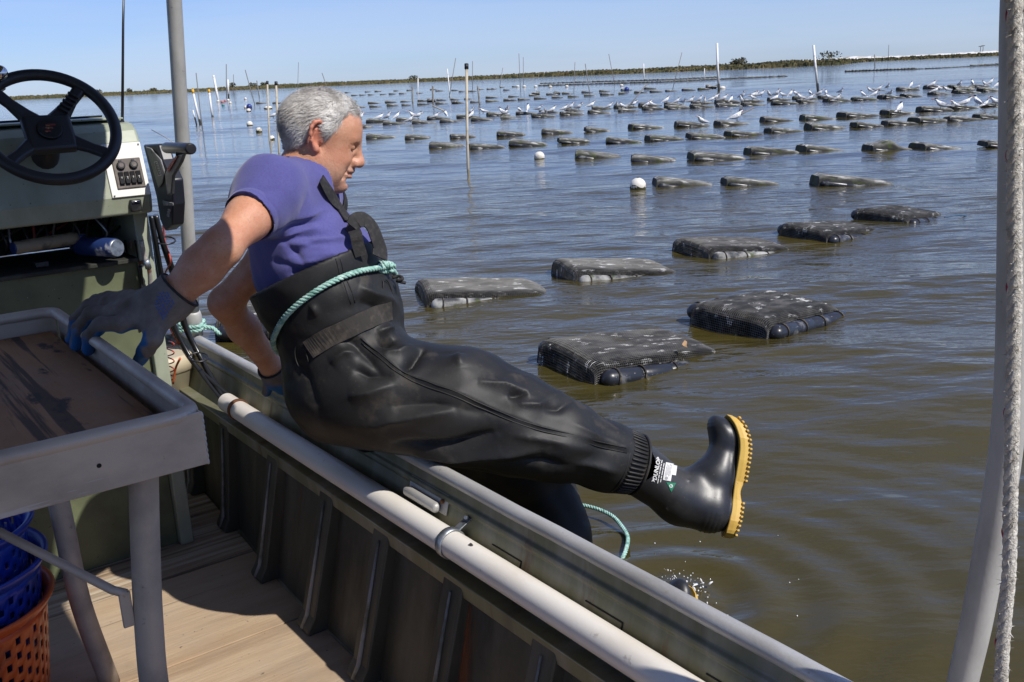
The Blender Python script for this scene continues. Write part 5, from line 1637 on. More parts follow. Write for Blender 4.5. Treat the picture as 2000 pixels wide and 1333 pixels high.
def sdf_mesh(f, lo, hi, h, Bk=8):
    lo = np.array(lo, float); hi = np.array(hi, float)
    nb = np.ceil((hi - lo) / (h * Bk)).astype(int)
    I = np.stack(np.meshgrid(*[np.arange(n) for n in nb], indexing='ij'), -1).reshape(-1, 3)
    c = lo + (I + .5) * Bk * h
    d = f(c)
    act = I[np.abs(d) < Bk * h * 0.9 * 1.35]
    n1 = Bk + 1
    off = np.stack(np.meshgrid(*[np.arange(n1)] * 3, indexing='ij'), -1).reshape(-1, 3)
    vals = np.empty((len(act), n1, n1, n1), np.float32)
    CH = max(1, 300000 // n1 ** 3)
    for s in range(0, len(act), CH):
        a = act[s:s + CH]
        g = (a[:, None, :] * Bk + off[None]).reshape(-1, 3)
        vals[s:s + CH] = f(lo + g * h).reshape(-1, n1, n1, n1)
    N = nb * Bk + 4
    sg = vals < 0
    c8 = [(i, j, k) for i in (0, 1) for j in (0, 1) for k in (0, 1)]
    def cor(A, i, j, k): return A[:, i:i + Bk, j:j + Bk, k:k + Bk]
    cnt = sum(cor(sg, *o).astype(np.int8) for o in c8)
    ac = (cnt > 0) & (cnt < 8)
    bi, ci, cj, ck = np.nonzero(ac)
    cell = act[bi] * Bk + np.stack([ci, cj, ck], -1)
    V8 = {o: vals[bi, ci + o[0], cj + o[1], ck + o[2]] for o in c8}
    acc = np.zeros((len(cell), 3)); num = np.zeros(len(cell))
    for o in c8:
        for ax in range(3):
            if o[ax]: continue
            o2 = list(o); o2[ax] = 1; o2 = tuple(o2)
            a, b = V8[o], V8[o2]
            m = (a < 0) != (b < 0)
            t = np.where(m, a / np.where(m, a - b, 1), 0)
            p = np.array(o, float)[None] + np.zeros((len(cell), 3)); p[:, ax] += t
            acc[m] += p[m]; num[m] += 1
    verts = lo + (cell + acc / num[:, None]) * h
    gid = (cell[:, 0] + 1) * (N[1] * N[2]) + (cell[:, 1] + 1) * N[2] + cell[:, 2] + 1
    order = np.argsort(gid); sgid = gid[order]
    def look(g):
        i = np.searchsorted(sgid, g); i = np.minimum(i, len(sgid) - 1)
        return np.where(sgid[i] == g, order[i], -1)
    st = np.array([N[1] * N[2], N[2], 1])
    faces = []
    for ax in range(3):
        o2 = [0, 0, 0]; o2[ax] = 1
        a, b = V8[(0, 0, 0)], V8[tuple(o2)]
        m = (a < 0) != (b < 0)
        g = gid[m]; fl = a[m] < 0
        u, w = st[(ax + 1) % 3], st[(ax + 2) % 3]
        q = np.stack([look(g), look(g - u), look(g - u - w), look(g - w)], -1)
        q[~fl] = q[~fl][:, ::-1]
        faces.append(q[(q >= 0).all(1)])
    F = np.vstack(faces)
    return verts, F


def vnormals(v, f):
    n = np.zeros_like(v)
    e = np.cross(v[f[:, 2]] - v[f[:, 0]], v[f[:, 3]] - v[f[:, 1]])
    for k in range(4): np.add.at(n, f[:, k], e)
    return n / (np.linalg.norm(n, axis=1)[:, None] + 1e-12)


def relax(v, f, it=2, lam=.5):
    for _ in range(it):
        s = np.zeros_like(v); c = np.zeros(len(v))
        for a, b in ((0, 1), (1, 2), (2, 3), (3, 0)):
            np.add.at(s, f[:, a], v[f[:, b]]); np.add.at(c, f[:, a], 1)
            np.add.at(s, f[:, b], v[f[:, a]]); np.add.at(c, f[:, b], 1)
        v = v + lam * (s / np.maximum(c, 1)[:, None] - v)
    return v


def polydist(p, path):
    """distance to a polyline and the parameter along it"""
    d = np.full(len(p), 9.0); u = np.zeros(len(p)); n = len(path) - 1
    for i in range(n):
        a, b = path[i], path[i + 1]; ba = b - a
        t = np.clip(((p - a) @ ba) / (ba @ ba), 0, 1)
        e = np.linalg.norm(p - a - t[:, None] * ba, axis=1)
        m = e < d; d[m] = e[m]; u[m] = (i + t[m]) / n
    return d, u


def surf(px, py, f, d0=1.6, d1=3.4):
    """first hit of the view ray with the distance field: a point ON the modelled surface"""
    r = ray(px, py); ln = np.linalg.norm(r); r = r / ln
    t = d0
    for _ in range(80):
        e = float(f((CAM_P + r * t)[None])[0])
        if e < .0006: return CAM_P + r * t
        t += max(e * .8, .0006)
        if t > d1 * 1.3: break
    return None


def add_attr(o, name, val):
    a = o.data.attributes.new(name, 'FLOAT', 'POINT'); a.data.foreach_set('value', np.asarray(val, np.float32))


class Noise3:
    def __init__(s, seed, n=16, lo=1.0, hi=3.0, aniso=(1, 1, 1)):
        g = np.random.default_rng(seed)
        k = g.normal(0, 1, (n, 3)); k /= np.linalg.norm(k, axis=1)[:, None]
        s.k = k * (lo * (hi / lo) ** g.random(n))[:, None] * 2 * math.pi * np.array(aniso); s.p = g.random(n) * 6.28; s.n = n

    def __call__(s, p): return np.sin(p @ s.k.T + s.p).sum(1) / math.sqrt(s.n)


# ------------------------------------------------------------ head frame
HC = atd(630, 272, 2.50)
hv = ray(630, 272); hv = hv / np.linalg.norm(hv)
h_r = cam_rt - hv * (cam_rt @ hv); h_r /= np.linalg.norm(h_r)
h_u = np.cross(h_r, hv)
HP, HY = math.radians(16.5), math.radians(3)
HF = h_r * math.cos(HP) - h_u * math.sin(HP); HU = h_r * math.sin(HP) + h_u * math.cos(HP)
HF, HL = HF * math.cos(HY) + hv * math.sin(HY), hv * math.cos(HY) - HF * math.sin(HY)


def to_head(p):
    q = p - HC
    return np.stack([q @ HF, q @ HL, q @ HU], -1)


def from_head(x, y, z): return HC + HF * x + HL * y + HU * z


EAR = [(-.014, .036), (-.026, .040), (-.037, .034), (-.042, .020), (-.040, .004), (-.034, -.010), (-.026, -.022), (-.017, -.030)]


def head_sdf(p):
    q = to_head(p)
    s = q.copy(); s[:, 1] = np.abs(s[:, 1])           # both sides alike
    d = ell(q, (-.014, 0, .030), (.100, .078, .088))
    d = smin(d, ell(q, (.022, 0, .028), (.062, .068, .070)), .04)
    d = smin(d, ell(q, (.026, 0, -.030), (.050, .058, .080)), .03)
    d = smin(d, ell(s, (.030, .037, -.030), (.040, .030, .038)), .022)
    d = smin(d, rcone(s, (-.012, .054, -.052), (.058, .018, -.104), .022, .020), .025)
    d = smin(d, ell(q, (.073, 0, -.101), (.020, .025, .020)), .016)
    d = smin(d, ell(q, (.018, 0, -.086), (.050, .046, .034)), .03)
    d = smin(d, ell(s, (.024, .043, -.066), (.042, .026, .036)), .03)
    d = smin(d, ell(q, (.058, 0, -.062), (.028, .034, .030)), .02)
    # brow
    d = smin(d, rcone(s, (.080, .010, .025), (.065, .045, .021), .0105, .0115), .012)
    # eye socket and closed lid
    d = smax(d, -ell(s, (.0880, .038, .000), (.0170, .0200, .0120)), .008)
    d = smin(d, ell(s, (.0635, .0360, .0005), (.0180, .0185, .0140)), .003)
    d = smax(d, -chain(s, [V3(.0800, .026, -.0070), V3(.0765, .040, -.0080), V3(.0640, .0540, -.0040)], [.0018, .0020, .0016], .001), .002)
    d = smax(d, -chain(s, [V3(.0795, .026, .0080), V3(.0760, .040, .0092), V3(.0640, .0540, .0050)], [.0016, .0016, .0012], .001), .003)
    # bag under the eye
    d = smin(d, rcone(s, (.073, .026, -.0175), (.059, .047, -.0155), .006, .006), .010)
    # nose
    d = smin(d, rcone(q, (.083, 0, .016), (.1035, 0, -.026), .0095, .0125), .016)
    d = smin(d, ell(q, (.1035, 0, -.033), (.0145, .0135, .0125)), .010)
    d = smin(d, ell(s, (.0925, .0125, -.0375), (.0125, .0085, .0095)), .008)
    d = smax(d, -ell(s, (.0985, .0075, -.0475), (.0065, .0040, .0045)), .004)
    # mouth: lips and the line between
    d = smin(d, rcone(s, (.0925, .0, -.0570), (.078, .025, -.0620), .0078, .0045), .009)
    d = smin(d, rcone(s, (.0890, .0, -.0745), (.077, .022, -.0705), .0082, .0050), .009)
    d = smax(d, -chain(s, [V3(.1010, .0, -.0660), V3(.0850, .020, -.0665), V3(.0700, .0370, -.0590)], [.0032, .0034, .0030], .002), .004)
    d = smin(d, ell(s, (.056, .036, -.034), (.022, .020, .019)), .014)
    d = smax(d, -ell(s, (.089, 0, -.0865), (.008, .02, .0055)), .012)
    # cheek folds
    d = smax(d, -rcone(s, (.0885, .0235, -.040), (.0715, .0400, -.073), .0048, .0030), .008)
    d = smax(d, -rcone(s, (.060, .045, -.085), (.074, .034, -.078), .0018, .001), .010)
    # forehead lines
    for z0 in (.042, .052, .062):
        d = smax(d, -rcone(s, (.094 - (z0 - .03) * .55, .0, z0), (.066, .052, z0 - .004), .0012, .0006), .004)
    # crow's feet
    for z0, z1 in ((.004, .012), (-.003, -.004), (-.009, -.018)):
        d = smax(d, -rcone(s, (.064, .0500, z0), (.052, .0605, z1), .0010, .0006), .003)
    # ear
    e = ell(s, (-.026, .0735, .002), (.018, .0075, .032))
    tip = []
    for (x, z) in EAR: tip.append((x + .004, .0795 + .006 * (z > -.02) * (1 - abs(z - .01) * 12) + (-.014 - x) * .25, z))
    e = smin(e, chain(s, tip, [.0044, .0052, .0055, .0053, .0050, .0050, .0056, .0070], .004), .005)
    e = smin(e, ell(s, (-.014, .080, -.028), (.0085, .0055, .010)), .006)
    e = smin(e, rcone(s, (-.026, .083, .019), (-.026, .0815, -.010), .0036, .0036), .004)
    e = smax(e, -ell(s, (-.018, .0885, -.004), (.0085, .0085, .0120)), .005)
    e = smax(e, -rcone(s, (-.0325, .089, .018), (-.0335, .089, -.006), .0036, .003), .004)
    e = smin(e, ell(s, (-.0055, .0775, -.006), (.0045, .0055, .0075)), .004)
    d = smin(d, e, .006)
    return d


NB = atd(596, 345, 2.50)
SR = atd(534, 374, 2.345)
SL = atd(612, 402, 2.70)
ER = atd(432, 484, 2.15)
WRI = atd(332, 586, 2.165)
EL_ = atd(440, 592, 2.74)
WL = atd(536, 724, 2.98)
CH1 = atd(588, 435, 2.53)
BEL = atd(652, 600, 2.57)
PEL = atd(692, 745, 2.58)


def arms_sdf(p, grow=0.0):
    m1 = SR * .5 + ER * .5; m2 = ER * .62 + WRI * .38
    # elbow drops a little behind the line of the arm
    a = chain(p, [SR, m1, ER, m2, WRI, WRI * 1.25 - ER * .25], [.055, .0475, .0400, .0430, .0355, .034], .03) - grow
    n1 = SL * .5 + EL_ * .5; n2 = EL_ * .65 + WL * .35
    b = chain(p, [SL, n1, EL_, n2, WL, WL * 1.2 - EL_ * .2], [.055, .048, .042, .042, .033, .032], .03) - grow
    return a, b


def body_sdf(p):
    d = np.full(len(p), 9.0)
    q = to_head(p)
    near = np.linalg.norm(p - HC, axis=1) < .26
    dh = np.linalg.norm(p - HC, axis=1) - .10
    if near.any(): dh[near] = head_sdf(p[near])
    neck = chain(p, [from_head(-.020, 0, -.035), from_head(-.022, 0, -.085), NB], [.058, .060, .064], .03)
    neck = smin(neck, rcone(p, from_head(.004, 0, -.088), NB + HF * .015 - HU * .02, .040, .046), .04)
    d = smin(dh, neck, .022)
    d = smin(d, chain(p, [SR, NB - BZ * .03 - HF * .02, SL], [.050, .056, .050], .03), .04)
    tor = chain(p, [NB - BZ * .06 - HF * .03, CH1 - HF * .03, BEL, PEL], [.055, .070, .085, .10], .05)
    d = smin(d, tor, .04)
    a, b = arms_sdf(p)
    d = smin(d, a, .03); d = smin(d, b, .03)
    return d


t_person = thing('person', 'person in purple shirt and black chest waders sitting on the rail, one leg out', 'person', B(1.12, 2.2, .63))

# ------------------------------------------------------------ skin
v, f = sdf_mesh(body_sdf, (-1.00, 1.90, .60), (-.18, 2.98, 1.57), .0032)
v = relax(v, f, 1, .4)
qh = to_head(v)
nrm = vnormals(v, f)
M_skin, st, sp_ = new_mat('weathered_skin')


def attr(t, n):
    a = nd(t, 'ShaderNodeAttribute'); a.attribute_name = n; return a.outputs['Fac']


def mixc(t, fac, a, b):
    mx = nd(t, 'ShaderNodeMix'); mx.data_type = 'RGBA'
    if isinstance(a, tuple): mx.inputs['A'].default_value = rgba(a)
    else: t.links.new(a, mx.inputs['A'])
    if isinstance(b, tuple): mx.inputs['B'].default_value = rgba(b)
    else: t.links.new(b, mx.inputs['B'])
    if isinstance(fac, float): mx.inputs['Factor'].default_value = fac
    else: t.links.new(fac, mx.inputs['Factor'])
    return mx.outputs['Result']


def mul(t, a, b):
    m = nd(t, 'ShaderNodeMath', operation='MULTIPLY'); m.use_clamp = True
    t.links.new(a, m.inputs[0])
    if isinstance(b, float): m.inputs[1].default_value = b
    else: t.links.new(b, m.inputs[1])
    return m.outputs[0]


vec = nd(st, 'ShaderNodeTexCoord').outputs['Object']
c_ = mixc(st, noise_mask(st, vec, 22, .35, .68, 5), (0.52, 0.245, 0.140), (0.60, 0.325, 0.210))
c_ = mixc(st, mul(st, noise_mask(st, vec, 9, .44, .66, 5), .6), c_, (0.50, 0.185, 0.105))
c_ = mixc(st, mul(st, noise_mask(st, vec, 45, .50, .70, 4), .45), c_, (0.62, 0.36, 0.25))
c_ = mixc(st, mul(st, noise_mask(st, vec, 150, .57, .70, 3), .40), c_, (0.30, 0.125, 0.070))
c_ = mixc(st, mul(st, noise_mask(st, vec, 420, .52, .66, 2), .25), c_, (0.36, 0.17, 0.10))
c_ = mixc(st, attr(st, 'flush'), c_, (0.50, 0.175, 0.115))
c_ = mixc(st, mul(st, attr(st, 'stubble'), noise_mask(st, vec, 520, .46, .66, 2)), c_, (0.36, 0.27, 0.22))
c_ = mixc(st, mul(st, attr(st, 'scalp'), .8), c_, (0.20, 0.17, 0.15))
c_ = mixc(st, attr(st, 'lip'), c_, (0.40, 0.16, 0.12))
c_ = mixc(st, attr(st, 'lash'), c_, (0.09, 0.05, 0.035))
st.links.new(c_, sp_.inputs['Base Color'])
sp_.inputs['Roughness'].default_value = .48
sp_.inputs['Subsurface Weight'].default_value = .12
sp_.inputs['Subsurface Radius'].default_value = (0.012, 0.005, 0.003)
sp_.inputs['Subsurface Scale'].default_value = .5
bp1 = nd(st, 'ShaderNodeBump'); bp1.inputs['Strength'].default_value = .5; bp1.inputs['Distance'].default_value = .0022
st.links.new(noise_mask(st, vec, 190, 0, 1, 4), bp1.inputs['Height']); st.links.new(bp1.outputs['Normal'], sp_.inputs['Normal'])

x_, y_, z_ = qh.T
ya = np.abs(y_)
sm = lambda a, lo, hi: np.clip((a - lo) / (hi - lo), 0, 1)
inhead = np.linalg.norm(v - HC, axis=1) < .19


def hair_mask(x, ya, z):
    """1 where hair grows"""
    xf = np.interp(z, [-.03, .0, .02, .04, .06, .085, .12], [-.004, .010, .020, .028, .036, .050, .075])
    xf = xf + np.where(ya < .05, .035 * (1 - ya / .05) ** .5 * np.clip((z - .05) / .03, 0, 1), 0)
    front = np.clip((xf - x) / .012, 0, 1)
    low = np.interp(x, [-.12, -.09, -.056, -.042, -.030, -.012, .002, .02], [-.066, -.062, -.048, -.030, .030, .036, -.014, -.004])
    return front * np.clip((z - low) / .010, 0, 1)


hm = hair_mask(x_, ya, z_) * inhead
hm = hm * (1 - ((ya > .0745) & (x_ < .0) & (x_ > -.052) & (z_ > -.05) & (z_ < .05)))
body = np_obj('body', v, f, M_skin, t_person)
add_attr(body, 'scalp', hm)
add_attr(body, 'flush', (np.exp(-((x_ - .105) ** 2 + ya ** 2 + (z_ + .034) ** 2) / .018 ** 2) * .55 + sm(ya, .0735, .080) * (x_ < .0) * (x_ > -.05) * (np.abs(z_) < .05) * .7 + np.exp(-((x_ - .05) ** 2 + (ya - .055) ** 2 + (z_ + .03) ** 2) / .03 ** 2) * .25 + .5 * sm(-z_, .085, .15) * (x_ > -.05)) * inhead)
jaw = sm(-z_, .040, .075) * sm(x_, -.02, .02) + np.exp(-((x_ - .095) ** 2 / .02 ** 2 + (z_ + .052) ** 2 / .010 ** 2))
add_attr(body, 'stubble', np.clip(jaw, 0, 1) * inhead * (z_ > -.135))
lash = np.min([polydist(np.stack([x_, ya, z_], -1), [V3(.0800, .026, -.0070), V3(.0765, .040, -.0080), V3(.0640, .0540, -.0040)])[0]], 0)
add_attr(body, 'lash', np.exp(-(lash / .0016) ** 2) * inhead * .55)
add_attr(body, 'lip', np.exp(-(((z_ + .0655) / .009) ** 2 + ((x_ - .088) / .014) ** 2 + (ya / .024) ** 4)) * inhead * .7)

# ------------------------------------------------------------ hair
def hair_shell(p):
    q = to_head(p)
    m = hair_mask(q[:, 0], np.abs(q[:, 1]), q[:, 2])
    d = head_core(q)
    return d - (-.004 + .0095 * m)


def head_core(q):
    d = ell(q, (-.014, 0, .030), (.100, .078, .088))
    d = smin(d, ell(q, (.022, 0, .028), (.062, .068, .070)), .04)
    nk = rcone(q, (-.020, 0, -.035), (-.022, 0, -.085), .058, .062)
    return smin(d, nk, .022)


M_hair, ht, hp = new_mat('grey_hair')
hvec = nd(ht, 'ShaderNodeTexCoord').outputs['Object']
hc = mixc(ht, noise_mask(ht, hvec, 40, .38, .62, 4), (0.27, 0.235, 0.205), (0.50, 0.465, 0.43))
hc = mixc(ht, attr(ht, 'grey'), hc, (0.78, 0.76, 0.72))
ht.links.new(hc, hp.inputs['Base Color']); hp.inputs['Roughness'].default_value = .5
hvts, hf = sdf_mesh(hair_shell, HC - .17, HC + .17, .004)
hq = to_head(hvts); hmm = hair_mask(hq[:, 0], np.abs(hq[:, 1]), hq[:, 2])
keep = (hmm[hf] > .25).all(1)
used = np.unique(hf[keep]); remap = -np.ones(len(hvts), int); remap[used] = np.arange(len(used))
hn = vnormals(hvts, hf)
nz = Noise3(3, 24, 30, 120)
sv = hvts[used] + hn[used] * (nz(hvts[used]) * .0007)[:, None]; sf = remap[hf[keep]]
# strands
g = np.random.default_rng(21)
cand = np.nonzero(hmm > .15)[0]
ns = 21000
ci = g.choice(cand, ns)
root = hvts[ci] + g.normal(0, .0018, (ns, 3)); nn = hn[ci]
ql = to_head(root)
# combing: back and down over the sides, forward-up at the front
flow = np.stack([-.75 + .5 * sm(ql[:, 2], .06, .12), .35 * np.sign(ql[:, 1]) * sm(ql[:, 2], .05, .11), -.55 + .3 * sm(ql[:, 2], .04, .1)], -1)
lockn = [Noise3(60 + i_, 14, 12, 34) for i_ in range(4)]
flow += np.stack([lockn[i_](root) for i_ in range(3)], -1) * .30 + g.normal(0, .10, (ns, 3))
fl = flow[:, :1] * HF + flow[:, 1:2] * HL + flow[:, 2:] * HU
fl -= nn * (fl * nn).sum(1)[:, None]; fl /= np.linalg.norm(fl, axis=1)[:, None]
Lh = g.uniform(.012, .024, ns) * (0.45 + .55 * sm(ql[:, 2], -.04, .05))
side = np.cross(fl, nn); side /= np.linalg.norm(side, axis=1)[:, None]
wv = .00032
r0 = root - nn * .001
mid = root + fl * Lh[:, None] * .55 + nn * Lh[:, None] * .15
end = root + fl * Lh[:, None] + nn * Lh[:, None] * (.13 + .07 * g.normal(0, 1, ns))[:, None]
S = np.stack([r0 - side * wv, r0 + side * wv, mid + side * wv, mid - side * wv, end + side * wv * .3, end - side * wv * .3], 1).reshape(-1, 3)
b = np.arange(ns)[:, None] * 6
Fs = np.vstack([b + np.array([[0, 1, 2, 3]]), b + np.array([[3, 2, 4, 5]])])
# eyebrows
nbw = 260
bx = g.uniform(0, 1, nbw); sgn = np.where(g.random(nbw) < .5, -1, 1)
bq = np.stack([.0915 - .017 * bx ** 1.4, sgn * (.012 + .034 * bx), .024 + .006 * np.sin(bx * 2.4) + g.normal(0, .0018, nbw)], -1)
b0 = np.array([from_head(*r) for r in bq]); be = np.array([from_head(*(r + np.array([.002 - .006 * t, s * .006, .003 * g.normal() - .001]))) for r, s, t in zip(bq, sgn, bx)])
bs = np.repeat((HU * .0005)[None], nbw, 0)
S2 = np.stack([b0 - bs, b0 + bs, be + bs * .4, be - bs * .4], 1).reshape(-1, 3)
F2 = np.arange(nbw)[:, None] * 4 + np.array([[0, 1, 2, 3]])
av = np.vstack([sv, S, S2]); af = np.vstack([sf, Fs + len(sv), F2 + len(sv) + len(S)])
hair = np_obj('hair', av, af, M_hair, t_person)
top_w = lambda q: .42 + .45 * sm(q[:, 0], -.06, .05) * sm(.075 - q[:, 2] * .6, 0, .08)
ga_ = np.clip(top_w(ql) + .28 * lockn[3](root) + g.normal(0, .16, ns), 0, 1)
add_attr(hair, 'grey', np.concatenate([np.clip(top_w(to_head(sv)) - .1, 0, 1) * .6, np.repeat(ga_, 6), np.repeat(np.clip(.5 + g.normal(0, .25, nbw), 0, 1), 4)]))

# ------------------------------------------------------------ shirt
SLV = SR + (ER - SR) * .50
SLVL = SL + (EL_ - SL) * .52


def shirt_sdf(p):
    up = (NB - BEL); up /= np.linalg.norm(up)
    fr = HF - up * (HF @ up); fr /= np.linalg.norm(fr); sd = np.cross(up, fr)
    ax = (fr, sd, up)
    d = ell(p, atd(600, 502, 2.53), (.136, .185, .145), ax)
    d = smin(d, ell(p, atd(566, 434, 2.53), (.104, .180, .125), ax), .05)
    d = smin(d, ell(p, atd(564, 384, 2.53), (.078, .175, .078), ax), .05)
    d = smin(d, ell(p, BEL + up * .08, (.150, .180, .16), ax), .06)
    d = smin(d, chain(p, [SR, NB - up * .015, SL], [.074, .080, .074], .03), .05)
    a = chain(p, [SR, (SR + SLV) / 2, SLV + (ER - SR) * .10], [.074, .0655, .0665], .03)
    da = (ER - SR) / np.linalg.norm(ER - SR)
    a = smax(a, (p - SLV) @ da, .006)
    a = smax(a, -(rcone(p, SLV - da * .05, SLV + da * .2, .0545, .060)), .004)
    b = chain(p, [SL, (SL + SLVL) / 2, SLVL + (EL_ - SL) * .1], [.080, .078, .080], .03)
    db = (EL_ - SL) / np.linalg.norm(EL_ - SL)
    b = smax(b, (p - SLVL) @ db, .006)
    d = smin(d, a, .045); d = smin(d, b, .045)
    # neck opening
    nq = from_head(-.024, 0, -.075)
    ndir = (HU * .90 + HF * .42); ndir /= np.linalg.norm(ndir)
    open_ = chain(p, [from_head(-.034, 0, -.020), from_head(-.022, 0, -.074), from_head(.030, 0, -.118), from_head(.064, 0, -.128)], [.080, .078, .074, .066], .02)
    open_ = smin(open_, rcone(p, from_head(.05, 0, -.09), from_head(.09, 0, -.08), .06, .06), .02)
    d = smax(d, -open_, .006)
    return d


v, f = sdf_mesh(shirt_sdf, (-.95, 2.02, .80), (-.20, 2.98, 1.47), .0042)
n = vnormals(v, f)


def fold(v, n, pts, amp, w, sdf=None, taper=True):
    dd, u = polydist(v, pts)
    t = np.sin(np.pi * np.clip(u, 0.02, .98)) ** .6 if taper else 1
    return amp * t * np.exp(-(dd / w) ** 1.2)


def pxpath(pxs, sdf):
    out = []
    for (x, y) in pxs:
        q = surf(x, y, sdf)
        if q is not None: out.append(q)
    return out


nzs = Noise3(5, 20, 2.5, 7)
nzf = Noise3(6, 20, 9, 24, (1, 1, .6))
hgt = .0035 * nzs(v) + .0007 * nzf(v)
for pxs, amp, w in [
        ([(548, 452), (585, 440), (630, 432)], -.007, .012), ([(552, 470), (600, 462), (660, 462)], -.008, .011), ([(560, 500), (610, 480), (680, 474)], -.007, .010),
        ([(545, 480), (590, 478), (640, 488)], .006, .012), ([(530, 510), (570, 520), (610, 540)], -.006, .012), ([(560, 455), (590, 410), (604, 375)], -.003, .018),
        ([(600, 470), (640, 470), (676, 462)], .008, .010), ([(560, 520), (610, 512), (660, 500)], .009, .012), ([(565, 535), (600, 530), (640, 522)], -.008, .008), ([(545, 465), (575, 490), (600, 520)], -.006, .009), ([(552, 460), (590, 452), (625, 446)], .006, .008), ([(480, 380), (510, 370), (545, 372)], -.003, .014), ([(600, 500), (650, 498), (690, 490)], .006, .010),
        ([(575, 430), (605, 420), (640, 408)], .005, .012), ([(600, 520), (640, 512), (690, 505)], -.006, .008), ([(620, 330), (640, 370), (668, 420)], .003, .010)]:
    pp_ = pxpath(pxs, shirt_sdf)
    if len(pp_) > 1: hgt += fold(v, n, pp_, amp, w)
v = v + n * (hgt * 1.7)[:, None]
# sewn sleeve hem
da = (ER - SR) / np.linalg.norm(ER - SR)
s_ = (v - SLV) @ da
near = np.linalg.norm(v - SLV, axis=1) < .14
v = v + n * (near * .0012 * (np.exp(-((s_ + .022) / .003) ** 2) * -1))[:, None]
M_shirt = mat('purple_cotton', (0.066, 0.066, 0.228), 0.92, layers=[dict(col=(0.086, 0.085, 0.27), scale=8, lo=.4, hi=.65), dict(col=(0.058, 0.05, 0.20), scale=260, lo=.45, hi=.65, detail=2, amount=.6)],
              bump=[dict(scale=420, strength=.28, dist=.0015), dict(scale=26, w=1.2)], sheen=.25)
np_obj('shirt', v, f, M_shirt, t_person)

# ------------------------------------------------------------ waders
RL = [atd(752, 768, 2.50), atd(900, 794, 2.50), atd(1000, 826, 2.49), atd(1085, 860, 2.49), atd(1180, 891, 2.53), atd(1230, 904, 2.55)]
RLr = [.152, .149, .125, .101, .082, .079]
LLg = [atd(760, 800, 2.74), atd(1000, 880, 2.80), atd(1040, 905, 2.80), atd(1100, 1040, 2.78), atd(1150, 1230, 2.76)]
LLr = [.140, .116, .106, .074, .070]
TOPC = atd(617, 532, 2.55)
w_up = (TOPC - BEL); w_up /= np.linalg.norm(w_up)
bib_n = -(cam_fw @ w_up)
hvb = ray(650, 590); hvb /= np.linalg.norm(hvb)
_r = cam_rt - hvb * (cam_rt @ hvb); _r /= np.linalg.norm(_r); _u = np.cross(_r, hvb)
BUP = _u * math.cos(math.radians(25)) - _r * math.sin(math.radians(25))    # normal of the bib opening
BFR = _r * math.cos(math.radians(25)) + _u * math.sin(math.radians(25))


def waders_sdf(p):
    def sq(c, k=.82):
        q = p - c
        return c + q - np.outer(q @ hvb, hvb) * (1 - k)
    c0 = BEL
    q = p - c0; q = q - np.outer(q @ hvb, hvb) * .16
    ps = c0 + q
    A0, A1, A2, A3 = TOPC + BUP * .06, TOPC, BEL, PEL
    d = chain(ps, [A0, A1, A2, A3 + _r * .0], [.172, .170, .164, .158], .05)
    d = smin(d, ell(p, PEL - _r * .03 - BZ * .012, (.145, .19, .150), (_r, hvb, _u)), .06)
    d = smin(d, chain(p, RL, RLr, .04), .05)
    ll = chain(p, LLg, LLr, .04)
    d = smin(d, ll, .05)
    # bib opening: cut square to the trunk
    d = smax(d, (p - (TOPC + BUP * .012)) @ BUP, .008)
    inner = chain(ps, [A0 + BUP * .1, A1, A2], [.165, .162, .156], .05)
    d = smax(d, -smax(inner, -((p - (TOPC - BUP * .05)) @ BUP), .01), .004)
    # end of the right leg at the boot cuff
    ld = (RL[-1] - RL[-2]); ld = ld / np.linalg.norm(ld)
    d = np.where(np.linalg.norm(p - RL[-1], axis=1) < .25, smax(d, (p - RL[-1]) @ ld, .004), d)
    return d


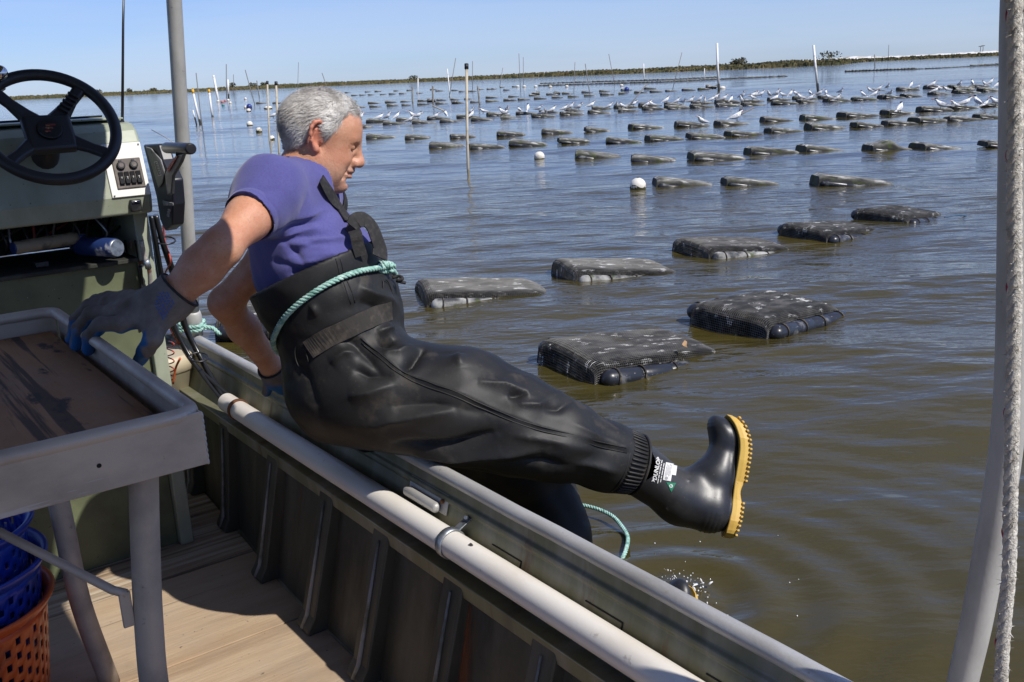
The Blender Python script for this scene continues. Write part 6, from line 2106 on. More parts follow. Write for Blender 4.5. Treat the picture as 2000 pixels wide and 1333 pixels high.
v, f = sdf_mesh(waders_sdf, (-.92, 2.02, .02), (.48, 3.02, 1.24), .0052)
n = vnormals(v, f)
w1 = Noise3(31, 22, 2.0, 5.0); w2 = Noise3(32, 22, 6, 14, (.6, 1, 1))
legw = sm((v - RL[0]) @ cam_rt, -.1, .15)
w3 = Noise3(33, 26, 12, 30, (.5, 1, 1))
hgt = .0032 * w1(v) * (.4 + .6 * legw) + .0018 * w2(v) + .0009 * w3(v) * (w1(v) > -.4)
WF = [  # (points in the photograph, height, width) of the folds one can see in the rubber
    ([(851, 641), (828, 678), (806, 705), (790, 727)], -.022, .013),
    ([(742, 672), (770, 664), (805, 650)], -.026, .014), ([(735, 650), (770, 640), (812, 632)], .014, .016), ([(744, 690), (780, 690), (812, 676)], .012, .014),
    ([(846, 648), (866, 640), (890, 662)], -.020, .011), ([(868, 660), (892, 690), (900, 720)], .010, .020),
    ([(645, 712), (672, 690), (700, 690)], .014, .020), ([(690, 720), (720, 735), (770, 735)], -.012, .016), ([(678, 775), (720, 768), (770, 752)], .012, .020),
    ([(655, 660), (690, 672), (720, 700), (748, 735)], -.010, .014),
    ([(720, 838), (760, 822), (830, 812), (895, 800)], .014, .020), ([(772, 868), (830, 874), (900, 868), (970, 842)], -.020, .016), ([(800, 888), (880, 896), (980, 890), (1060, 880)], .013, .020),
    ([(760, 795), (850, 790), (950, 808)], -.011, .020), ([(930, 745), (985, 752), (1040, 775)], .011, .018), ([(990, 775), (1030, 770), (1075, 748)], -.012, .012), ([(1010, 790), (1050, 792), (1098, 770)], .009, .012),
    ([(1060, 800), (1090, 800), (1120, 785)], -.009, .010), ([(960, 905), (1060, 900), (1140, 905)], -.010, .016), ([(1000, 850), (1080, 862), (1160, 885)], .008, .014),
    ([(1120, 830), (1160, 850), (1215, 868)], .006, .012), ([(1090, 900), (1150, 908), (1210, 925)], .008, .014),
    ([(606, 596), (614, 604), (618, 618)], .008, .009), ([(700, 560), (730, 575), (770, 590)], .012, .018),
    ([(700, 590), (735, 600), (760, 625)], -.010, .015), ([(570, 700), (600, 740), (620, 800)], -.008, .022),
]
for pxs, amp, w in WF:
    pp_ = pxpath(pxs, waders_sdf)
    if len(pp_) > 1: hgt += fold(v, n, pp_, amp * 1.5, w * .85)
SEAM = pxpath([(705, 660), (745, 694), (787, 727), (840, 748), (892, 766), (964, 799), (1042, 829), (1150, 858), (1222, 876)], waders_sdf)
hgt += fold(v, n, SEAM, .0045, .010, taper=False) - fold(v, n, [q - BZ * .011 for q in SEAM], .004, .006, taper=False)
SEAM2 = pxpath([(656, 505), (668, 545), (684, 592)], waders_sdf); hgt += fold(v, n, SEAM2, .003, .008, taper=False)
hgt *= sm((TOPC + BUP * .0 - v) @ BUP, -.02, .05) * .85 + .15
ROPEP = pxpath([(537, 658), (548, 634), (563, 613), (585, 592), (612, 572), (640, 555), (670, 541), (700, 531), (730, 526), (752, 524)], waders_sdf)
hgt += fold(v, n, ROPEP, -.007, .016, taper=False)
v = v + n * hgt[:, None]
WV, WN = v, vnormals(v, f)


def hug(path, lift, k=6):
    """lay a path on the folded surface"""
    q = np.array(bez(path, k)); out = []
    for p in q:
        d_ = ((WV - p) ** 2).sum(1); i = np.argpartition(d_, 6)[:6]
        nn_ = WN[i].mean(0); nn_ /= np.linalg.norm(nn_); out.append(np.concatenate([WV[i].mean(0) + nn_ * lift, nn_]))
    out = np.array(out)
    for _ in range(2): out[1:-1] = (out[:-2] + 2 * out[1:-1] + out[2:]) / 4
    return list(out[:, :3]), list(out[:, 3:])


M_rub = mat('black_rubber_waders', (0.0110, 0.0110, 0.0115), 0.55, layers=[
    dict(col=(0.022, 0.021, 0.020), scale=6, lo=.42, hi=.68, detail=6, rough=.55),
    dict(col=(0.10, 0.082, 0.062), scale=11, lo=.56, hi=.76, detail=9, amount=.6, rough=.75),
    dict(col=(0.10, 0.085, 0.065), scale=170, lo=.62, hi=.72, detail=5, amount=.3, rough=.8)],
    bump=[dict(scale=90, strength=.12, dist=.002), dict(scale=14, w=1.5)], spec=.34)
np_obj('waders', v, f, M_rub, t_person)


def ribbon(path, nrms, w, th):
    mb = MB(); vs = []
    k = len(path)
    for i in range(k):
        t = path[min(i + 1, k - 1)] - path[max(i - 1, 0)]; t = t / np.linalg.norm(t)
        nn_ = nrms[i] - t * (nrms[i] @ t); nn_ /= np.linalg.norm(nn_); s = np.cross(t, nn_)
        ww = w[i] if hasattr(w, '__len__') else w
        for a_, b_ in ((-1, 0), (-1, 1), (1, 1), (1, 0)): vs.append(path[i] + s * ww * a_ + nn_ * th * b_)
    mb.add(vs, [(i * 4 + j, i * 4 + (j + 1) % 4, i * 4 + 4 + (j + 1) % 4, i * 4 + 4 + j) for i in range(k - 1) for j in range(4)], False)
    mb.add(vs[:4], [(0, 1, 2, 3)]); mb.add(vs[-4:], [(0, 1, 2, 3)])
    return mb


def grad(p, sdf):
    e = .002; q = np.array([p + V3(e, 0, 0), p - V3(e, 0, 0), p + V3(0, e, 0), p - V3(0, e, 0), p + V3(0, 0, e), p - V3(0, 0, e)])
    d = sdf(q); g_ = V3(d[0] - d[1], d[2] - d[3], d[4] - d[5]); return g_ / (np.linalg.norm(g_) + 1e-9)


M_web = mat('black_webbing', (0.014, 0.013, 0.013), 0.8, layers=[dict(col=(0.035, 0.03, 0.027), scale=90, lo=.5, hi=.66)], bump=dict(scale=500, strength=.4, dist=.001))
M_webd = mat('dusty_belt_webbing', (0.030, 0.026, 0.023), 0.85, layers=[dict(col=(0.07, 0.058, 0.046), scale=40, lo=.48, hi=.68, detail=6)], bump=dict(scale=420, strength=.4, dist=.001))
for sm_, nm_ in ((SEAM, 'leg_seam'), ([q - BZ * .013 for q in SEAM], 'leg_seam'), (SEAM2, 'bib_seam'), ([q + _r * .014 for q in SEAM2], 'bib_seam')):
    hp_, hn_ = hug(sm_, .0006); MB().tube(hp_, .0017, 6).build(nm_, M_rub, t_person)
# suspender over the near shoulder
pth = pxpath([(622, 352), (634, 372), (648, 393), (664, 416), (680, 438)], shirt_sdf)
pth = bez(pth, 5); ribbon([q + grad(q, shirt_sdf) * .007 for q in pth], [grad(q, shirt_sdf) for q in pth], .018, .003).build('suspender', M_web, t_person)
e0 = pth[-1]
# doubled strap end that stands off the bib, and the strap down into it
lp_ = bez([atd(688, 444, 2.385), atd(695, 432, 2.395), atd(711, 430, 2.41), atd(725, 443, 2.42), atd(734, 464, 2.425), atd(741, 486, 2.43), atd(741, 504, 2.42)], 8)
ribbon(lp_, [(-hvb * 1.0 + _r * .9 + _u * .5) for _ in lp_], list(np.linspace(.019, .024, len(lp_))), .003).build('suspender_loop', M_web, t_person)
lp_ = bez([e0, atd(694, 455, 2.385), atd(699, 478, 2.385), atd(706, 500, 2.39)], 5)
ribbon(lp_, [-hvb for _ in lp_], .015, .003).build('suspender', M_web, t_person)
mir = [q - 2 * ((q - BEL) @ hvb) * hvb for q in pth]
mp_, mn_ = [], []
for q in mir:
    for _ in range(12): q = q - grad(q, shirt_sdf) * float(shirt_sdf(q[None])[0]) * .8
    mp_.append(q + grad(q, shirt_sdf) * .003); mn_.append(grad(q, shirt_sdf))
e1_ = mp_[-1]; mp_ += [e1_ * .5 + (TOPC + BFR * .165 + hvb * .09) * .5 + BFR * .01, TOPC + BFR * .160 + hvb * .09]; mn_ += [mn_[-1], mn_[-1]]
ribbon(mp_, mn_, .018, .003).build('suspender', M_web, t_person)
pth2 = bez([atd(742, 478, 2.50), atd(748, 498, 2.50), atd(747, 520, 2.49)], 5)
# bib rim
rimp = []
for k in range(72):
    t = 2 * math.pi * k / 72
    q0 = TOPC + BUP * .006
    dr = BFR * math.cos(t) + hvb * math.sin(t)
    lo_, hi_ = .05, .32
    for _ in range(24):
        md_ = (lo_ + hi_) / 2
        if waders_sdf((q0 - BUP * .006 + dr * md_)[None])[0] < 0 or md_ < .12: lo_ = md_
        else: hi_ = md_
    rimp.append(q0 + dr * (lo_ - .001))
MB().tube(rimp, .0042, 8, closed=True).build('bib_rim', M_rub, t_person)
# web belt
BLT = pxpath([(604, 684), (622, 671), (655, 652), (690, 636), (725, 621), (760, 607), (788, 595)], waders_sdf)
bq_, bn_ = hug(BLT, .004, 5); ribbon(bq_, bn_, .0235, .003).build('belt', M_webd, t_person)
for (x, y, s) in ((757, 572, 1), (590, 700, -1)):
    q = surf(x, y, waders_sdf); nq = grad(q, waders_sdf); a1 = np.cross(nq, BUP); a1 /= np.linalg.norm(a1); a2 = np.cross(a1, nq)
    MB().tube([q + a1 * .020 * math.cos(t) + a2 * .034 * math.sin(t) + nq * .002 for t in np.linspace(-.5, 3.6, 20)], .0016, 6).build('belt_patch', M_rub, t_person)
# rope tied round the waist
rp_ = [q + grad(q, waders_sdf) * .004 for q in ROPEP]
rb_ = bez(rp_, 8)
tail_ = [atd(762, 532, 2.53), atd(771, 546, 2.64), atd(783, 566, 2.72), atd(790, 590, 2.76)]
rc = BEL.copy(); A_ = np.array(ROPEP); pn_ = np.linalg.svd(A_ - A_.mean(0))[2][2]; rc = rc - pn_ * ((rc - A_.mean(0)) @ pn_)
e1_ = A_[-1] - rc; e1_ /= np.linalg.norm(e1_); e2_ = np.cross(pn_, e1_); e2_ = e2_ if e2_ @ hvb > 0 else -e2_
a_end = math.atan2((A_[0] - rc) @ e2_, (A_[0] - rc) @ e1_) % (2 * math.pi)
tail_ = []
for t in np.linspace(0, a_end, 26)[1:-1]:
    dr = e1_ * math.cos(t) + e2_ * math.sin(t); lo_, hi_ = .05, .40
    for _ in range(22):
        md_ = (lo_ + hi_) / 2
        if waders_sdf((rc + dr * md_)[None])[0] < 0: lo_ = md_
        else: hi_ = md_
    tail_.append(rc + dr * (lo_ + .004))
full = rb_ + bez([rb_[-1]] + tail_ + [rb_[0]], 4)[1:]
mb, *_ = strand_rope(full, .0074, M_teal, 'r', twist=190, step=.0045)
kc = rb_[-1] - hvb * .008
for k in range(3):
    lp3 = [kc + (_r * math.cos(t) * .015 + _u * math.sin(t) * .011) + _r * (.008 * k - .012) - hvb * .006 * math.sin(2 * t + k) for t in np.linspace(0, 5.6, 16)]
    m3, *_ = strand_rope(lp3, .0066, M_teal, 'r', twist=190, step=.0045); mb.add(m3.v, m3.f, True)
mb.build('rope_belt', M_teal, t_person, merge=False)
MB().tube(bez([atd(766, 543, 2.50), atd(780, 540, 2.50), atd(786, 545, 2.49), atd(776, 549, 2.49), atd(792, 553, 2.50)], 5), .0045, 7).build('cord_end', M_web, t_person)

# ------------------------------------------------------------ boots
FX0 = atd(1424, 1043, 2.585); FX1 = atd(1452, 820, 2.665)
bX = (FX1 - FX0); FL = np.linalg.norm(bX); bX /= FL
bZ = -cam_rt - bX * (-cam_rt @ bX); bZ /= np.linalg.norm(bZ)
bY = np.cross(bZ, bX)
SHAFT0 = RL[-1]


def from_boot(x, y, z): return FX0 + bX * x + bY * y + bZ * z


def to_boot(p): q = p - FX0; return np.stack([q @ bX, q @ bY, q @ bZ], -1)


S0 = to_boot(SHAFT0[None])[0]
print('boot foot length %.3f shaft end' % FL, S0)
kf = FL / .30


def boot_local(q, top):
    """foot along +x from the heel, sole on z=0"""
    s = q * np.array([1, 1.0, 1])
    d = rcone(s, V3(.050, 0, .054) * kf, V3(.135, 0, .052) * kf, .050 * kf, .046 * kf)
    d = smin(d, rcone(s, V3(.135, 0, .046) * kf, V3(.245, 0, .036) * kf, .043 * kf, .038 * kf), .02)
    d = smin(d, ell(s, V3(.248, 0, .036) * kf, np.array([.050, .049, .037]) * kf), .015)
    d = smin(d, ell(s, V3(.045, 0, .050) * kf, np.array([.049, .043, .060]) * kf), .02)
    an = V3(.062, 0, .125) * kf
    d = smin(d, rcone(s, V3(.060, 0, .060) * kf, an, .054 * kf, .058 * kf), .025)
    d = smin(d, rcone(s, V3(.160, 0, .052) * kf, an + V3(.012, 0, .02), .036 * kf, .050 * kf), .035)
    d = smin(d, rcone(s, an, top, .059 * kf, .072), .035)
    d = smax(d, -(s[:, 2] - .004), .006)
    td = (top - an); td = td / np.linalg.norm(td)
    d = smax(d, (s - top) @ td, .004)
    return d


bl, bf = sdf_mesh(lambda q: boot_local(q, S0), (-.03, -.13, -.02), (FL + .06, .13, max(S0[2], .2) + .12), .0042)
bn = vnormals(bl, bf)
# moulded lines: toe bumper, heel ridges, ankle seam
hb_ = np.zeros(len(bl))
for k in range(5):
    hb_ += .0016 * np.exp(-((bl[:, 2] - (.020 + .0125 * k)) / .0035) ** 2) * sm(.045 * kf - bl[:, 0], 0, .02)
hb_ += .0022 * np.exp(-((bl[:, 2] - .022 * kf) / .004) ** 2) * sm(bl[:, 0], .12, .2)
hb_ += .003 * sm(.016 - bl[:, 2], 0, .004)
anp = [V3(.150, -.06, .045) * kf, V3(.115, -.07, .10) * kf, V3(.095, -.065, .155) * kf, V3(.05, -.065, .178) * kf, V3(.0, -.05, .165) * kf]
dd, _u2 = polydist(bl, anp); hb_ += .0022 * np.exp(-(dd / .004) ** 2)
for k in range(3):
    hb_ += .0012 * np.exp(-((bl[:, 0] - (.262 + .010 * k) * kf) / .003) ** 2) * sm(bl[:, 2], .06, .075)
bl = bl + bn * hb_[:, None]


def spring(x):
    u = x / FL
    return .040 * np.clip((u - .66) / .34, 0, 1.3) ** 2 + .006 * np.clip((.25 - u) / .25, 0, 1) ** 2


def boot_mesh2(top):
    q_, f_ = sdf_mesh(lambda q: boot_local(q, top), (-.03, -.13, -.02), (FL + .06, .13, .40), .006)
    return q_, f_
M_boot = mat('black_rubber_boot', (0.014, 0.0145, 0.017), 0.40, layers=[
    dict(col=(0.038, 0.037, 0.036), scale=8, lo=.45, hi=.68, detail=6, rough=.44),
    dict(col=(0.11, 0.095, 0.075), scale=170, lo=.68, hi=.73, detail=2, amount=.5, rough=.8)], bump=[dict(scale=60, strength=.1, dist=.002)], spec=.55)
M_sole = mat('yellow_sole', (0.60, 0.385, 0.075), 0.55, layers=[dict(col=(0.55, 0.33, 0.06), scale=16, lo=.5, hi=.7), dict(col=(0.2, 0.13, 0.05), scale=60, lo=.68, hi=.73)], bump=dict(scale=60, strength=.15, dist=.003))


def sole_half(x):   # half width of the sole by distance from the heel (0..1)
    return float(np.interp(x, [0, .03, .12, .3, .45, .62, .8, .92, .98, 1.0], [.012, .026, .036, .031, .031, .043, .049, .042, .026, .010])) * kf


def boot_parts(tf0, parent, detail, mesh=None):
    def tf(q):
        q = np.array(q, float); q[:, 2] += spring(q[:, 0]); return tf0(q)
    mv, mf = mesh if mesh is not None else (bl, bf)
    b = np_obj('boot', tf(mv), mf, M_boot, parent)
    K = 40; mb = MB(); vs = []
    off = .010
    for i in range(K + 1):
        u = i / K; x = -.010 + (FL + .012) * u; w = sole_half(u) + .007
        zt = .010; arch = math.exp(-((u - .37) / .075) ** 2)
        zb = -.018 + .009 * arch + .010 * max(0, u - .9) / .1
        for (y, z) in ((-w, zt), (w, zt), (w * 1.02, (zt + zb) / 2), (w * .97, zb), (-w * .97, zb), (-w * 1.02, (zt + zb) / 2)): vs.append((x, y, z))
    mb.add(vs, [(i * 6 + j, i * 6 + (j + 1) % 6, i * 6 + 6 + (j + 1) % 6, i * 6 + 6 + j) for i in range(K) for j in range(6)] + [tuple(range(6)), tuple(K * 6 + j for j in range(6))], False)
    mb.v = [tuple(q) for q in tf(np.array(mb.v))]
    so_ = mb.build('sole', M_sole, b, bevel=.003)
    if detail:
        for sy in (-1, 1):
            for i in range(27):
                u = .02 + .96 * i / 26
                if .30 < u < .46: continue
                w = sole_half(u) + .003
                m2 = MB(); m2.box((-.010 + (FL + .012) * u, sy * w, -.0190), (.0030, .009, .0034)); m2.v = [tuple(q) for q in tf(np.array(m2.v))]
                m2.build('tread_lug', M_sole, so_, bevel=.0012, seg=1)
    return b


boot_r = boot_parts(lambda q: FX0 + q[:, :1] * bX + q[:, 1:2] * bY + q[:, 2:] * bZ, t_person, True)
# ribbed cuff where boot meets leg
ca, cb = RL[-1] - (RL[-1] - RL[-2]) / np.linalg.norm(RL[-1] - RL[-2]) * .030, RL[-1] + (RL[-1] - RL[-2]) / np.linalg.norm(RL[-1] - RL[-2]) * .012
cd_ = (cb - ca) / np.linalg.norm(cb - ca); cu = np.cross(cd_, V3(0, 0, 1)); cu /= np.linalg.norm(cu); cw = np.cross(cd_, cu)
cuffm = MB(); R0 = .083
cuffm.tube([ca - cd_ * .012, ca - cd_ * .010, cb + cd_ * .006, cb + cd_ * .008], [R0 - .006, R0 - .001, R0 - .006, R0 - .012], 48, caps=False)
cuff = cuffm.build('cuff', M_rub, t_person)
for k in range(46):
    t = 2 * math.pi * k / 46; d_ = cu * math.cos(t) + cw * math.sin(t)
    mb = MB(); mb.tube([ca - cd_ * .006 + d_ * (R0 - .001), ca + d_ * (R0 + .0022), cb - cd_ * .004 + d_ * (R0 - .003), cb + cd_ * .003 + d_ * (R0 - .008)], [.0022, .0032, .0030, .0020], 6); mb.build('cuff_rib', M_rub, cuff)
for q_, r_ in ((ca - cd_ * .012, R0 + .001), (cb + cd_ * .007, R0 - .004)):
    MB().tube([q_ + (cu * math.cos(t) + cw * math.sin(t)) * r_ for t in np.linspace(0, 2 * math.pi, 49)[:-1]], .0038, 8, closed=True).build('cuff_bead', M_rub, cuff)

# lettering printed on the boot shaft
def wboot(p):
    q = to_boot(p); q[:, 2] -= spring(q[:, 0]); return boot_local(q, S0)


def project(pts2, o, e1, e2, nv, sdf, lift=.0012):
    out = []
    for (x, y) in pts2:
        p = o + e1 * x + e2 * y + nv * .06
        for _ in range(60):
            d = float(sdf(p[None])[0])
            if d < .0004: break
            p = p - nv * max(d * .8, .0003)
        out.append(p + nv * lift)
    return out


def text_mesh(s, size, bold=False, shear=0.0):
    cu_ = bpy.data.curves.new('txt', 'FONT'); cu_.body = s; cu_.size = size; cu_.align_x = 'CENTER'; cu_.align_y = 'CENTER'; cu_.resolution_u = 2; cu_.shear = shear
    if bold: cu_.offset = size * .025
    o_ = bpy.data.objects.new('txt', cu_); COL.objects.link(o_)
    dg = bpy.context.evaluated_depsgraph_get(); dg.update()
    me = bpy.data.meshes.new_from_object(o_.evaluated_get(dg))
    v_ = [(q.co.x, q.co.y) for q in me.vertices]; f_ = [tuple(p.vertices) for p in me.polygons]
    bpy.data.objects.remove(o_); bpy.data.curves.remove(cu_); bpy.data.meshes.remove(me)
    return v_, f_


M_ink = mat('white_print', (0.66, 0.65, 0.62), 0.6)
M_green = mat('green_print', (0.015, 0.20, 0.10), 0.5)
M_grey = mat('grey_print', (0.30, 0.30, 0.30), 0.6)
o_c = surf(1300, 932, wboot)
nv_ = -ray(1300, 932); nv_ /= np.linalg.norm(nv_)
e_r = cam_rt - nv_ * (cam_rt @ nv_); e_r /= np.linalg.norm(e_r); e_u = np.cross(nv_, e_r)
SPX = 2.58 / FPX


def px2(x, y): return ((x - 1300) * SPX, -(y - 932) * SPX)


def decal(name, v2, f2, m, c, rot, lift=.0012, sdf=None, par=None):
    cr, sr = math.cos(rot), math.sin(rot); cx, cy = px2(*c)
    p2 = [(cx + x * cr - y * sr, cy + x * sr + y * cr) for x, y in v2]
    mb = MB(); mb.add(project(p2, o_c, e_r, e_u, nv_, sdf or wboot, lift), f2); return mb.build(name, m, par or boot_r, merge=False)


def gridrect(w, h, k=5):
    v_ = [(-w / 2 + w * i / k, -h / 2 + h * j / k) for i in range(k + 1) for j in range(k + 1)]
    return v_, [(i * (k + 1) + j, (i + 1) * (k + 1) + j, (i + 1) * (k + 1) + j + 1, i * (k + 1) + j + 1) for i in range(k) for j in range(k)]


rot_ = math.radians(78)
tv, tf_ = text_mesh('DUNLOP', 10.6 * SPX, True, .2); decal('lettering', tv, tf_, M_ink, (1284, 917), rot_)
av_ = [(-4.5 * SPX, 0), (3.5 * SPX, 3.2 * SPX), (1.5 * SPX, 0), (3.5 * SPX, -3.2 * SPX)]; decal('logo', av_, [(0, 1, 2), (0, 2, 3)], M_ink, (1277, 938), rot_ + math.pi)
for (x, y, ws) in ((1289.5, 922, (9, 6, 5, 8, 4, 6)), (1294, 924, (6, 5, 9, 4, 7))):
    tot = sum(ws) + 1.4 * (len(ws) - 1); u_ = -tot / 2; tv, tf_ = [], []
    for w_ in ws:
        gv_, gf_ = gridrect(w_ * SPX, 1.5 * SPX, 2); b0_ = len(tv)
        tv += [(a_ + (u_ + w_ / 2) * SPX, b_) for a_, b_ in gv_]; tf_ += [tuple(i_ + b0_ for i_ in q_) for q_ in gf_]; u_ += w_ + 1.4
    decal('small_print', tv, tf_, M_ink, (x, y), rot_)
gv_, gf_ = gridrect(34 * SPX, 15 * SPX); lb = decal('white_label', gv_, gf_, M_ink, (1305.5, 922), math.radians(79))
gv_, gf_ = gridrect(19 * SPX, 7.5 * SPX); decal('white_label', gv_, gf_, M_ink, (1317.5, 919), math.radians(80))
for k in range(5):
    gv_, gf_ = gridrect((24 - 3 * (k % 3)) * SPX, 1.0 * SPX, 3); decal('label_line', gv_, gf_, M_grey, (1301.5 + 2.2 * k, 919), math.radians(79), .0018)
cv_ = [(3.0 * SPX * math.cos(t), 3.0 * SPX * math.sin(t)) for t in np.linspace(0, 6.28, 13)[:-1]]; decal('label_mark', cv_, [tuple(range(12))], M_grey, (1301.5, 934), 0, .0018)
tri = [(-9 * SPX, 7.2 * SPX), (9 * SPX, 7.2 * SPX), (1.0 * SPX, -10.5 * SPX)]
n3 = 6; tv2 = []; tf2 = []; idx = {}
for i in range(n3 + 1):
    for j in range(n3 + 1 - i):
        idx[(i, j)] = len(tv2); w0, w1_, w2_ = 1 - i / n3 - j / n3, i / n3, j / n3
        tv2.append(tuple(w0 * tri[0][k] + w1_ * tri[1][k] + w2_ * tri[2][k] for k in (0, 1)))
for i in range(n3):
    for j in range(n3 - i):
        tf2.append((idx[(i, j)], idx[(i + 1, j)], idx[(i, j + 1)]))
        if i + j < n3 - 1: tf2.append((idx[(i + 1, j)], idx[(i + 1, j + 1)], idx[(i, j + 1)]))
decal('green_triangle', tv2, tf2, M_green, (1310, 950), math.radians(-4))
cv_ = [(3.4 * SPX * math.cos(t), 3.4 * SPX * math.sin(t)) for t in np.linspace(0, 6.28, 15)[:-1]]; decal('triangle_disc', cv_, [tuple(range(14))], M_ink, (1310, 949), 0, .0018)
tv, tf_ = text_mesh('R', 5.2 * SPX, True); decal('triangle_mark', tv, tf_, M_green, (1310, 949), .2, .0024)
# second boot, entering the water beyond the rail
LFT = atz(1348, 1170, .0) + BZ * .055; ank = LLg[-1]
lX = LFT - ank; lX[2] = 0; lX /= np.linalg.norm(lX); lX = lX * .86 + BZ * .51; lZ = BZ - lX * lX[2]; lZ /= np.linalg.norm(lZ); lY = np.cross(lZ, lX)
L0 = LFT - lX * (FL + .01) - lZ * .055
tp_ = LLg[-2] - L0; tp_ = V3(tp_ @ lX, tp_ @ lY, tp_ @ lZ); an_ = V3(.062, 0, .125) * kf; tp_ = an_ + (tp_ - an_) / np.linalg.norm(tp_ - an_) * .14
boot_parts(lambda q: L0 + q[:, :1] * lX + q[:, 1:2] * lY + q[:, 2:] * lZ, t_person, False, boot_mesh2(tp_))

# ------------------------------------------------------------ gloves
FK = {'index': [(236, 634, 1.995), (196, 634, 2.01), (176, 656, 2.04), (172, 682, 2.065)],
      'middle': [(222, 612, 2.035), (178, 614, 2.06), (156, 640, 2.09), (150, 674, 2.115)],
      'ring': [(214, 596, 2.075), (176, 598, 2.10), (150, 624, 2.13), (140, 660, 2.16)],
      'little': [(214, 584, 2.11), (184, 590, 2.14), (164, 612, 2.165), (154, 640, 2.19)]}
THUMB = [(302, 632, 2.00), (300, 660, 1.985), (286, 684, 1.995), (272, 704, 2.02)]
FKp = {k: [atd(x, y, d * 1.07) for x, y, d in L] for k, L in FK.items()}
THp = [atd(x, y, d * 1.07) for x, y, d in THUMB]
CUF = atd(352, 566, 2.165)


def glove_sdf(p):
    wr = atd(312, 598, 2.175)
    d = chain(p, [CUF, WRI, wr], [.050, .047, .044], .02)
    kn = [FKp[k][0] for k in ('index', 'middle', 'ring', 'little')]
    for k, r0_, r1_ in zip(kn, (.030, .034, .034, .032), (.020, .021, .021, .019)):
        d = smin(d, rcone(p, wr + (k - wr) * .12, k, r0_, r1_), .022)
    d = smin(d, rcone(p, wr, THp[0], .034, .027), .03)
    th = chain(p, THp, [.026, .020, .0175, .0145], .008); d = smin(d, th, .012)
    for k in FKp:
        r = {'index': .0160, 'middle': .0165, 'ring': .0160, 'little': .0145}[k]
        d = smin(d, chain(p, FKp[k], [r * 1.15, r * 1.08, r, r * .92], .006), .006)
    cdir = (CUF - WRI); cdir /= np.linalg.norm(cdir)
    d = smax(d, (p - CUF) @ cdir, .003)
    return d


lo = np.min([q for L in list(FKp.values()) + [THp, [CUF, WRI]] for q in L], 0) - .07; hi = np.max([q for L in list(FKp.values()) + [THp, [CUF, WRI]] for q in L], 0) + .07
v, f = sdf_mesh(glove_sdf, lo, hi, .0032)
n = vnormals(v, f)
gax = (WRI - FKp['middle'][0]); gax /= np.linalg.norm(gax)
ss_ = (v - CUF) @ gax
ribs = np.sin(((v - CUF) @ np.cross(gax, V3(0, 0, 1))) * 0 + np.arctan2((v - CUF) @ V3(0, 0, 1), (v - CUF) @ np.cross(gax, V3(0, 0, 1))) * 46)
v = v + n * (.0008 * ribs * sm(ss_, -.075, -.055) + .0015 * Noise3(41, 20, 14, 40)(v) * sm(-ss_, .04, .08))[:, None]
# blue dipped palm: finger undersides, finger ends, inside of thumb
tipd = np.min([polydist(v, [L[2], L[3]])[0] - .019 for L in FKp.values()], 0)
pal = -(n @ (BZ * .86 - gax * .1 - cam_fw * .35))
handd = (v - atd(260, 612, 2.05)) @ BZ
blue = np.clip(sm(pal, .25, .45) * sm(-ss_, .085, .10) + sm(-tipd, -.001, .003) * sm(pal, -.45, -.2), 0, 1)
thd = polydist(v, THp[1:])[0]; blue = np.clip(blue + sm(.027 - thd, 0, .004) * sm(n @ (-cam_rt * .8 - BZ * .3), .1, .3), 0, 1)
M_glove, gt_, gp2 = new_mat('grey_knit_glove_blue_palm')
gvec = nd(gt_, 'ShaderNodeTexCoord').outputs['Object']
gc = mixc(gt_, noise_mask(gt_, gvec, 18, .42, .62, 5), (0.20, 0.175, 0.155), (0.14, 0.12, 0.105))
gc = mixc(gt_, mul(gt_, noise_mask(gt_, gvec, 9, .52, .62, 6, off=(3, 1, 2)), .75), gc, (0.13, 0.095, 0.07))
gc = mixc(gt_, attr(gt_, 'grime'), gc, (0.085, 0.058, 0.042))
gc = mixc(gt_, attr(gt_, 'blue'), gc, (0.010, 0.105, 0.28))
gt_.links.new(gc, gp2.inputs['Base Color']); gp2.inputs['Roughness'].default_value = .75
gb_ = nd(gt_, 'ShaderNodeBump'); gb_.inputs['Strength'].default_value = .5; gb_.inputs['Distance'].default_value = .0015
gt_.links.new(noise_mask(gt_, gvec, 330, 0, 1, 2), gb_.inputs['Height']); gt_.links.new(gb_.outputs['Normal'], gp2.inputs['Normal'])
glove = np_obj('glove', v, f, M_glove, t_person)
add_attr(glove, 'blue', blue)
gst = surf(247, 596, glove_sdf)
add_attr(glove, 'grime', np.clip(1.1 - np.linalg.norm((v - gst) * np.array([1, 1, 1.6]), axis=1) / .030, 0, 1) * .8 + .75 * sm(-ss_, .15, .21) * (1 - blue))
ch_d = (CUF - WRI) / np.linalg.norm(CUF - WRI); ch_u = np.cross(ch_d, BZ); ch_u /= np.linalg.norm(ch_u); ch_w = np.cross(ch_d, ch_u)
MB().tube([CUF - ch_d * .001 + (ch_u * math.cos(t) + ch_w * math.sin(t)) * .0498 for t in np.linspace(0, 2 * math.pi, 41)[:-1]], .003, 7, closed=True).build('glove_hem', M_web, glove)
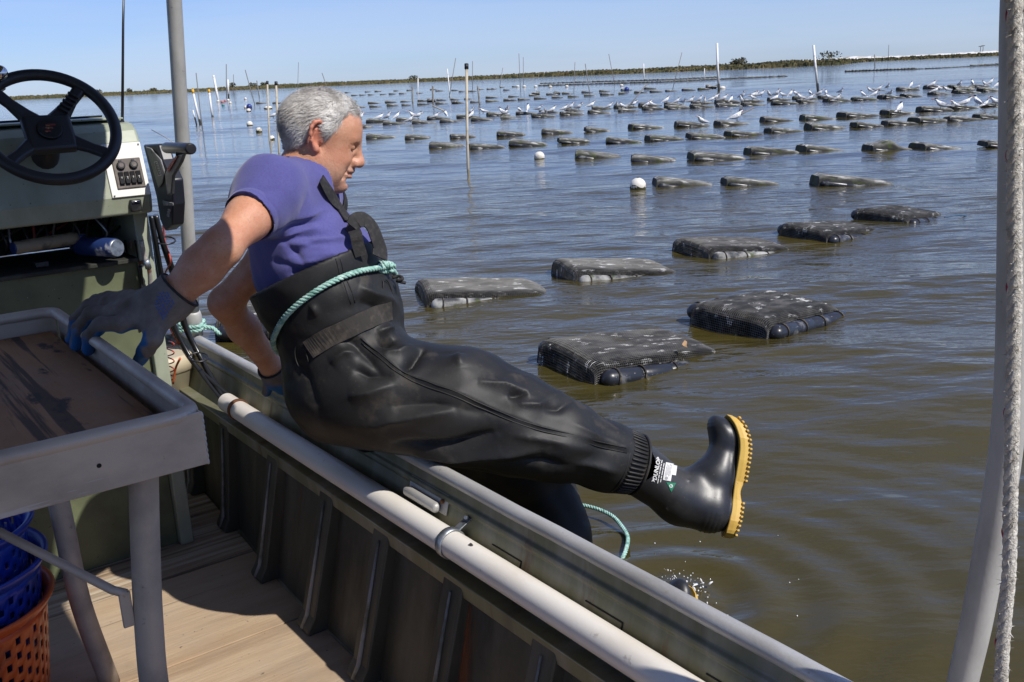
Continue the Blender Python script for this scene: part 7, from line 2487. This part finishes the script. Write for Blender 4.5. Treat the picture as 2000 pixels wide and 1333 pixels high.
# blue printing on the cuff: short strokes set out in slanting lines
M_bink = mat('blue_print', (0.02, 0.10, 0.42), 0.7)
og = surf(322, 590, glove_sdf); ngv = -ray(322, 590); ngv /= np.linalg.norm(ngv)
gr = cam_rt - ngv * (cam_rt @ ngv); gr /= np.linalg.norm(gr); gu = np.cross(ngv, gr)
mb = MB(); g = np.random.default_rng(77); spx = 2.02 / FPX
rot = math.radians(-62)
for (ln, x0, cnt) in ((0, -13, 5), (1, -17, 6), (2, -19, 7), (3, -15, 7), (4, -8, 7), (5, -3, 6)):
    for k in range(cnt):
        cx, cy = x0 + k * 6.0, 13 - ln * 6.4
        for s_ in range(3):
            a = g.choice([0, math.pi / 2, .8, -.8]); L_ = g.uniform(1.6, 2.6); dx, dy = g.uniform(-1.3, 1.3, 2)
            hx, hy = math.cos(a) * L_, math.sin(a) * L_; tx, ty = -math.sin(a) * .55, math.cos(a) * .55
            q4 = []
            for (qx, qy) in ((cx + dx - hx - tx, cy + dy - hy - ty), (cx + dx + hx - tx, cy + dy + hy - ty), (cx + dx + hx + tx, cy + dy + hy + ty), (cx + dx - hx + tx, cy + dy - hy + ty)):
                q4.append(((qx * math.cos(rot) - qy * math.sin(rot)) * spx, (qx * math.sin(rot) + qy * math.cos(rot)) * spx))
            mb.add(project(q4, og, gr, gu, ngv, glove_sdf, .0012), [(0, 1, 2, 3)])
mb.build('blue_print', M_bink, glove, merge=False)
# left glove gripping the rail
GLK = []
kw = atd(541, 734, 2.985); rail_t = B(1.163, 0, .626)
pc = atd(556, 748, 3.03)


def glove_l(p):
    d = chain(p, [WL * .9 + EL_ * .1, kw, pc], [.043, .042, .040], .02)
    for i in range(4):
        o = BA * (.040 - .024 * i)
        k0_ = pc + o - BZ * .004; 
        d = smin(d, chain(p, [k0_, k0_ + BN * .055 + BZ * .004, k0_ + BN * .085 - BZ * .035, k0_ + BN * .075 - BZ * .06], [.019, .016, .0145, .013], .006), .008)
    d = smin(d, chain(p, [pc + BA * .03 - BN * .01, pc + BA * .055 - BN * .03 - BZ * .01, pc + BA * .07 - BN * .035 - BZ * .04], [.024, .018, .015], .008), .012)
    cdir = (EL_ - WL) / np.linalg.norm(EL_ - WL)
    return smax(d, (p - (WL + cdir * .02)) @ cdir, .003)


v, f = sdf_mesh(glove_l, pc - .17, pc + .17, .004)
gl2 = np_obj('glove', v, f, M_glove, t_person); nl = vnormals(v, f)
add_attr(gl2, 'blue', sm(-nl[:, 2], .3, .6)); add_attr(gl2, 'grime', np.full(len(v), .35))
cdl = (EL_ - WL) / np.linalg.norm(EL_ - WL); cl_u = np.cross(cdl, BZ); cl_u /= np.linalg.norm(cl_u); cl_w = np.cross(cdl, cl_u); hc_ = WL + cdl * .02
MB().tube([hc_ + (cl_u * math.cos(t) + cl_w * math.sin(t)) * .043 for t in np.linspace(0, 2 * math.pi, 33)[:-1]], .0035, 7, closed=True).build('glove_hem', M_web, gl2)

# ------------------------------------------------------------ rope in the water and splash
rw = [atz(1106, 986, .02), atz(1130, 986, .012), atz(1165, 994, .014), atz(1195, 1008, .012), atz(1214, 1028, .014), atz(1226, 1050, .012), atz(1222, 1076, .012), atz(1214, 1092, .0), atz(1204, 1104, -.04)]
mb, *_ = strand_rope(bez(rw, 8), .0075, M_teal, 'r', twist=170, step=.006)
tag(mb.build('floating_rope', M_teal, merge=False), 'teal rope end curling on the water beyond the rail', 'rope')
M_drop, dt, dp_ = new_mat('splash_water')
dp_.inputs['Base Color'].default_value = (1, 1, 1, 1); dp_.inputs['Transmission Weight'].default_value = .25; dp_.inputs['Roughness'].default_value = .1; dp_.inputs['IOR'].default_value = 1.33  # white base colour stands in for sun glints on the drops
mb = MB(); g = np.random.default_rng(9)
for k in range(80):
    u = g.random()
    x = 1300 + 72 * u + g.normal(0, 7); y = 1132 + 34 * u + g.normal(0, 9)
    q = atz(x, y, 0) ; q[2] = abs(g.normal(0, .016)) + .004
    q = q + V3(*g.normal(0, .012, 3)) * np.array([1, 1, .3])
    r = .0009 + .0022 * g.random() ** 3
    mb.sphere(q, (r, r, r * g.uniform(.8, 1.8)), None, 6, 5)
for k in range(9):
    q = atz(1340 + g.normal(0, 26), 1150 + g.normal(0, 10), .012); L_ = g.uniform(.01, .03); dr = V3(*g.normal(0, 1, 3)); dr[2] = abs(dr[2]); dr /= np.linalg.norm(dr)
    mb.tube([q, q + dr * L_ * .6, q + dr * L_ - BZ * .003], [.0042, .003, .001], 6)
for k in range(24):
    q = atz(1250 + g.uniform(-180, 330), 1080 + g.uniform(-60, 150), .012); 
    if q @ BN < 1.3: continue
    r = g.uniform(.001, .0024); mb.sphere(q, r, None, 6, 5)
tag(mb.build('splash', M_drop, merge=False), 'splash of water drops where the second boot enters the water', 'splash', kind='stuff')
